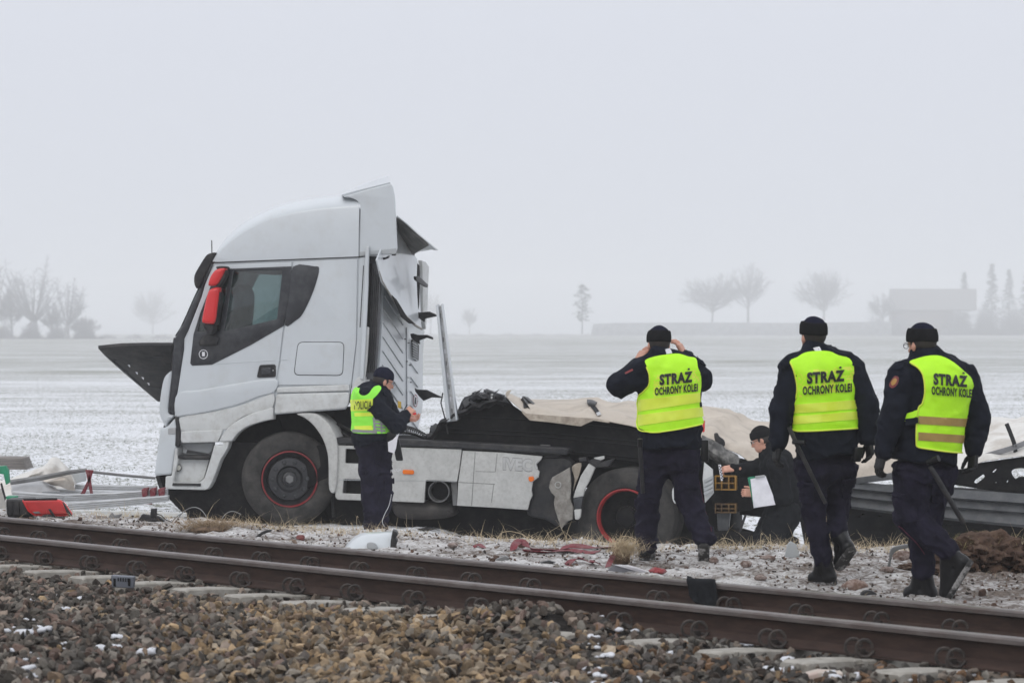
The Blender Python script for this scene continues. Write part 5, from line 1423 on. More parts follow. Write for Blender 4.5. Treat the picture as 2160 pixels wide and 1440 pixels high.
def wrap(name, outline, bv, Z, m, parent, off=.002, step=4., thick=.004, front=False, ray=None):
    """lay a pixel-outlined cloth panel on the torso surface, seen from the camera side (or from behind with front=True)"""
    v, fa = cdt(outline, step); C0 = Vector((0, 0, CZ)); V = []; N_ = []
    for p in v:
        d = (at(p.x, p.y, Z) - C0).normalized()
        if not front: h = bv.ray_cast(C0 + d * (Z - 2), d)
        else: h = bv.ray_cast(at(p.x, p.y, Z) + d * 2, -d)
        if h[0] is None:
            q = at(p.x, p.y, Z + (.0 if not front else .0)); h = bv.find_nearest(q)
            nn = h[1]; V.append(h[0] + nn * off); N_.append(nn)
        else: V.append(h[0] + h[1] * off); N_.append(h[1])
    # light smoothing of edge verts
    n = len(V); V2 = [a - b * thick for a, b in zip(V, N_)]
    ed = {}
    for f_ in fa:
        for k in range(len(f_)):
            a, b = f_[k], f_[(k + 1) % len(f_)]; ed[(a, b)] = ed.get((a, b), 0) + 1
    F_ = [tuple(f_) for f_ in fa] + [tuple(i + n for i in f_[::-1]) for f_ in fa]
    for (a, b) in list(ed):
        if (b, a) not in ed: F_.append((a, a + n, b + n, b))
    return mk(name, V + V2, F_, m, parent, 60)
def ray_text(body, x0, y0, x1, y1, h, bv, Z, m, parent, off=.014, bold=.035, slant=0, hx=None):
    C0 = Vector((0, 0, CZ))
    def f(x, y):
        px = x0 + (x1 - x0) * x + slant * y; py = y0 + (y1 - y0) * x - h * y
        d = (at(px, py, Z) - C0).normalized(); hh = bv.ray_cast(C0 + d * (Z - 2), d)
        return hh[0] - d * off if hh[0] is not None else at(px, py, Z)
    if body == 'STRAŻ':
        A_ = Acc(); q = [f(.855, 1.17), f(.915, 1.17), f(.915, 1.36), f(.855, 1.36)]
        mk('lettering', q, [(0, 1, 2, 3)], m, parent, 180, fix=False); body = 'STRAZ'
    return text3d(body, f, m, parent, 'lettering', bold, sub=.12, space=1.10)
def edge_tape(name, pts, bv, Z, m, parent, r=.006, off=.004):
    C0 = Vector((0, 0, CZ)); P = []
    for p in cr_pts(pts, 5, False):
        d = (at(p.x, p.y, Z) - C0).normalized(); h = bv.ray_cast(C0 + d * (Z - 2), d)
        if h[0] is None: h = bv.find_nearest(at(p.x, p.y, Z))
        P.append(h[0] + h[1] * off)
    return Acc().tube(P, r, 6).build(name, m, parent, 60)
def baton(Z, p0, p1, knob, parent, r=.017, dz=-.12):
    return Acc().tube([at(p0[0], p0[1], Z + dz), at(p1[0], p1[1], Z + dz)], [r, r * .95], 10).build('baton', BLACKP, parent)
GRP = 'railway guards in yellow vests walking away'

# --- guard A, hands on his hat -------------------------------------------------
ZA = 21.7
JA = dict(head=(1389, 728, .06), neck=(1388, 762, .0), chest=(1412, 800, .03), hip=(1414, 900, .02), hem=(1414, 944, .02), shL=(1354, 785, .0), shR=(1458, 786, .03),
          elL=(1308, 812, .05), wrL=(1346, 768, .10), elR=(1474, 800, .08), wrR=(1446, 752, .20), hpL=(1386, 965, .03), hpR=(1442, 965, .0), knL=(1366, 1060, .02), knR=(1452, 1050, -.02),
          anL=(1364, 1148, .05), anR=(1486, 1132, -.10), heL=(1358, 1180, .00), toL=(1372, 1178, .22), heR=(1485, 1152, -.16), toR=(1484, 1188, -.06))
headA = Vector((-.25, 1, -.15))
gA, WA, fA, jA = person('man in yellow safety vest pressing both bare hands to his dark cap', ZA, JA, (.08, 1, 0), headA, hat=KNIT, hatstyle='flap', gloves=False, rt=.235, loc=at(1414, 1185, ZA),
    hands=dict(L=dict(d=(.42, .18, .85), n=(-.80, -.50, .35), side=-1, curl=(.35, .38, .42, .45), sc=1.12, thumb=.3), R=dict(d=(-.45, .10, .85), n=(.85, -.4, .3), side=1, curl=(.35, .4, .4, .45), sc=1.1, thumb=.4)),
    tk=1.3, collar=.10, headtilt=(0, .15, 1), thighs=(.112, .092, .084), group=GRP, arms=(.10, .098, .062))
bA = vest_torso(WA, fA[1], .235, 1.3)
olA = cr_pts([(1361, 760), (1380, 752), (1410, 747), (1432, 746), (1452, 752), (1468, 756), (1472, 775), (1478, 790), (1479, 815), (1475, 845), (1478, 870), (1484, 888), (1481, 893), (1440, 902), (1390, 910), (1366, 909), (1346, 900), (1345, 880), (1346, 840), (1358, 826), (1369, 812), (1370, 792), (1364, 772)], 3)
vA = wrap('safety_vest', olA, bA, ZA, HIVIS, gA)
olF = [(1362, 775), (1376, 762), (1400, 800), (1430, 762), (1466, 775), (1478, 840), (1482, 890), (1345, 905), (1347, 840)]
wrap('vest_front', olF, bA, ZA, HIVIS, gA, front=True, step=7)
wrap('vest_band', [(1347, 843), (1476, 828), (1476, 848), (1346, 868)], bA, ZA, HIVIS2, vA, off=.006, step=6)
wrap('vest_band', [(1346, 875), (1480, 858), (1483, 878), (1347, 898)], bA, ZA, HIVIS2, vA, off=.006, step=6)
wrap('print_panel', [(1380, 790), (1474, 780), (1476, 822), (1378, 838)], bA, ZA, HIVIS2, vA, off=.002, step=6)
ray_text('STRAŻ', 1391, 811, 1461, 804, 21, bA, ZA, INK, vA, bold=.055)
ray_text('OCHRONY KOLEI', 1381, 833, 1472, 824, 15.5, bA, ZA, INK, vA, bold=.040)
edge_tape('vest_edging', [(1364, 774), (1370, 792), (1369, 812), (1358, 826), (1346, 841), (1345, 900), (1366, 910), (1390, 911), (1440, 903), (1481, 894)], bA, ZA, HIVIS2, vA)
wrap('collar_tag', [(1403, 737), (1413, 733), (1418, 745), (1406, 747)], bvh_of(jA), ZA, PAPER, gA, off=.004, step=6)
Acc().tube([WA['wrL'] - Vector((.0, .0, .0)), lerp(WA['wrL'], WA['elL'], .12)], [.050, .056], 14).build('sleeve_cuff', NAVY, gA, 60)
tA = thing('baton', 'black baton hanging straight down from the belt of the man with raised hands', 'baton', at(1355, 1040, ZA)); tA['group'] = 'police batons on the belts'
Acc().tube([at(1350, 940, ZA - .18), at(1356, 1040, ZA - .16)], [.017, .016], 10).build('shaft', BLACKP, tA)
Acc().tube([at(1350, 925, ZA - .19), at(1350, 942, ZA - .18)], [.02, .02], 10).build('grip', LEATHER, tA)
bevbox('radio_pouch', at(1486, 950, ZA + .02), Vector((.028, 0, 0)), Vector((0, .05, 0)), Vector((0, 0, .085)), LEATHER, gA, .01)

# --- guard B, middle ------------------------------------------------------------
ZB = 19.8
JB = dict(head=(1714, 712, .03), neck=(1717, 747, .0), chest=(1736, 795, .0), hip=(1740, 900, .0), hem=(1747, 962, .0), shL=(1672, 778, -.02), shR=(1794, 776, .03), elL=(1650, 868, -.06), wrL=(1641, 938, -.08),
          elR=(1828, 856, .02), wrR=(1833, 928, -.02), hpL=(1712, 985, -.03), hpR=(1772, 985, .05), knL=(1716, 1072, -.02), knR=(1766, 1066, .12), anL=(1736, 1180, .0), anR=(1771, 1128, .02),
          heL=(1757, 1228, .0), toL=(1712, 1227, .10), heR=(1796, 1160, -.10), toR=(1770, 1196, .02))
gB, WB, fB, jB = person('man in yellow safety vest walking away in the middle of the three guards', ZB, JB, (-.30, 1, 0), (-.45, 1, 0), hatstyle='flap', rt=.222, loc=at(1735, 1230, ZB), tk=1.35, collar=.093, thighs=(.102, .084, .064), group=GRP, arms=(.088, .088, .066))
bB = vest_torso(WB, fB[1], .222, 1.35)
olB = cr_pts([(1666, 762), (1682, 753), (1697, 744), (1722, 740), (1750, 741), (1768, 749), (1792, 756), (1800, 775), (1801, 800), (1804, 835), (1808, 870), (1811, 896), (1808, 902), (1760, 905), (1700, 908), (1676, 906), (1669, 898), (1672, 870), (1680, 838), (1682, 815), (1676, 785)], 3)
vB = wrap('safety_vest', olB, bB, ZB, HIVIS, gB)
wrap('vest_front', [(1672, 775), (1698, 748), (1730, 800), (1762, 748), (1796, 770), (1806, 850), (1810, 900), (1670, 905)], bB, ZB, HIVIS, gB, front=True, step=7)
wrap('vest_band', [(1677, 853), (1805, 843), (1807, 862), (1673, 872)], bB, ZB, HIVIS2, vB, off=.006, step=6)
wrap('vest_band', [(1671, 878), (1808, 867), (1810, 884), (1670, 895)], bB, ZB, HIVIS2, vB, off=.006, step=6)
wrap('print_panel', [(1684, 782), (1801, 772), (1803, 826), (1686, 838)], bB, ZB, HIVIS2, vB, off=.002, step=6)
ray_text('STRAŻ', 1702, 808, 1782, 802, 22, bB, ZB, INK, vB, bold=.055)
ray_text('OCHRONY KOLEI', 1693, 832, 1797, 825, 17, bB, ZB, INK, vB, bold=.040)
edge_tape('vest_edging', [(1667, 764), (1676, 785), (1682, 815), (1680, 838), (1672, 870), (1669, 898), (1676, 907), (1700, 909), (1760, 906), (1808, 903)], bB, ZB, HIVIS2, vB)
wrap('collar_tag', [(1715, 734), (1728, 731), (1733, 740), (1720, 741)], bvh_of(jB), ZB, PAPER, gB, off=.004, step=6)
tB = thing('baton', 'black side-handle baton slanting down behind the middle guard', 'baton', at(1741, 1061, ZB)); tB['group'] = 'police batons on the belts'
Acc().tube([at(1664, 900, ZB - .21), at(1682, 940, ZB - .22), at(1741, 1061, ZB - .20)], [.015, .016, .013], 10).build('shaft', BLACKP, tB)
Acc().tube([at(1672, 932, ZB - .22), at(1698, 934, ZB - .26)], [.015, .018], 10).build('side_handle', LEATHER, tB)
bevbox('belt_pouch', at(1808, 958, ZB - .1), Vector((.03, 0, 0)), Vector((0, .05, 0)), Vector((.01, 0, .05)), LEATHER, gB, .01)

# --- guard C, right -------------------------------------------------------------
ZC = 18.75
JC = dict(head=(1943, 728, .0), neck=(1953, 764, .0), chest=(1975, 815, .0), hip=(1955, 915, .0), hem=(1948, 972, .0), shL=(1903, 795, -.10), shR=(2035, 798, .10), elL=(1881, 885, -.14), wrL=(1862, 955, -.16),
          elR=(2060, 885, .10), wrR=(2054, 952, .06), hpL=(1925, 1000, -.03), hpR=(1975, 1000, .08), knL=(1920, 1092, -.04), knR=(1948, 1105, .10), anR=(1947, 1200, .10), anL=(1998, 1160, -.16),
          heR=(1968, 1262, .10), toR=(1912, 1259, .18), heL=(2044, 1188, -.20), toL=(1999, 1262, -.10))
gC, WC, fC, jC = person('man in yellow safety vest with two brown bands, rightmost guard, striding away', ZC, JC, (-.45, 1, 0), (-.75, 1, -.1), hatstyle='flap', rt=.232, loc=at(1950, 1263, ZC), tk=1.28, collar=.118, thighs=(.135, .108, .072), group=GRP, arms=(.092, .09, .066))
bC = vest_torso(WC, fC[1], .232, 1.28)
olC = cr_pts([(1918, 764), (1935, 756), (1960, 750), (1985, 751), (2010, 763), (2036, 785), (2050, 800), (2056, 830), (2058, 870), (2057, 920), (2055, 952), (2051, 955), (2000, 951), (1955, 945), (1936, 941), (1933, 930), (1934, 890), (1938, 860), (1946, 850), (1951, 825), (1948, 795), (1938, 778)], 3)
vC = wrap('safety_vest', olC, bC, ZC, HIVIS, gC)
wrap('vest_front', [(1905, 790), (1935, 762), (1960, 800), (2000, 764), (2040, 790), (2056, 850), (2054, 950), (1860, 940), (1870, 860)], bC, ZC, HIVIS, gC, front=True, step=7)
wrap('vest_side_strap', [(1872, 862), (1884, 838), (1880, 880), (1866, 918), (1848, 938), (1850, 918)], bC, ZC, HIVIS, gC, off=.02, step=5)
wrap('vest_side_strap', [(1886, 882), (1936, 865), (1936, 878), (1900, 894), (1886, 938), (1876, 940)], bC, ZC, HIVIS, gC, off=.02, step=5)
wrap('vest_band', [(1938, 877), (2059, 884), (2059, 901), (1938, 894)], bC, ZC, BROWNB, vC, off=.006, step=6)
wrap('vest_band', [(1937, 911), (2057, 919), (2057, 936), (1937, 928)], bC, ZC, BROWNB, vC, off=.006, step=6)
wrap('vest_side_strap', [(1912, 884), (1938, 880), (1938, 892), (1912, 900)], bC, ZC, NAVY, gC, off=.026, step=6)
ray_text('STRAŻ', 1969, 809, 2041, 815, 22, bC, ZC, INK, vC, bold=.055)
ray_text('OCHRONY KOLEI', 1965, 831, 2052, 838, 17, bC, ZC, INK, vC, bold=.040)
edge_tape('vest_edging', [(1920, 765), (1938, 778), (1948, 795), (1951, 825), (1946, 850), (1938, 860), (1934, 890), (1933, 930), (1936, 942), (1955, 946), (2000, 952), (2051, 956)], bC, ZC, HIVIS2, vC)
plate('vest_front_edge', Plane(at(1865, 890, ZC + .12), (1, 0, 0), (0, 1, 0)), cr_pts([(1874, 842), (1882, 850), (1878, 880), (1872, 905), (1860, 928), (1849, 941), (1851, 918), (1860, 885), (1868, 856)], 3), HIVIS, gC, 0, .02, .006)
plate('vest_band', Plane(at(1865, 890, ZC + .11), (1, 0, 0), (0, 1, 0)), [(1860, 872), (1878, 876), (1876, 886), (1857, 882)], BROWNB, gC, 0, .02, .004)
bj = bvh_of(jC)
wrap('sleeve_badge', cr_pts([(1878, 806), (1888, 793), (1896, 797), (1893, 810), (1884, 818), (1877, 815)], 2), bj, ZC, REDR, gC, off=.004, step=4)
wrap('sleeve_badge', cr_pts([(1881, 806), (1888, 798), (1892, 801), (1889, 809), (1883, 813)], 2), bj, ZC, mat('badge_gold', (.45, .25, .06), .5), gC, off=.008, step=3)
tC = thing('baton', 'long black baton slanting down behind the rightmost guard', 'baton', at(2035, 1105, ZC)); tC['group'] = 'police batons on the belts'
Acc().tube([at(1962, 984, ZC - .24), at(1972, 1000, ZC - .26), at(2033, 1103, ZC - .26)], [.016, .018, .018], 10).build('shaft', BLACKP, tC)
Acc().tube([at(1956, 975, ZC - .25), at(1980, 966, ZC - .30)], [.016, .022], 10).build('side_handle', LEATHER, tC)
# glasses
def glasses(W, fwd, tilt, parent, full=False):
    hr, hf, hu = frame_of(fwd, tilt); H_ = W['head']
    def hp(x, y, z): return H_ + hr * x + hf * y + hu * z
    A2 = Acc()
    for sd in (-1, 1):
        A2.tube([hp(sd * (.034 + .024 * math.cos(t)), .106, .004 + .019 * math.sin(t)) for t in np.linspace(0, 2 * math.pi, 15)], .0022, 5)
        A2.tube([hp(sd * .058, .106, .008), hp(sd * .080, .06, .010), hp(sd * .083, -.01, .008)], .0022, 5)
    A2.tube([hp(-.010, .106, .008), hp(.010, .106, .008)], .0022, 5)
    return A2.build('glasses', BLACKP, parent)
glasses(WC, (-.75, 1, -.1), (0, 0, 1), gC)

# --- policeman writing ----------------------------------------------------------
ZD = 28.8
JD = dict(head=(809, 805, .0), neck=(803, 828, .0), chest=(784, 850, .0), hip=(785, 915, .0), hem=(790, 934, .0), shL=(772, 838, -.20), shR=(806, 840, .14), elL=(838, 897, -.20), wrL=(857, 873, -.06),
          elR=(838, 893, .10), wrR=(856, 884, .08), hpL=(776, 945, -.02), hpR=(803, 945, .04), knL=(782, 1030, -.02), knR=(809, 1035, .05), anL=(785, 1120, .0), anR=(800, 1122, .08),
          heL=(780, 1146, -.03), toL=(800, 1146, -.05), heR=(796, 1147, .10), toR=(822, 1147, .08))
gD, WD, fD, jD = person('policeman in yellow-green vest and navy beanie writing in a notebook beside the cab', ZD, JD, (1, .5, 0), (1, .35, -.3), hatstyle='plain', gloves=False, rt=.218, loc=at(793, 1148, ZD), tk=1.08, collar=.085, thighs=(.112, .095, .076), arms=(.092, .085, .052),
    hands=dict(L=dict(d=(.4, .5, .35), n=(.1, -.9, .4), side=1, curl=(.7, .8, .9, .9)), R=dict(d=(.5, .2, .0), n=(0, .4, -.9), side=1, curl=(.5, .5, .6, .6))))
bD = vest_torso(WD, fD[1], .218, 1.08, grow=.024, shoulder=.128)
vD = wrap('police_vest', cr_pts([(748, 818), (756, 818), (758, 830), (768, 834), (778, 829), (788, 816), (800, 813), (804, 820), (794, 834), (786, 842), (784, 852), (786, 870), (790, 884), (800, 888), (815, 890), (832, 905), (828, 912), (800, 914), (745, 912), (742, 890), (740, 850), (741, 832)], 3), bD, ZD, HIVISG, gD, step=3)
wrap('name_panel', [(740, 843), (786, 841), (785, 865), (741, 867)], bD, ZD, HIVIS2, vD, off=.006, step=4)
ray_text('POLICJA', 747, 863, 784, 861.5, 17, bD, ZD, INK, vD, bold=.012, off=.016)
for a_, b_ in ((870, 878), (898, 907)): wrap('vest_band', [(748, a_), (784, a_ - 1), (787, b_ - 1), (749, b_)], bD, ZD, HIVIS2, vD, off=.006, step=5)
for k in range(4): wrap('side_webbing', [(787, 883 + k * 7), (812, 886 + k * 7), (812, 890 + k * 7), (788, 887 + k * 7)], bD, ZD, GREYB, vD, off=.010, step=5)
wrap('side_webbing', [(786, 880), (790, 880), (794, 913), (789, 913)], bD, ZD, GREYB, vD, off=.012, step=5)
wrap('side_webbing', [(801, 884), (804, 884), (806, 913), (803, 913)], bD, ZD, GREYB, vD, off=.012, step=5)
wrap('vest_hem', [(743, 905), (795, 908), (795, 914), (744, 911)], bD, ZD, GREYB, vD, off=.008, step=5)
wrap('shoulder_patch', [(752, 822), (759, 818), (757, 828), (752, 832)], bD, ZD, HIVISG, vD, off=.006, step=4)
glasses(WD, (1, .35, -.3), (0, 0, 1), gD)
nb = thing('notebook', 'small red and white notebook held open by the policeman', 'notebook', at(868, 878, ZD))
plate('cover', Plane(at(868, 878, ZD - .02), (1, 0, 0), (0, 1, 0)), [(855, 877), (877, 869), (878, 873), (860, 883)], REDP, nb, 0, .10, .003)
plate('page', Plane(at(868, 878, ZD - .02), (1, 0, 0), (0, 1, 0)), [(856, 873), (870, 868), (877, 869), (858, 878)], PAPER, nb, .01, .08, .002)
pn = thing('pen', 'dark pen in the writing hand of the policeman', 'pen', at(856, 858, ZD))
Acc().tube([at(859, 853, ZD - .06), at(853, 863, ZD - .04)], .005, 6).build('barrel', INK, pn)
hz_ = thing('document_folder', 'folded white papers sticking out of the hip pocket of the policeman', 'papers', at(830, 940, ZD))
bj = bvh_of(jD, bpy.data.objects[[c.name for c in gD.children if c.name.startswith('trousers')][0]])
plate('folded_sheet', Plane(at(830, 940, ZD - .24), (1, 0, 0), (.2, 1, 0)), [(842, 913), (838, 925), (835, 945), (831, 956), (819, 952), (818, 932), (828, 927)], PAPER, hz_, 0, .015, .003)
bevbox('holster', at(839, 948, ZD - .12), Vector((.035, 0, 0)), Vector((0, .06, 0)), Vector((-.02, 0, .11)), LEATHER, gD, .015)
bevbox('radio_pouch', at(826, 921, ZD - .18), Vector((.045, 0, 0)), Vector((0, .05, 0)), Vector((.0, 0, .05)), LEATHER, gD, .012)
ray_text('POLICJA', 824, 996, 846, 992, 6, bvh_of(bpy.data.objects[[c.name for c in gD.children if c.name.startswith('trousers')][0]]), ZD, INKW, gD, bold=.02)
bt = bvh_of(bpy.data.objects[[c.name for c in gD.children if c.name.startswith('trousers')][0]])
edge_tape('trouser_piping', [(825, 1042), (820, 1065), (812, 1082), (806, 1098), (810, 1110)], bt, ZD, INKW, gD, r=.0035)

# --- kneeling technician --------------------------------------------------------
ZE = 29.2
JE = dict(head=(1606, 928, .0), neck=(1622, 952, .0), chest=(1640, 985, .02), hip=(1652, 1050, .02), hem=(1654, 1078, .02), shL=(1640, 982, -.20), shR=(1626, 978, .20), elL=(1655, 1048, -.22), wrL=(1592, 1040, -.16),
          elR=(1580, 992, .10), wrR=(1548, 988, .0), hpL=(1652, 1085, -.10), hpR=(1648, 1085, .12), knL=(1626, 1146, -.20), knR=(1612, 1150, .12), anL=(1664, 1152, -.10), anR=(1655, 1158, .16),
          heL=(1680, 1150, -.10), toL=(1672, 1165, -.10), heR=(1675, 1155, .16), toR=(1668, 1170, .16))
gE, WE, fE, jE = person('man in black kneeling by the wreck, holding a clipboard and a checkered scale', ZE, JE, (-1, .25, 0), (-1, .15, -.35), cloth=BLACKC, trous=BLACKC, hat=KNITB, hatstyle='cuff', gloves=False, rt=.205, loc=at(1640, 1160, ZE), tk=1.10, collar=.088, thighs=(.175, .15, .12), arms=(.098, .09, .058),
    hands=dict(L=dict(d=(-1, 0, .1), n=(0, -.9, .3), side=1, curl=(.8, .8, .8, .8)), R=dict(d=(-1, 0, -.05), n=(.1, -.6, .8), side=1, curl=(.6, .7, .9, .9))))
glasses(WE, (-1, .15, -.35), (0, 0, 1), gE)
scl = thing('forensic_scale', 'black and white checkered photo scale held by the kneeling man', 'scale', at(1522, 998, ZE))
SP = Plane(at(1522, 998, ZE - .04), (1, 0, 0), (0, 1, 0))
plate('scale_card', SP, [(1515, 980), (1520.5, 979), (1526.5, 1012), (1521, 1014)], PAPER, scl, 0, .004, .0005)
for k in range(10):
    for s_ in (0, 1):
        if (k + s_) % 2: continue
        x0 = 1516 + k * .62 + s_ * 2.3; y0 = 981.5 + k * 3.1 - s_ * .3
        plate('scale_mark', SP, [(x0, y0), (x0 + 2.2, y0 - .3), (x0 + 2.7, y0 + 2.8), (x0 + .5, y0 + 3.1)], INK, scl, -.003, .002, .0003)
cb = thing('clipboard', 'green clipboard with white papers held by the kneeling man', 'clipboard', at(1605, 1040, ZE))
CP = Plane(at(1605, 1040, ZE - .30), (1, .1, 0), (-.1, 1, 0))
plate('board', CP, [(1577, 1007), (1583, 1005), (1611, 1003), (1620, 1066), (1590, 1070)], GREENP, cb, .0, .005, .001)
plate('paper_sheet', CP, [(1583, 1010), (1615, 1003), (1631, 1045), (1634, 1063), (1590, 1071)], PAPER, cb, -.012, .006, .001)
plate('paper_sheet', CP, [(1587, 1046), (1628, 1040), (1636, 1064), (1594, 1070)], PAPER, cb, -.018, .004, .001)
plate('clip', CP, rnd([(1593, 1004), (1613, 1001), (1614, 1006), (1594, 1009)], 1), CHROME, cb, -.03, .02, .002)

# ---- pockets, epaulettes and piping
def partof(g_, nm): return [c for c in g_.children if c.name.split('.')[0] == nm][0]
for g_, Z_, pockets, epa, pipe in ((gA, ZA, [[(1352, 1010), (1384, 1012), (1382, 1052), (1351, 1050)], [(1440, 985), (1466, 988), (1474, 1030), (1448, 1030)]], [[(1468, 752), (1482, 762), (1488, 774), (1476, 768)]], [(1482, 1010), (1490, 1060), (1500, 1120)]),
                                  (gB, ZB, [[(1688, 1015), (1716, 1018), (1716, 1062), (1690, 1060)], [(1776, 1010), (1800, 1008), (1798, 1048), (1776, 1052)]], [[(1649, 766), (1664, 758), (1668, 770), (1654, 778)], [(1790, 755), (1806, 764), (1810, 776), (1796, 770)]], None),
                                  (gC, ZC, [[(1889, 1040), (1932, 1044), (1936, 1098), (1894, 1104)], [(1962, 1020), (1988, 1018), (1986, 1056), (1964, 1060)]], [[(1888, 768), (1908, 764), (1904, 778), (1890, 782)]], [(1896, 1108), (1915, 1125), (1935, 1145), (1950, 1168)]),
                                  (gD, ZD, [[(812, 1010), (826, 1010), (824, 1040), (812, 1040)], [(765, 985), (772, 985), (772, 1003), (765, 1003)]], [[(808, 826), (818, 832), (816, 837), (806, 832)]], None)):
    tb = bvh_of(partof(g_, 'trousers')); jb = bvh_of(partof(g_, 'jacket'))
    for q in pockets:
        wrap('trouser_pocket', rnd(q, 4), tb, Z_, NAVYT, g_, off=.016, step=6, thick=.014)
        x0, y0 = q[0]; x1, y1 = q[1]; wrap('pocket_flap', rnd([(x0 - 1, y0 - 1), (x1 + 1, y1 - 1), (x1 + 1, y1 + 9), (x0 - 1, y0 + 9)], 2), tb, Z_, NAVYT, g_, off=.026, step=5, thick=.01)
    for q in epa: wrap('epaulette', rnd(q, 3), jb, Z_, NAVY, g_, off=.016, step=4, thick=.01)
    if pipe: edge_tape('trouser_piping', pipe, tb, Z_, mat('maroon_piping', (.09, .015, .04), .8), g_, r=.0035)
wrap('sleeve_badge', [(1318, 786), (1334, 778), (1336, 781), (1320, 789)], bvh_of(partof(gA, 'jacket')), ZA, REDR, gA, off=.005, step=4)
# ------------------------------------------------------------------ grass, rubble and litter
def blades(name, P, hgt, lean, m, parent=None, wid=.003, seg=3, kind='stuff', curl=.5, cols=None):
    """P (n,3) roots"""
    n = len(P); az = rng.uniform(0, 2 * np.pi, n); d = np.stack([np.cos(az), np.sin(az), np.zeros(n)], -1)
    s_ = np.stack([-np.sin(az * 1.7), np.cos(az * 1.7), np.zeros(n)], -1)
    V = []; 
    for k in range(seg + 1):
        t = k / seg; c = P + d * (hgt * lean * t ** (1 + curl))[:, None] + np.array([0, 0, 1]) * (hgt * t * (1 - .35 * lean * t))[:, None]
        w_ = wid * (1 - t * .85); V += [c - s_ * w_, c + s_ * w_]
    V = np.stack(V, 1); nv = V.shape[1]; b = (np.arange(n) * nv)[:, None]
    Q = np.concatenate([np.stack([b[:, 0] + 2 * k, b[:, 0] + 2 * k + 1, b[:, 0] + 2 * k + 3, b[:, 0] + 2 * k + 2], -1) for k in range(seg)], 0)
    o = mk(name, V.reshape(-1, 3), Q, m, parent, None, fix=False)
    if kind: tag(o, kind=kind)
    return o
def gzz(X, Y): return gz(X, Y) + gdetail(X, Y)
# dry grass fringe along the crest
X = rng.uniform(-6.5, 6.5, 15000); off_ = rng.normal(0, .42, 15000); Y = crestY(X) + off_ - .10
cl = n2(X, Y, 1.6, 3, 22.) ; kp = (cl + rng.uniform(-.4, .4, len(X)) > .02); X, Y = X[kp], Y[kp]
P = np.stack([X, Y, gzz(X, Y) - .01], -1)
blades('dry_verge_grass', P, rng.gamma(2.2, .030, len(X)) + .015, rng.uniform(.2, 1.6, len(X)), STRAW, wid=.0026)
X = rng.uniform(-6, 6, 4500); Y = crestY(X) - rng.uniform(.2, 5.5, 4500); kp = (n2(X, Y, 1.9, 3, 41.) > .12) & (across(X, Y) < -2.1); X, Y = X[kp], Y[kp]
blades('flattened_dry_grass', np.stack([X, Y, gzz(X, Y)], -1), rng.uniform(.02, .07, len(X)), rng.uniform(.8, 2.5, len(X)), mat('flat_straw', (.30, .24, .16), .85, var=.3, vs=30), wid=.0022)
# winter crop showing through the snow
n_ = 110000; Y = 32.5 + 75 * rng.random(n_) ** 1.7; X = rng.uniform(-1, 1, n_) * (.185 * Y + .6)
kp = (n2(X, Y * .8, .9, 3, 51.) + .5 * n2(X, Y, 5., 2, 3.) > -.06); X, Y = X[kp], Y[kp]
blades('winter_crop', np.stack([X, Y, gzz(X, Y) - .012], -1), rng.uniform(.025, .075, len(X)), rng.uniform(.6, 2.2, len(X)), GREENG, wid=.0075, seg=2)
# rubble on the verge
def rubble(name, n, smin, smax, pal, seed, cond=None, flat=1., zoff=.3, kind='stuff'):
    X = rng.uniform(-6.5, 6, n); Y = rng.uniform(14.5, 29, n)
    k_ = (across(X, Y) < -2.15) & (Y < crestY(X) + .4); 
    if cond is not None: k_ &= cond(X, Y)
    X, Y = X[k_], Y[k_]; s = rng.uniform(smin, smax, len(X)) * rng.uniform(.6, 1.3, len(X)); Z = gzz(X, Y) + s * zoff
    R_ = rand_rot(len(X)); pid = rng.integers(0, 14, len(X)); C_ = np.array(pal)[rng.integers(0, len(pal), len(X))] * rng.uniform(.7, 1.25, (len(X), 1))
    Vs, Fs, Cs = [], [], []; off = 0
    for k, (PV, PF) in enumerate(PROT):
        m_ = np.where(pid == k)[0]
        if not len(m_): continue
        V = np.einsum('nij,nkj->nki', R_[m_], PV[None] * s[m_][:, None, None]); V[..., 2] *= flat; V = V + np.stack([X[m_], Y[m_], Z[m_]], -1)[:, None, :]
        Fs.append((PF[None] + (np.arange(len(m_)) * len(PV))[:, None, None] + off).reshape(-1, 3)); Vs.append(V.reshape(-1, 3)); off += V.shape[0] * V.shape[1]
        Cs.append(np.repeat(np.concatenate([C_[m_], np.ones((len(m_), 1))], 1), len(PV), 0))
    o = mk(name, np.vstack(Vs), np.vstack(Fs), STONEM, None, None, fix=False, cols=np.vstack(Cs)); o.data.polygons.foreach_set('use_smooth', np.zeros(len(o.data.polygons), bool)); tag(o, kind=kind); return o
EARTH = [(.16, .10, .075), (.11, .07, .055), (.22, .165, .13), (.30, .27, .24), (.55, .54, .53), (.09, .075, .065), (.42, .40, .38)]
rubble('verge_grit', 34000, .006, .019, EARTH + [(.05, .04, .035), (.07, .05, .04)], 1, lambda X, Y: n2(X, Y, 1.3, 3, 61.) + rng.uniform(-.5, .5, len(X)) > -.15)
rubble('verge_clods', 1500, .014, .038, EARTH[:5], 2, lambda X, Y: n2(X, Y, .8, 3, 71.) + .25 * sst(1, 4, X) + rng.uniform(-.3, .3, len(X)) > .12)
# stones between the rails near the far rail are part of the gravel above

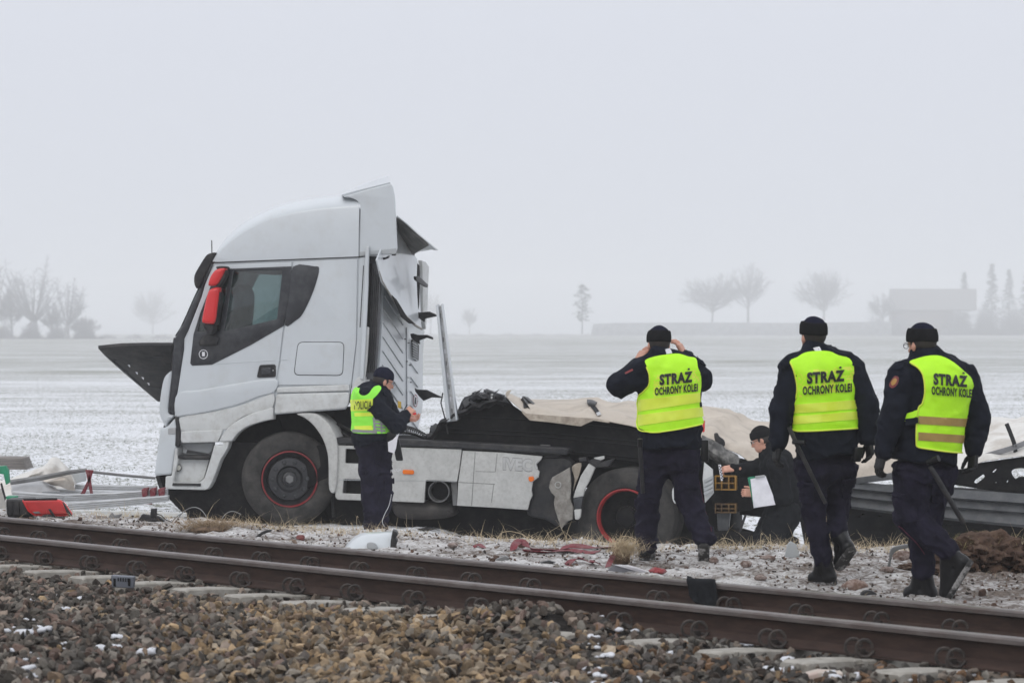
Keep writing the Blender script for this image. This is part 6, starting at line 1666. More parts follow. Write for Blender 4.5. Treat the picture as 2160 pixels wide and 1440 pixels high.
VP = lambda px, py, Z: Plane(at(px, py, Z), (1, 0, 0), (0, 1, 0))
def lump(name, label, cat, px, py, w_, h_, d_, m, seed, rough=.28, Z=None, group=None, parent=None, res=22):
    g_ = gpx(px, py); Z = Z or g_.y; s_ = Z / F
    c = at(px, py - h_ * .35, Z); V = []; Fc = []
    for i in range(res + 1):
        th = math.pi * i / res
        for j in range(res * 2):
            ph = math.pi * j / res; V.append((math.sin(th) * math.cos(ph), math.sin(th) * math.sin(ph), math.cos(th)))
    V = np.array(V); r_ = 1 + rough * fbm(V * 1.6 + seed * 7.1, 3) + rough * .5 * fbm(V * 5 + seed, 4)
    V = V * r_[:, None] * np.array([w_ / 2 * s_, d_, h_ * .62 * s_]) + np.array(c)
    n2_ = res * 2
    for i in range(res):
        for j in range(n2_):
            j2 = (j + 1) % n2_; Fc.append((i * n2_ + j, (i + 1) * n2_ + j, (i + 1) * n2_ + j2, i * n2_ + j2))
    V = V.astype(float); o = mk(name, V, Fc, m, parent, 40, loc=None if parent else c)
    if not parent: tag(o, label, cat, group)
    return o, c
def lay(name, label, cat, ol, m, base, thick=.03, tilt=0., group=None, v=0., bev=.004, holes=()):
    """a flat piece standing or lying where its base pixel meets the ground"""
    g_ = gpx(*base); o = plate(name, VP(base[0], base[1], g_.y), ol, m, None, v, thick, bev, list(holes), loc=g_)
    return tag(o, label, cat, group)
def ribbon(name, label, cat, path, wid, m, thick=.004, group=None, parent=None, updir=(0, 0, 1), Zs=None):
    """strap: path of (px,py,height above ground) -> world ribbon"""
    P = [];
    for q in path:
        if len(q) == 4: P.append(at(q[0], q[1], q[3]) + Vector((0, 0, q[2])))
        else: P.append(gpx(q[0], q[1]) + Vector((0, 0, q[2])))
    P = cr_pts(P, 6, False); U = Vector(updir); R1 = []; R2 = []; tw = random.uniform(0, 6)
    for i, p in enumerate(P):
        t = (P[min(i + 1, len(P) - 1)] - P[max(i - 1, 0)]).normalized(); s_ = t.cross(U).normalized()
        a = .55 * math.sin(i * .22 + tw); w_ = (s_ * math.cos(a) + t.cross(s_) * math.sin(a)) * wid / 2
        R1.append(p - w_); R2.append(p + w_)
    o = sheet(name, [R1, [(a + b) / 2 for a, b in zip(R1, R2)], R2], m, parent, thick, 60, loc=None if parent else P[0])
    if not parent: tag(o, label, cat, group)
    return o
# bumper cover lying by the rail
t_ = thing('torn_bumper_cover', 'curved white plastic bumper piece lying behind the rail in front of the policeman', 'car part', gpx(785, 1150))
zb = gpx(785, 1156).y; BP = VP(785, 1156, zb)
ol = [[(726, 1160), (728, 1152), (740, 1138), (762, 1124), (800, 1121), (832, 1119)], [(728, 1162), (734, 1152), (750, 1138), (772, 1129), (805, 1127), (830, 1125)], [(732, 1166), (742, 1158), (760, 1150), (785, 1148), (810, 1150), (826, 1152)], [(734, 1170), (746, 1166), (766, 1164), (790, 1163), (812, 1163), (823, 1165)]]
rows = [[BP.px(x, y, [.30, .12, .02, .0][k]) for x, y in r_] for k, r_ in enumerate(ol)]
rows = dens([[tuple(p) for p in r_] for r_ in rows], 4)
sheet('cover', rows, WHITE, t_, .012, 60)
plate('torn_edge', BP, [(828, 1118), (836, 1121), (839, 1128), (834, 1134), (838, 1142), (835, 1150), (832, 1166), (822, 1168), (824, 1140)], BLACKP, t_, .0, .2, .01)
plate('lamp_recess', BP, cr_pts([(774, 1146), (782, 1143), (792, 1146), (796, 1154), (790, 1158), (776, 1156)], 3), GREYW, t_, -.03, .04, .005)
# open booklet, red cloth, straps
ribbon('red_strap', 'long crumpled dark red strap lying on the frosty ground before the rear wheel', 'strap', [(1083, 1162, .01), (1086, 1158, .04), (1098, 1156, .06), (1112, 1160, .04), (1130, 1162, .01), (1175, 1164, .015), (1200, 1160, .035), (1230, 1159, .03), (1262, 1159, .02), (1300, 1158, .01)], .062, STRAPR)
ribbon('red_strap', 'second dark red strap running just below the first, toward the booklet', 'strap', [(1104, 1163, .01), (1150, 1167, .012), (1200, 1164, .02), (1240, 1167, .01), (1262, 1163, .01)], .045, STRAPR)
ribbon('red_strap', 'short arched dark red strap close behind the rail, left of the booklet', 'strap', [(1196, 1192, .005), (1208, 1189, .035), (1226, 1188, .04), (1245, 1190, .02), (1252, 1188, .02), (1268, 1191, .005)], .045, STRAPR)
ribbon('red_strap', 'dark red strap end standing against the straw clump beside the booklet', 'strap', [(1282, 1197, .01), (1288, 1193, .04), (1294, 1190, .07)], .04, STRAPR)
ribbon('red_strap', 'tiny scrap of dark red strap left of the long crumpled one', 'strap', [(1000, 1155, .005), (1010, 1153, .02), (1022, 1156, .005)], .035, STRAPR)
# webbing straps lying on the tarpaulin of the wreck
bT = bvh_of(tarp)
for q in ([(1102, 840), (1110, 840), (1113, 860), (1104, 861)], [(1244, 856), (1251, 853), (1267, 873), (1260, 878)]): wrap('tarp_strap', q, bT, 30, STRAPK, trl, off=.012, step=5)
for q in ([(1095, 837), (1101, 834), (1113, 836), (1112, 843), (1098, 843)], [(1238, 848), (1250, 849), (1258, 854), (1251, 860), (1242, 857)]): wrap('tarp_buckle', q, bT, 30, BLACKP, trl, off=.035, step=5, thick=.03)
wrap('tarp_buckle', [(1257, 874), (1264, 871), (1268, 877), (1260, 880)], bT, 30, CHROME, trl, off=.02, step=5)
g_ = gpx(1330, 1204)
t_ = thing('open_booklet', 'open grey and white booklet leaning behind the rail by the straw clump', 'booklet', g_)
BK = VP(1330, 1206, g_.y)
for k, ol in enumerate(([(1280, 1203), (1298, 1189), (1372, 1208), (1368, 1212)], [(1296, 1191), (1310, 1190), (1340, 1197), (1376, 1209), (1350, 1206)], [(1310, 1191), (1325, 1191), (1345, 1196), (1374, 1207), (1340, 1199)])):
    plate('page', BK, ol, [mat('grey_print', (.17, .17, .19), .6), PAPER, PAPER][k], t_, -.02 * k, .01, .001)
o, c = lump('red_cloth', 'bit of bright red cloth against the rail right of the booklet', 'cloth', 1387, 1208, 34, 12, .08, REDR, 5)
# straw clump with soil and roots
t_ = thing('straw_clump', 'brown clod of earth with a tuft of dry straw left of the first guard', 'clod', gpx(1312, 1192))
lump('clod', '', '', 1310, 1188, 40, 46, .07, mat('fibrous_soil', (.17, .11, .07), .95, var=.4, vs=30, bump=1., bs=60), 2, parent=t_)
cP = np.array(at(1320, 1160, gpx(1312, 1192).y)); n_ = 900
P = cP + rng.normal(0, 1, (n_, 3)) * np.array([.055, .05, .035])
blades('straw_tuft', P, rng.uniform(.03, .11, n_), rng.uniform(.3, 2.5, n_), STRAW, t_, wid=.0018, kind='stuff')
t_ = thing('hay_clump', 'flat clump of brown hay lying behind the rail left of the front wheel', 'hay', gpx(440, 1118))
lump('root_mat', '', '', 440, 1122, 80, 14, .13, mat('root_mat_m', (.15, .10, .065), .95, var=.4, vs=30, bump=1., bs=60), 3, parent=t_)
cP = np.array(at(440, 1112, gpx(440, 1118).y)); n_ = 1500
n_ = 3200; P = cP + rng.normal(0, 1, (n_, 3)) * np.array([.14, .11, .028])
blades('hay', P, rng.uniform(.02, .09, n_), rng.uniform(.8, 3, n_), mat('hay', (.27, .19, .11), .9, var=.3, vs=30), t_, wid=.0018)
# mud heap on the right, with grass on top
t_ = thing('mud_heap', 'heap of dark brown dug earth at the right edge of the verge', 'earth heap', gpx(2090, 1200))
for q in ((2090, 1196, 150, 70, .38, 1), (2030, 1198, 90, 46, .28, 4), (2150, 1204, 70, 44, .28, 6), (1985, 1208, 60, 16, .18, 8), (1930, 1200, 70, 12, .14, 9)):
    lump('earth_lump', '', '', q[0], q[1], q[2], q[3], q[4], SOIL, q[5], parent=t_, rough=.62, res=44)
for k in range(34):
    x_, y_ = rs.gauss(2080, 62), 1206 - abs(rs.gauss(0, 18)); lump('soil_clod', '', '', x_, min(y_, 1218), rs.uniform(6, 22), rs.uniform(5, 15), rs.uniform(.015, .04), SOIL, 50 + k, parent=t_, rough=.6, Z=gpx(2090, 1196).y - rs.uniform(.1, .42), res=8)
cP = np.array(at(2052, 1152, gpx(2090, 1196).y)); n_ = 900
P = cP + rng.normal(0, 1, (n_, 3)) * np.array([.13, .09, .03])
blades('turf', P, rng.uniform(.03, .10, n_), rng.uniform(.5, 2.4, n_), mat('yellowing_turf', (.25, .21, .09), .9, var=.35, vs=30), t_, wid=.0022)
# bent metal strip, white blocks, stones
t_ = lay('bent_metal_strip', 'bent grey metal strip hooked into the ground between the middle and right guards', 'metal strip', cr_pts([(1872, 1196), (1878, 1196), (1880, 1180), (1886, 1166), (1900, 1158), (1925, 1154), (1922, 1147), (1900, 1149), (1884, 1154), (1878, 1162), (1876, 1180)], 3), STEEL, (1880, 1198), .03)
lay('white_fragment', 'upright white plastic shard beside the kneeling man on the grass edge', 'plastic shard', [(1656, 1174), (1662, 1148), (1668, 1141), (1680, 1148), (1687, 1172), (1672, 1176)], GREYW, (1672, 1176), .05)
lay('white_fragment', 'small white slab on the grass in front of the right part of the trailer', 'plastic shard', [(1998, 1136), (2006, 1128), (2030, 1144), (2022, 1150)], PAPER, (2012, 1150), .10)
lump('clay_stone', 'brown brick-shaped stone right behind the rail beside the planted boot', 'stone', 1803, 1243, 54, 22, .07, mat('clay', (.20, .125, .095), .9, var=.3, vs=18, dirt=(.45, .42, .4), dirt_amt=.5, dirt_s=18, bump=.6, bs=50), 11, rough=.2)
lump('clay_stone', 'small dark red stone behind the rail right of the hay clump', 'stone', 634, 1138, 18, 11, .04, mat('red_stone', (.16, .035, .03), .6), 12)
lump('grey_stone', 'grey round stone on the verge between the first two guards', 'stone', 1574, 1195, 26, 12, .05, mat('clay', ()), 13) if False else None
for k, (x, y, w_, h_, lb) in enumerate(((1574, 1194, 24, 13, 'reddish stone on the verge midway between the first and middle guards'), (1604, 1222, 26, 12, 'brown clod close to the rail midway between the first and middle guards'), (1620, 1180, 34, 10, 'low brown clod on the verge below the kneeling man'), (1505, 1186, 20, 14, 'dark clod just right of the raised heel of the first guard'),
                                     (1745 + 30, 1262, 0, 0, ''), (955, 1152, 22, 9, 'grey-brown clod on the verge below the torn grey side panel'), (1870, 1205, 30, 12, 'reddish clod left of the bent metal strip'), (1905, 1180, 44, 20, 'dark earth lump behind the bent metal strip'))):
    if w_: lump('earth_clod', lb, 'clod', x, y, w_, h_, .05, mat('clod_earth', (.15, .095, .075), .95, var=.35, vs=20, dirt=(.42, .39, .37), dirt_amt=.5, dirt_s=20, bump=.8, bs=40), 20 + k)
lay('black_disc', 'black rubber cap lying at the far rail between the middle and right guards', 'rubber cap', cr_pts([(1818, 1252), (1825, 1246), (1838, 1245), (1850, 1252), (1850, 1257), (1820, 1256)], 3), BLACKP, (1834, 1254), .08)
lay('black_rubber_strip', 'curved black rubber strip on the frosty ground under the front wheel', 'rubber strip', cr_pts([(536, 1134), (548, 1124), (560, 1118), (573, 1117), (570, 1121), (556, 1126), (545, 1134)], 3), BLACKP, (550, 1132), .03)
for k, (ol, b, lb) in enumerate((([(880, 1116), (900, 1112), (921, 1115), (900, 1120)], (900, 1119), 'thin black plate lying on frost below the exhaust'), ([(968, 1128), (990, 1121), (1008, 1126), (985, 1130)], (990, 1129), 'thin black plate lying on frost below the torn panel'), ([(1045, 1180), (1065, 1172), (1078, 1178), (1062, 1184)], (1062, 1182), 'crumpled grey rag near the rail left of the arched red strap'), ([(1140, 1186), (1158, 1182), (1172, 1186), (1155, 1189)], (1156, 1188), 'flat dark scrap near the rail right of the grey rag'))):
    lay('dark_scrap', lb, 'scrap', ol, [BLACKP, BLACKP, STEEL, BLACKP][k], b, .09)
# black cloth hung over the far rail
Yr = 19.1; 
def railpt(px, a, z):   # point on the track at pixel column px, offset a
    k = (px - 1080) / F
    O = TO + TN * a; t = (k * O.y - O.x) / (TRC + k * TRS); return O + TD * t + Vector((0, 0, z))
rows = []
for px, wob in ((1450, 0), (1458, .01), (1468, -.01), (1480, .012), (1492, 0), (1500, -.01), (1508, .0)):
    e_ = (1508 - px) / 58
    rows.append([railpt(px - 4, -1.507 - .10, .20 - .03), railpt(px - 2, -1.507 - .045, .205 + wob * .3), railpt(px, -1.507, .212), railpt(px, -1.507 + .045, .205), railpt(px + 3, -1.507 + .060, .15 + wob), railpt(px + 6, -1.507 + .075 + wob, .10), railpt(px + 10, -1.507 + .10 + wob, .035 + .05 * e_)])
o = sheet('black_rag', dens([[tuple(p) for p in r_] for r_ in rows], 3), BLACKC, None, .006, 60, noise=.012, ns=14, loc=railpt(1480, -1.5, .1)); tag(o, 'black cloth draped over the far rail at the right', 'cloth')
# small grey slotted box on a sleeper, broken concrete piece, lens cap
t_ = thing('slotted_box', 'small grey slotted plastic box standing on the ballast at the left', 'plastic box', at(258, 1240, 18.5)); SB = VP(258, 1240, 18.5)
plate('housing', SB, rnd([(234, 1213), (283, 1216), (281, 1240), (236, 1238)], 2), mat('blue_grey_plastic', (.12, .13, .155), .5), t_, 0, .08, .006)
for k in range(5): plate('slot', SB, [(248 + k * 5.2, 1217.5 + k * .3), (250.6 + k * 5.2, 1217.6 + k * .3), (250.6 + k * 5.2, 1225 + k * .3), (248 + k * 5.2, 1225 + k * .3)], BLACKM, t_, -.004, .005, .0005)
for x in (239, 270): plate('side_slot', SB, [(x, 1219), (x + 5, 1219.3), (x + 5, 1236), (x, 1235)], BLACKM, t_, -.004, .005, .0005)
lay('broken_slab', 'broken pale slab with a pinkish edge lying on the ballast at lower right', 'slab', [(1668, 1440), (1715, 1420), (1735, 1416), (1780, 1418), (1782, 1448), (1690, 1452)], mat('pale_slab', (.50, .44, .38), .8, var=.08, dirt=(.40, .25, .22), dirt_amt=.5, dirt_s=12), (1730, 1448), .14) if False else None
o = plate('broken_slab', VP(1730, 1446, 14.1), [(1668, 1436), (1700, 1424), (1730, 1416), (1778, 1419), (1782, 1450), (1672, 1452)], mat('pale_slab', (.50, .44, .38), .8, var=.08, dirt=(.40, .25, .22), dirt_amt=.5, dirt_s=12), None, 0, .14, .01, loc=at(1730, 1446, 14.1)); tag(o, 'broken pale slab with a pinkish edge lying on the ballast at lower right', 'slab')
V, Fc = lathe(railpt(37, -.35, .085), (0, 0, 1), [(0, .07), (.04, .062), (.07, .04), (.082, .0), (.085, -.03)], 24)
o = mk('glass_dome', V, Fc, mat('pale_glass', (.30, .35, .33), .2), None, 60, loc=railpt(37, -.35, .085)); tag(o, 'pale glass dome lying between the rails at the far left', 'lamp glass')
lump('dark_fragment', 'flat bluish-grey fragment on the ballast in the lower left corner', 'fragment', 36, 1402, 24, 12, .03, mat('slate', (.09, .10, .12), .6), 33, Z=(CZ - .07) * F / 702)
# ---------------------------------------------------------------- left wreckage
def beam(name, label, cat, ol, Z, m, depth=.1, group=None, ribs=0, v=0., parent=None):
    pl_ = VP(ol[0][0], ol[0][1], Z)
    if parent: return plate(name, pl_, ol, m, parent, v, depth, .006)
    o = plate(name, pl_, ol, m, None, v, depth, .006, loc=pl_.px(ol[0][0], ol[0][1])); tag(o, label, cat, group)
    for k in range(ribs):
        f = (k + 1) / (ribs + 1); n_ = len(ol) // 2
        top = ol[:n_]; bot = ol[n_:][::-1]
        ln = [(a[0] + (b[0] - a[0]) * f, a[1] + (b[1] - a[1]) * f) for a, b in zip(top, bot)]
        plate('groove', pl_, [(x, y - .5) for x, y in ln] + [(x, y + .5) for x, y in ln[::-1]], STEEL, o, v - .004, .006, .0005)
    return o
beam('aluminium_profile', 'upper aluminium beam wrapped by red straps, lying left of the cab', 'aluminium beam', [(134, 1043), (240, 1039), (352, 1030), (352, 1044), (250, 1052), (137, 1059)], 30.2, ALU, .12, ribs=3)
beam('aluminium_profile', 'lower aluminium beam of the strapped pair, resting on the snow', 'aluminium beam', [(141, 1060), (250, 1053), (354, 1045), (354, 1057), (260, 1068), (150, 1078)], 29.8, ALU, .14, ribs=3)
beam('aluminium_profile', 'grey aluminium profile with a square cut end behind the red tool box', 'aluminium beam', [(26, 1036), (80, 1040), (134, 1043), (134, 1058), (80, 1056), (26, 1054)], 30.4, ALU, .1, ribs=3)
beam('aluminium_profile', 'long thin white tube lying across the pile above the beams', 'aluminium tube', [(87, 1029), (200, 1034), (335, 1037), (335, 1048), (200, 1046), (88, 1040)], 31.2, ALU, .08, ribs=1)
beam('aluminium_profile', 'flat white profile furthest back on the left pile', 'aluminium beam', [(158, 1021), (240, 1023), (330, 1025), (330, 1036), (240, 1036), (158, 1034)], 32., ALU, .1, ribs=2)
beam('ribbed_plank_stack', 'stack of grey-brown ribbed planks at the far left edge of the picture', 'planks', [(-20, 965), (20, 965), (47, 966), (56, 990), (20, 990), (-20, 991)], 33.5, mat('weathered_plank', (.22, .20, .185), .8, var=.2, stretch=(1, 1, 12)), .5, ribs=3)
beam('white_board', 'long white board lying flat on the ground left of the cab', 'board', [(150, 1076), (280, 1078), (392, 1082), (392, 1090), (280, 1091), (152, 1090)], 28.6, WHITE_D, .12)
# crumpled white sheet
t_ = thing('crumpled_tarpaulin', 'crumpled white tarpaulin heap on the pile at the far left', 'tarpaulin', at(80, 1040, 31.5))
WS = VP(80, 1040, 31.8)
r1 = [[(-15, 1014, .3), (20, 1010, .3), (50, 1000, .35), (90, 986, .4), (112, 969, .5), (128, 972, .5), (146, 992, .4), (158, 1008, .3)],
      [(-15, 1020, .1), (20, 1016, .15), (55, 1006, .1), (88, 990, .0), (105, 986, .1), (125, 996, .2), (145, 1000, .15), (160, 1016, .1)],
      [(-15, 1028, .0), (22, 1020, .05), (55, 1012, .1), (80, 1006, .15), (100, 1010, -.05), (125, 1006, .1), (148, 1012, .0), (158, 1026, .0)],
      [(-15, 1060, -.15), (22, 1036, -.1), (55, 1034, -.05), (85, 1032, .05), (110, 1030, .1), (130, 1028, .05), (150, 1032, .0), (158, 1034, .0)],
      [(-15, 1090, -.3), (20, 1060, -.2), (55, 1050, -.1), (85, 1046, .0), (110, 1044, .05), (130, 1044, .05), (150, 1044, .05), (157, 1042, .05)]]
rows = dens([[tuple(WS.px(*q)) for q in r_] for r_ in r1], 5)
sheet('crumpled_sheet', rows, TARPW, t_, .006, 60, noise=.05, ns=4.5)
rows = [[WS.px(88, 1012, -.55), WS.px(110, 1004, -.7), WS.px(135, 998, -.75), WS.px(152, 1000, -.6)], [WS.px(95, 1016, -.75), WS.px(118, 1014, -.95), WS.px(140, 1012, -.95), WS.px(158, 1022, -.7)], [WS.px(108, 1022, -.7), WS.px(126, 1026, -.8), WS.px(142, 1030, -.8), WS.px(159, 1034, -.6)]]
o = sheet('cream_sheet', dens([[tuple(p) for p in r_] for r_ in rows], 4), mat('cream_vinyl', (.56, .50, .43), .5, var=.05, dirt=(.35, .28, .22), dirt_amt=.4, dirt_s=5), None, .006, 60, noise=.02, loc=WS.px(120, 1030, -.7)); tag(o, 'curled cream vinyl sheet under the steel bar at the left', 'sheet')
rows = [[WS.px(22, 1024, -.6), WS.px(50, 1018, -.6), WS.px(88, 1014, -.6), WS.px(112, 1024, -.6)], [WS.px(24, 1032, -.9), WS.px(55, 1028, -.95), WS.px(90, 1026, -.9), WS.px(120, 1031, -.8)], [WS.px(26, 1040, -1.), WS.px(58, 1040, -1.), WS.px(92, 1037, -1.), WS.px(126, 1036, -.9)]]
o = sheet('grey_sheet', dens([[tuple(p) for p in r_] for r_ in rows], 3), mat('grey_sheet_metal', (.34, .34, .345), .45, var=.1, dirt=(.2, .19, .18), dirt_amt=.4, dirt_s=7), None, .006, 60, noise=.012, loc=WS.px(60, 1036, -.9)); tag(o, 'bent light grey sheet metal lying in front of the white tarpaulin at the left', 'sheet metal')
lay('plastic_sheet', 'pale grey panel standing behind the crossed red strap', 'panel', [(152, 1000), (180, 996), (181, 1014), (160, 1019)], GREYW, (170, 1088), .03, v=3.)
lay('board', 'pale upright panel at the picture edge left of the tool box', 'panel', [(-20, 1030), (4, 1030), (12, 1062), (12, 1086), (-20, 1086)], mat('pale_panel_m', (.45, .43, .40), .6, dirt=(.3, .27, .24), dirt_amt=.4, dirt_s=7), (6, 1086), .03, v=3.4)
o = Acc().tube([at(22, 1017, 30.9), at(90, 1007, 30.9), at(145, 996, 30.9), at(183, 991, 30.9)], [.030, .030, .026, .022], 6).build('steel_bar', STEEL, None, loc=at(22, 1017, 30.9)); tag(o, 'grey steel bar rising over the white tarpaulin at the left', 'steel bar')
o = Acc().tube([at(193, 995, 30.7), at(260, 1002, 30.7), at(328, 1008, 30.7)], .016, 6).build('steel_bar', STEEL, None, loc=at(193, 995, 30.7)); tag(o, 'thin grey bar running from the crossed red strap to the bumper', 'steel bar')
t_ = thing('crossed_red_strap', 'crossed dark red strap hanging from the grey bar at the left', 'strap', at(188, 1043, 30.4)); RS = VP(188, 1043, 30.3)
for ol in ([(180, 992), (187, 992), (192, 1015), (196, 1042), (190, 1042), (186, 1020)], [(190, 992), (196, 994), (190, 1016), (178, 1043), (169, 1043), (184, 1014)], [(180, 990), (197, 991), (196, 998), (181, 997)]): plate('webbing', RS, ol, STRAPR, t_, -.01 * len(ol), .02, .003)
t_ = thing('strap_wraps', 'dark red strap loops wrapped round the beam end by the bumper', 'strap', at(320, 1045, 30.1)); 
for x0 in (298, 315, 333): plate('webbing', VP(320, 1045, 30.1), rnd([(x0, 1031), (x0 + 13, 1028), (x0 + 12, 1046), (x0 + 2, 1049)], 3), STRAPR, t_, -.02, .18, .01)
lay('red_scrap', 'dark red rag end lying under the strapped beams', 'strap', cr_pts([(302, 1062), (312, 1058), (320, 1060), (318, 1066), (304, 1065)], 2), STRAPR, (312, 1080), .05, v=1.2)
t_ = thing('tool_box', 'black tool box with its red lid hanging open at the left', 'tool box', gpx(60, 1088)); TBX = VP(60, 1090, 27.0)
plate('box', TBX, rnd([(12, 1053), (64, 1053), (66, 1090), (16, 1090), (13, 1080)], 3), BLACKP, t_, 0, .35, .02)
for x in (24, 38): plate('box_rib', TBX, [(x, 1056), (x + 3, 1056), (x + 3, 1088), (x, 1088)], BLACKP, t_, -.01, .02, .004)
plate('lid', TBX, rnd([(45, 1054), (125, 1053), (136, 1060), (153, 1084), (148, 1089), (72, 1088), (58, 1078)], 4), REDP, t_, -.05, .05, .012)
plate('lid_inset', TBX, rnd([(52, 1057), (123, 1056), (132, 1063), (144, 1084), (76, 1084), (63, 1076)], 4), mat('red_inner', (.50, .03, .03), .5), t_, -.065, .02, .006)
plate('lid_window', TBX, rnd([(68, 1079), (82, 1078), (86, 1082), (74, 1083)], 1), STEEL, t_, -.07, .01, .001)
plate('hinge_strip', TBX, [(48, 1051), (120, 1050), (120, 1054), (50, 1055)], BLACKP, t_, -.055, .04, .004)
for ol in ([(101, 1073), (106, 1073), (118, 1091), (112, 1091)], [(131, 1058), (136, 1062), (160, 1100), (150, 1098), (139, 1078)], [(78, 1096), (90, 1086), (104, 1084), (115, 1090), (135, 1088), (150, 1098), (120, 1102), (82, 1100)]): plate('broken_latch', TBX, ol, BLACKP, t_, -.12, .03, .006)
t_ = thing('green_clamp', 'green plastic clamp on a dark stem at the far left', 'clamp', at(14, 1060, 29.5)); GC = VP(14, 1060, 29.5)
plate('clamp_head', GC, [(-10, 984), (10, 982), (16, 992), (18, 1018), (12, 1022), (7, 1000), (-10, 998)], GREENP, t_, 0, .12, .01)
plate('stem', GC, [(0, 1020), (3, 1018), (12, 1050), (10, 1056)], BLACKP, t_, .02, .04, .004)
plate('foot', GC, rnd([(12, 1046), (32, 1047), (32, 1053), (13, 1053)], 2), GREENP, t_, -.1, .2, .01)
t_ = thing('black_debris', 'jagged black plastic debris on the ground in front of the bumper', 'debris', gpx(322, 1098)); DB = VP(322, 1100, gpx(322, 1098).y)
for ol in ([(316, 1092), (318, 1073), (329, 1072), (329, 1088), (324, 1094)], [(290, 1098), (300, 1084), (312, 1086), (322, 1092), (340, 1094), (345, 1100), (300, 1101)], [(324, 1086), (336, 1090), (346, 1098), (330, 1099)]): plate('shard', DB, ol, BLACKP, t_, -.04, .1, .008)
Acc().tube([DB.px(x, y, -.05) for x, y in [(328, 1082), (340, 1086), (350, 1096), (362, 1100)]], .005, 5).build('wire', BLACKP, t_)
t_ = thing('wire_loops', 'thin bent wire loops on the ground under the front bumper', 'wire', gpx(400, 1096)); WP = VP(400, 1098, gpx(400, 1100).y)
for path in ([(372, 1098), (386, 1080), (404, 1070), (420, 1072), (432, 1084), (438, 1098)], [(398, 1090), (404, 1100), (416, 1102)], [(466, 1096), (478, 1082), (492, 1078), (508, 1084)], [(362, 1102), (372, 1090), (384, 1082)]):
    Acc().tube(cr_pts([WP.px(x, y) for x, y in path], 5, False), .0045, 5).build('wire', STEEL, t_)
lay('grey_shard', 'small grey torn shard standing on the verge left of the black debris', 'shard', [(228, 1090), (236, 1080), (241, 1086), (258, 1083), (252, 1092), (240, 1092)], STEEL, (242, 1094), .03)
# single tall stems
rs = random.Random(5)
ST = [(205, 1098, 20, -4), (200, 1070, 26, 3), (596, 1108, 22, -14), (744, 1118, 16, -4), (752, 1116, 28, 1), (855, 1104, 20, 6), (930, 1112, 14, 0), (905, 1106, 12, 5), (1122, 1144, 24, -46), (1590, 1160, 20, 14), (1604, 1158, 34, 2), (1626, 1156, 30, -2), (1560, 1160, 26, -30), (1700, 1150, 22, 8), (1826, 1154, 24, 2), (1848, 1148, 30, 5), (1862, 1144, 20, -6), (2058, 1130, 30, -2), (2118, 1110, 40, -20), (2080, 1124, 26, -12), (2030, 1124, 20, -20), (2090, 1118, 34, 2), (1380, 1160, 22, -18), (1350, 1150, 20, -30)]
for k, (x, y, h_, dx) in enumerate(ST):
    g_ = gpx(x, y)
    if g_ is None: continue
    Z = g_.y
    Acc().tube(cr_pts([at(x, y, Z), at(x + dx * .4, y - h_ * .7, Z), at(x + dx, y - h_, Z), at(x + dx * 1.4 + 2, y - h_ * .9, Z)], 4, False), [.0028] * 13, 4).build('dry_stem', STRAW, bpy.data.objects['dry_verge_grass'])
# ------------------------------------------------------------------ far trees, barn and embankment
FROST_HAZE = mat('frosted_hazed_bark', (.27, .265, .275), .9, var=.15, vs=1)  # frost grey, made paler to put part of the haze into the bark
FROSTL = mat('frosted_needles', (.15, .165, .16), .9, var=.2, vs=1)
def segs_mesh(name, SG, m, parent, n=3):
    A_ = np.array([s_[0] for s_ in SG]); B_ = np.array([s_[1] for s_ in SG]); ra = np.array([s_[2] for s_ in SG]); rb = np.array([s_[3] for s_ in SG])
    d = B_ - A_; d /= np.linalg.norm(d, axis=1, keepdims=True) + 1e-9
    u = np.cross(d, np.array([.31, .87, .39])); u /= np.linalg.norm(u, axis=1, keepdims=True) + 1e-9; v = np.cross(d, u)
    V = []
    for c, r_ in ((A_, ra), (B_, rb)):
        for k in range(n): t = 2 * math.pi * k / n; V.append(c + (u * math.cos(t) + v * math.sin(t)) * r_[:, None])
    V = np.stack(V, 1); b = np.arange(len(SG)) * 2 * n
    Q = np.concatenate([np.stack([b + k, b + (k + 1) % n, b + n + (k + 1) % n, b + n + k], -1) for k in range(n)])
    return mk(name, V.reshape(-1, 3), Q, m, parent, None, fix=False)
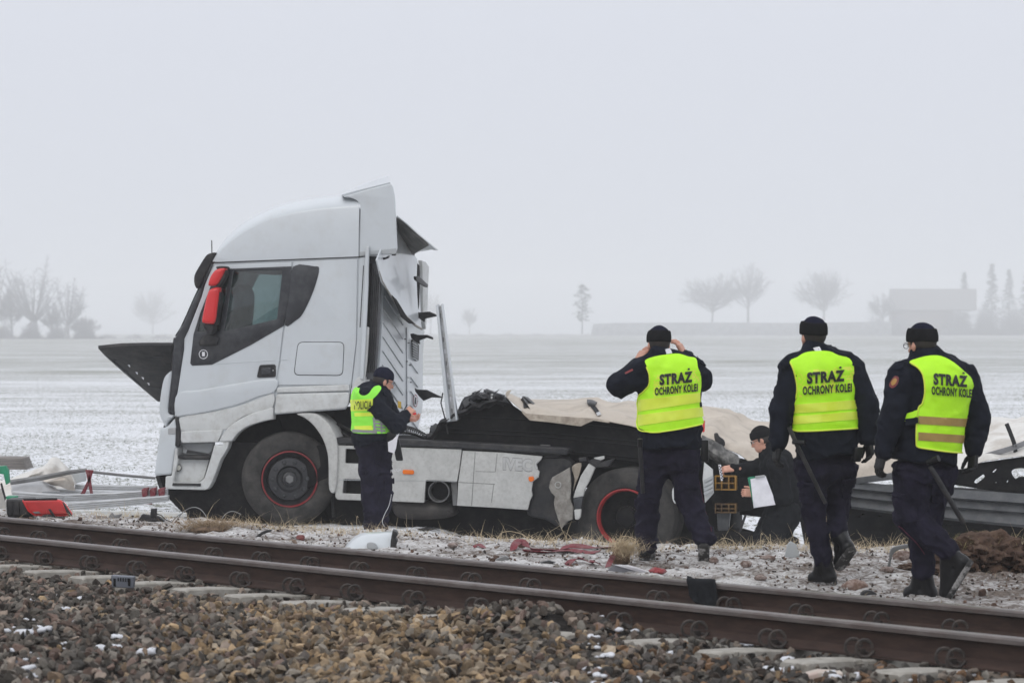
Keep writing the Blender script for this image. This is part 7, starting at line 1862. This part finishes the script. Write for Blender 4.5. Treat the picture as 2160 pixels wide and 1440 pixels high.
def bare_tree(label, px, py, top, halfw, Z, seed, kind='oak', group='bare trees in the mist'):
    r_ = random.Random(seed); s_ = Z / F; Hh = (py - top) * s_; Wd = halfw * s_; base = at(px, py, Z)
    t_ = thing('bare_tree', label, 'tree', base, group); trunk = []; crown = []
    def curve(p, q, up, r0, r1, n, lst):
        c = (p + q) / 2 + up; pv = p
        for k in range(1, n + 1):
            t = k / n; x = p * (1 - t) ** 2 + c * 2 * t * (1 - t) + q * t * t + Vector((r_.gauss(0, 1), r_.gauss(0, 1), r_.gauss(0, 1))) * Wd * .008
            lst.append((pv, x, r0 + (r1 - r0) * (k - 1) / n, r0 + (r1 - r0) * t)); pv = x
    if kind == 'willow':
        th = Hh * .20; curve(base, base + Vector((Wd * .04, 0, th)), Vector((-Wd * .03, 0, 0)), Wd * .16, Wd * .13, 3, trunk); trunk.append((base + Vector((0, 0, th * .8)), base + Vector((Wd * .05, 0, th * 1.2)), Wd * .18, Wd * .08)); c0 = base + Vector((Wd * .04, 0, th * 1.05)); nb = 26
    else:
        curve(base, base + Vector((Wd * .03, 0, Hh * .70)), Vector((Wd * .02, 0, 0)), Hh * .022, Hh * .006, 6, trunk); nb = 60
    for k in range(nb):
        a = r_.uniform(0, 6.283); e = r_.uniform(-.30, 1.0) if kind != 'willow' else r_.uniform(.15, 1.)
        ce = Vector((0, 0, Hh * .56)) if kind != 'willow' else Vector((0, 0, Hh * .38)); rz = Hh * .44 if kind != 'willow' else Hh * .62
        ch_ = math.sqrt(max(.0, 1 - e * e)); dirv = Vector((math.cos(a) * ch_ * Wd, math.sin(a) * ch_ * Wd, e * rz)); tgt = base + ce + dirv * r_.uniform(.62, 1.)
        st_ = c0 if kind == 'willow' else base + Vector((0, 0, Hh * r_.uniform(.22, .62)))
        main = []; curve(st_, tgt, Vector((dirv.x * .12, dirv.y * .12, -Hh * .05 if kind != 'willow' else Hh * .01)), Wd * (.017 if kind != 'willow' else .030), Wd * .006, 8, main); crown += main
        for b_ in main[2:]:
            for _ in range(3):
                d = (b_[1] - b_[0]).normalized(); rv = Vector((r_.gauss(0, 1), r_.gauss(0, 1), r_.gauss(0, 1) + (.5 if kind == 'willow' else .2))).normalized(); d = (d + rv * .9).normalized(); L_ = Wd * r_.uniform(.14, .30)
                q1 = b_[1] + d * L_ * .5; q2 = q1 + (d + Vector((r_.gauss(0, .3), r_.gauss(0, .3), .15))).normalized() * L_ * .5; crown.append((b_[1], q1, Wd * .004, Wd * .003)); crown.append((q1, q2, Wd * .003, Wd * .002))
                for _ in range(3):
                    d3 = (d + Vector((r_.gauss(0, .6), r_.gauss(0, .6), r_.gauss(0, .5) + .1))).normalized(); q0 = b_[1].lerp(q2, r_.uniform(.2, 1)); crown.append((q0, q0 + d3 * L_ * r_.uniform(.3, .6), Wd * .0022, Wd * .0015))
    # fit to the wanted height and width
    P = np.array([tuple(s2[1]) for s2 in crown]); zt = np.percentile(P[:, 2], 99.7) - base.z; wx = np.percentile(np.abs(P[:, 0] - base.x), 98.5); fz = Hh / zt; fx = Wd / wx
    def fit(v): v = Vector(v) - base; return tuple(base + Vector((v.x * fx, v.y * fx, v.z * fz)))
    f2 = lambda L_: [(fit(a), fit(b), ra, rb) for a, b, ra, rb in L_]
    segs_mesh('trunk', f2(trunk), FROST_HAZE, t_, 7); segs_mesh('crown', [(a, b, max(ra, .036), max(rb, .026)) for a, b, ra, rb in f2(crown)], FROST_HAZE, t_, 3)
    return t_
bare_tree('tall pollard willow standing in mist at the left, the broadest crown there', 68, 718, 544, 72, 900, 1, 'willow')
bare_tree('smaller pollard willow right of the broad one on the left skyline', 140, 718, 588, 40, 880, 2, 'willow')
bare_tree('low bushy bare tree between the broad willow and the picture edge', 24, 718, 612, 34, 905, 31)
bare_tree('low bushy bare tree in the gap between the two left willows', 108, 718, 640, 26, 905, 32)
bare_tree('misty willow cut off by the left edge of the picture', -14, 718, 536, 44, 900, 3, 'willow')
bare_tree('faint bare shrub tree low between the left willows and the cab', 178, 718, 668, 30, 900, 13)
bare_tree('rounded bare tree, left one of the close pair on the right skyline', 1502, 682, 578, 62, 1250, 4)
bare_tree('rounded bare tree, taller right one of the close pair on the right skyline', 1578, 682, 556, 44, 1250, 5)
bare_tree('bare tree with round crown above the middle guard', 1737, 682, 570, 58, 1260, 6)
bare_tree('low bare tree beside the left gable of the barn', 1862, 690, 618, 30, 1270, 7)
bare_tree('very faint bare tree in mist between the cab and the lone pine', 990, 706, 650, 16, 1500, 8)
bare_tree('very faint bare tree just right of the torn cab', 908, 706, 612, 26, 1600, 9)
bare_tree('very faint bare tree in mist left of the cab', 322, 706, 612, 44, 1700, 10)
def conifer(label, px, py, top, halfw, Z, seed, pine=False, group='conifers in the mist'):
    r_ = random.Random(seed); s_ = Z / F; Hh = (py - top) * s_; Wd = halfw * s_; base = at(px, py, Z)
    t_ = thing('pine_tree' if pine else 'spruce_tree', label, 'tree', base, None if pine else group)
    segs_mesh('trunk', [(tuple(base), tuple(base + Vector((0, 0, Hh * .97))), Hh * .016, Hh * .003)], FROST_HAZE, t_, 6)
    T = []
    nb = 150 if not pine else 60
    for k in range(nb):
        f = (k / nb) if not pine else .26 + .74 * (k / nb); z = Hh * (.06 + .92 * f) if not pine else Hh * f
        if pine: env = Wd * (math.sin(math.pi * min(1, max(0.05, (f - .2) / .86)) ** .8)) * r_.choice((.35, .7, 1.0)) 
        else: env = Wd * (1 - f) ** .85 * r_.uniform(.6, 1.05)
        a = r_.uniform(0, 6.28); tip = Vector((math.cos(a) * env, math.sin(a) * env, z - (.10 if not pine else -.04) * env)); root_ = Vector((0, 0, z))
        for j in range(26 if not pine else 34):
            u = r_.uniform(.15, 1) ** .7; c = root_.lerp(tip, u) + Vector((r_.gauss(0, 1), r_.gauss(0, 1), r_.gauss(0, .45))) * Wd * .055
            sz = Wd * r_.uniform(.03, .075); d1 = Vector((r_.gauss(0, 1), r_.gauss(0, 1), r_.gauss(0, .6))).normalized() * sz; d2 = Vector((r_.gauss(0, 1), r_.gauss(0, 1), r_.gauss(0, .6))).normalized() * sz
            T.append((base + c - d1, base + c + d1, base + c + d2))
    V = np.array([[tuple(q) for q in t3] for t3 in T]).reshape(-1, 3); Fq = np.arange(len(V)).reshape(-1, 3)
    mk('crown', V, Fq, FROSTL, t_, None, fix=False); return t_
conifer('lone slender pine standing in the misty field above the first guard', 1228, 704, 600, 32, 1000, 1, True)
conifer('narrow spruce just right of the barn roof', 2034, 706, 572, 30, 1290, 2)
conifer('tallest spruce in the misty group at the right', 2092, 706, 554, 36, 1290, 3)
conifer('spruce between the tallest one and the right edge', 2128, 706, 566, 32, 1300, 4)
conifer('spruce at the right edge of the picture', 2166, 706, 572, 36, 1290, 5)
# barn
Zb_ = 1280.; t_ = thing('barn', 'long low barn with snow on its pitched roof among the right trees', 'barn', at(1950, 707, Zb_)); BN = VP(1950, 707, Zb_)
WALLM = mat('barn_wall', (.20, .17, .16), .9); ROOFM = mat('barn_roof', (.22, .21, .21), .9)
plate('wall', BN, [(1884, 652), (2012, 652), (2012, 710), (1884, 710)], WALLM, t_, 0, 14, .02)
rows = [[BN.px(x, y, v) for x in (1876, 1920, 1965, 2010, 2060)] for y, v in ((655, -1.0), (611, 7.0), (655, 15.0))]
sheet('roof', rows, ROOFM, t_, .4, 20)
for k, (y, a, b) in enumerate(((634, 1892, 1990), (641, 1888, 2004), (648, 1890, 2008))):
    plate('snow_strip', BN, [(a, y), (b, y), (b + 3, y + 4.5), (a - 2, y + 4.5)], mat('roof_snow', (.6, .62, .65), .8), t_, .2 - k * .5 + 3.2 - k * 1.1, .5, .05)
# long embankment and the snow bank
def bank(name, label, cat, ol, Z, m, d):
    o = plate(name, VP(ol[0][0], ol[0][1], Z), ol, m, None, 0, d, .05, loc=at(ol[0][0], ol[0][1], Z)); tag(o, label, cat); return o
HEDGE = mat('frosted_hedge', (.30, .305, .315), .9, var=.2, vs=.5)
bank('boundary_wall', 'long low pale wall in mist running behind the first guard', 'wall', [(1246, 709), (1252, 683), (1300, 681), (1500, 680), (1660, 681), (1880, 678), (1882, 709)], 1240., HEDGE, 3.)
# far hedge line on the left: foliage-like bare scrub
SG = []; r_ = random.Random(21)
def scrub(label, x0, x1, y0, y1, Z, n, seed):
    r_ = random.Random(seed); SG = []; s_ = Z / F
    t_ = thing('hedge', label, 'hedge', at((x0 + x1) / 2, y0, Z), 'scrub along the far field edge')
    for k in range(n):
        x = r_.uniform(x0, x1); hh = (y0 - y1) * r_.uniform(.3, 1.) * s_ * (.6 + .4 * math.sin(x * .11 + seed)); p = at(x, y0, Z) + Vector((0, r_.uniform(0, 4), 0)); d = Vector((r_.gauss(0, .25), r_.gauss(0, .2), 1)).normalized()
        q = p + d * hh * .5; SG.append((tuple(p), tuple(q), .05, .04))
        for _ in range(5):
            e_ = q + (d + Vector((r_.gauss(0, .4), r_.gauss(0, .4), 0))).normalized() * hh * r_.uniform(.2, .5); SG.append((tuple(q), tuple(e_), .03, .015))
    segs_mesh('twigs', SG, FROST_HAZE, t_, 3)
scrub('low frosted scrub in front of the left willows', -30, 215, 719, 672, 890, 1500, 1)
scrub('thin frosted scrub between the left willows and the cab', 215, 365, 716, 700, 950, 400, 2)
scrub('dense frosted thicket right of the barn under the spruces', 1990, 2190, 708, 628, 1275, 2600, 5)
scrub('frosted bushes against the left end of the barn', 1845, 1905, 708, 640, 1262, 500, 6)
scrub('thin frosted scrub line right of the cab', 880, 1245, 709, 700, 1200, 500, 3)
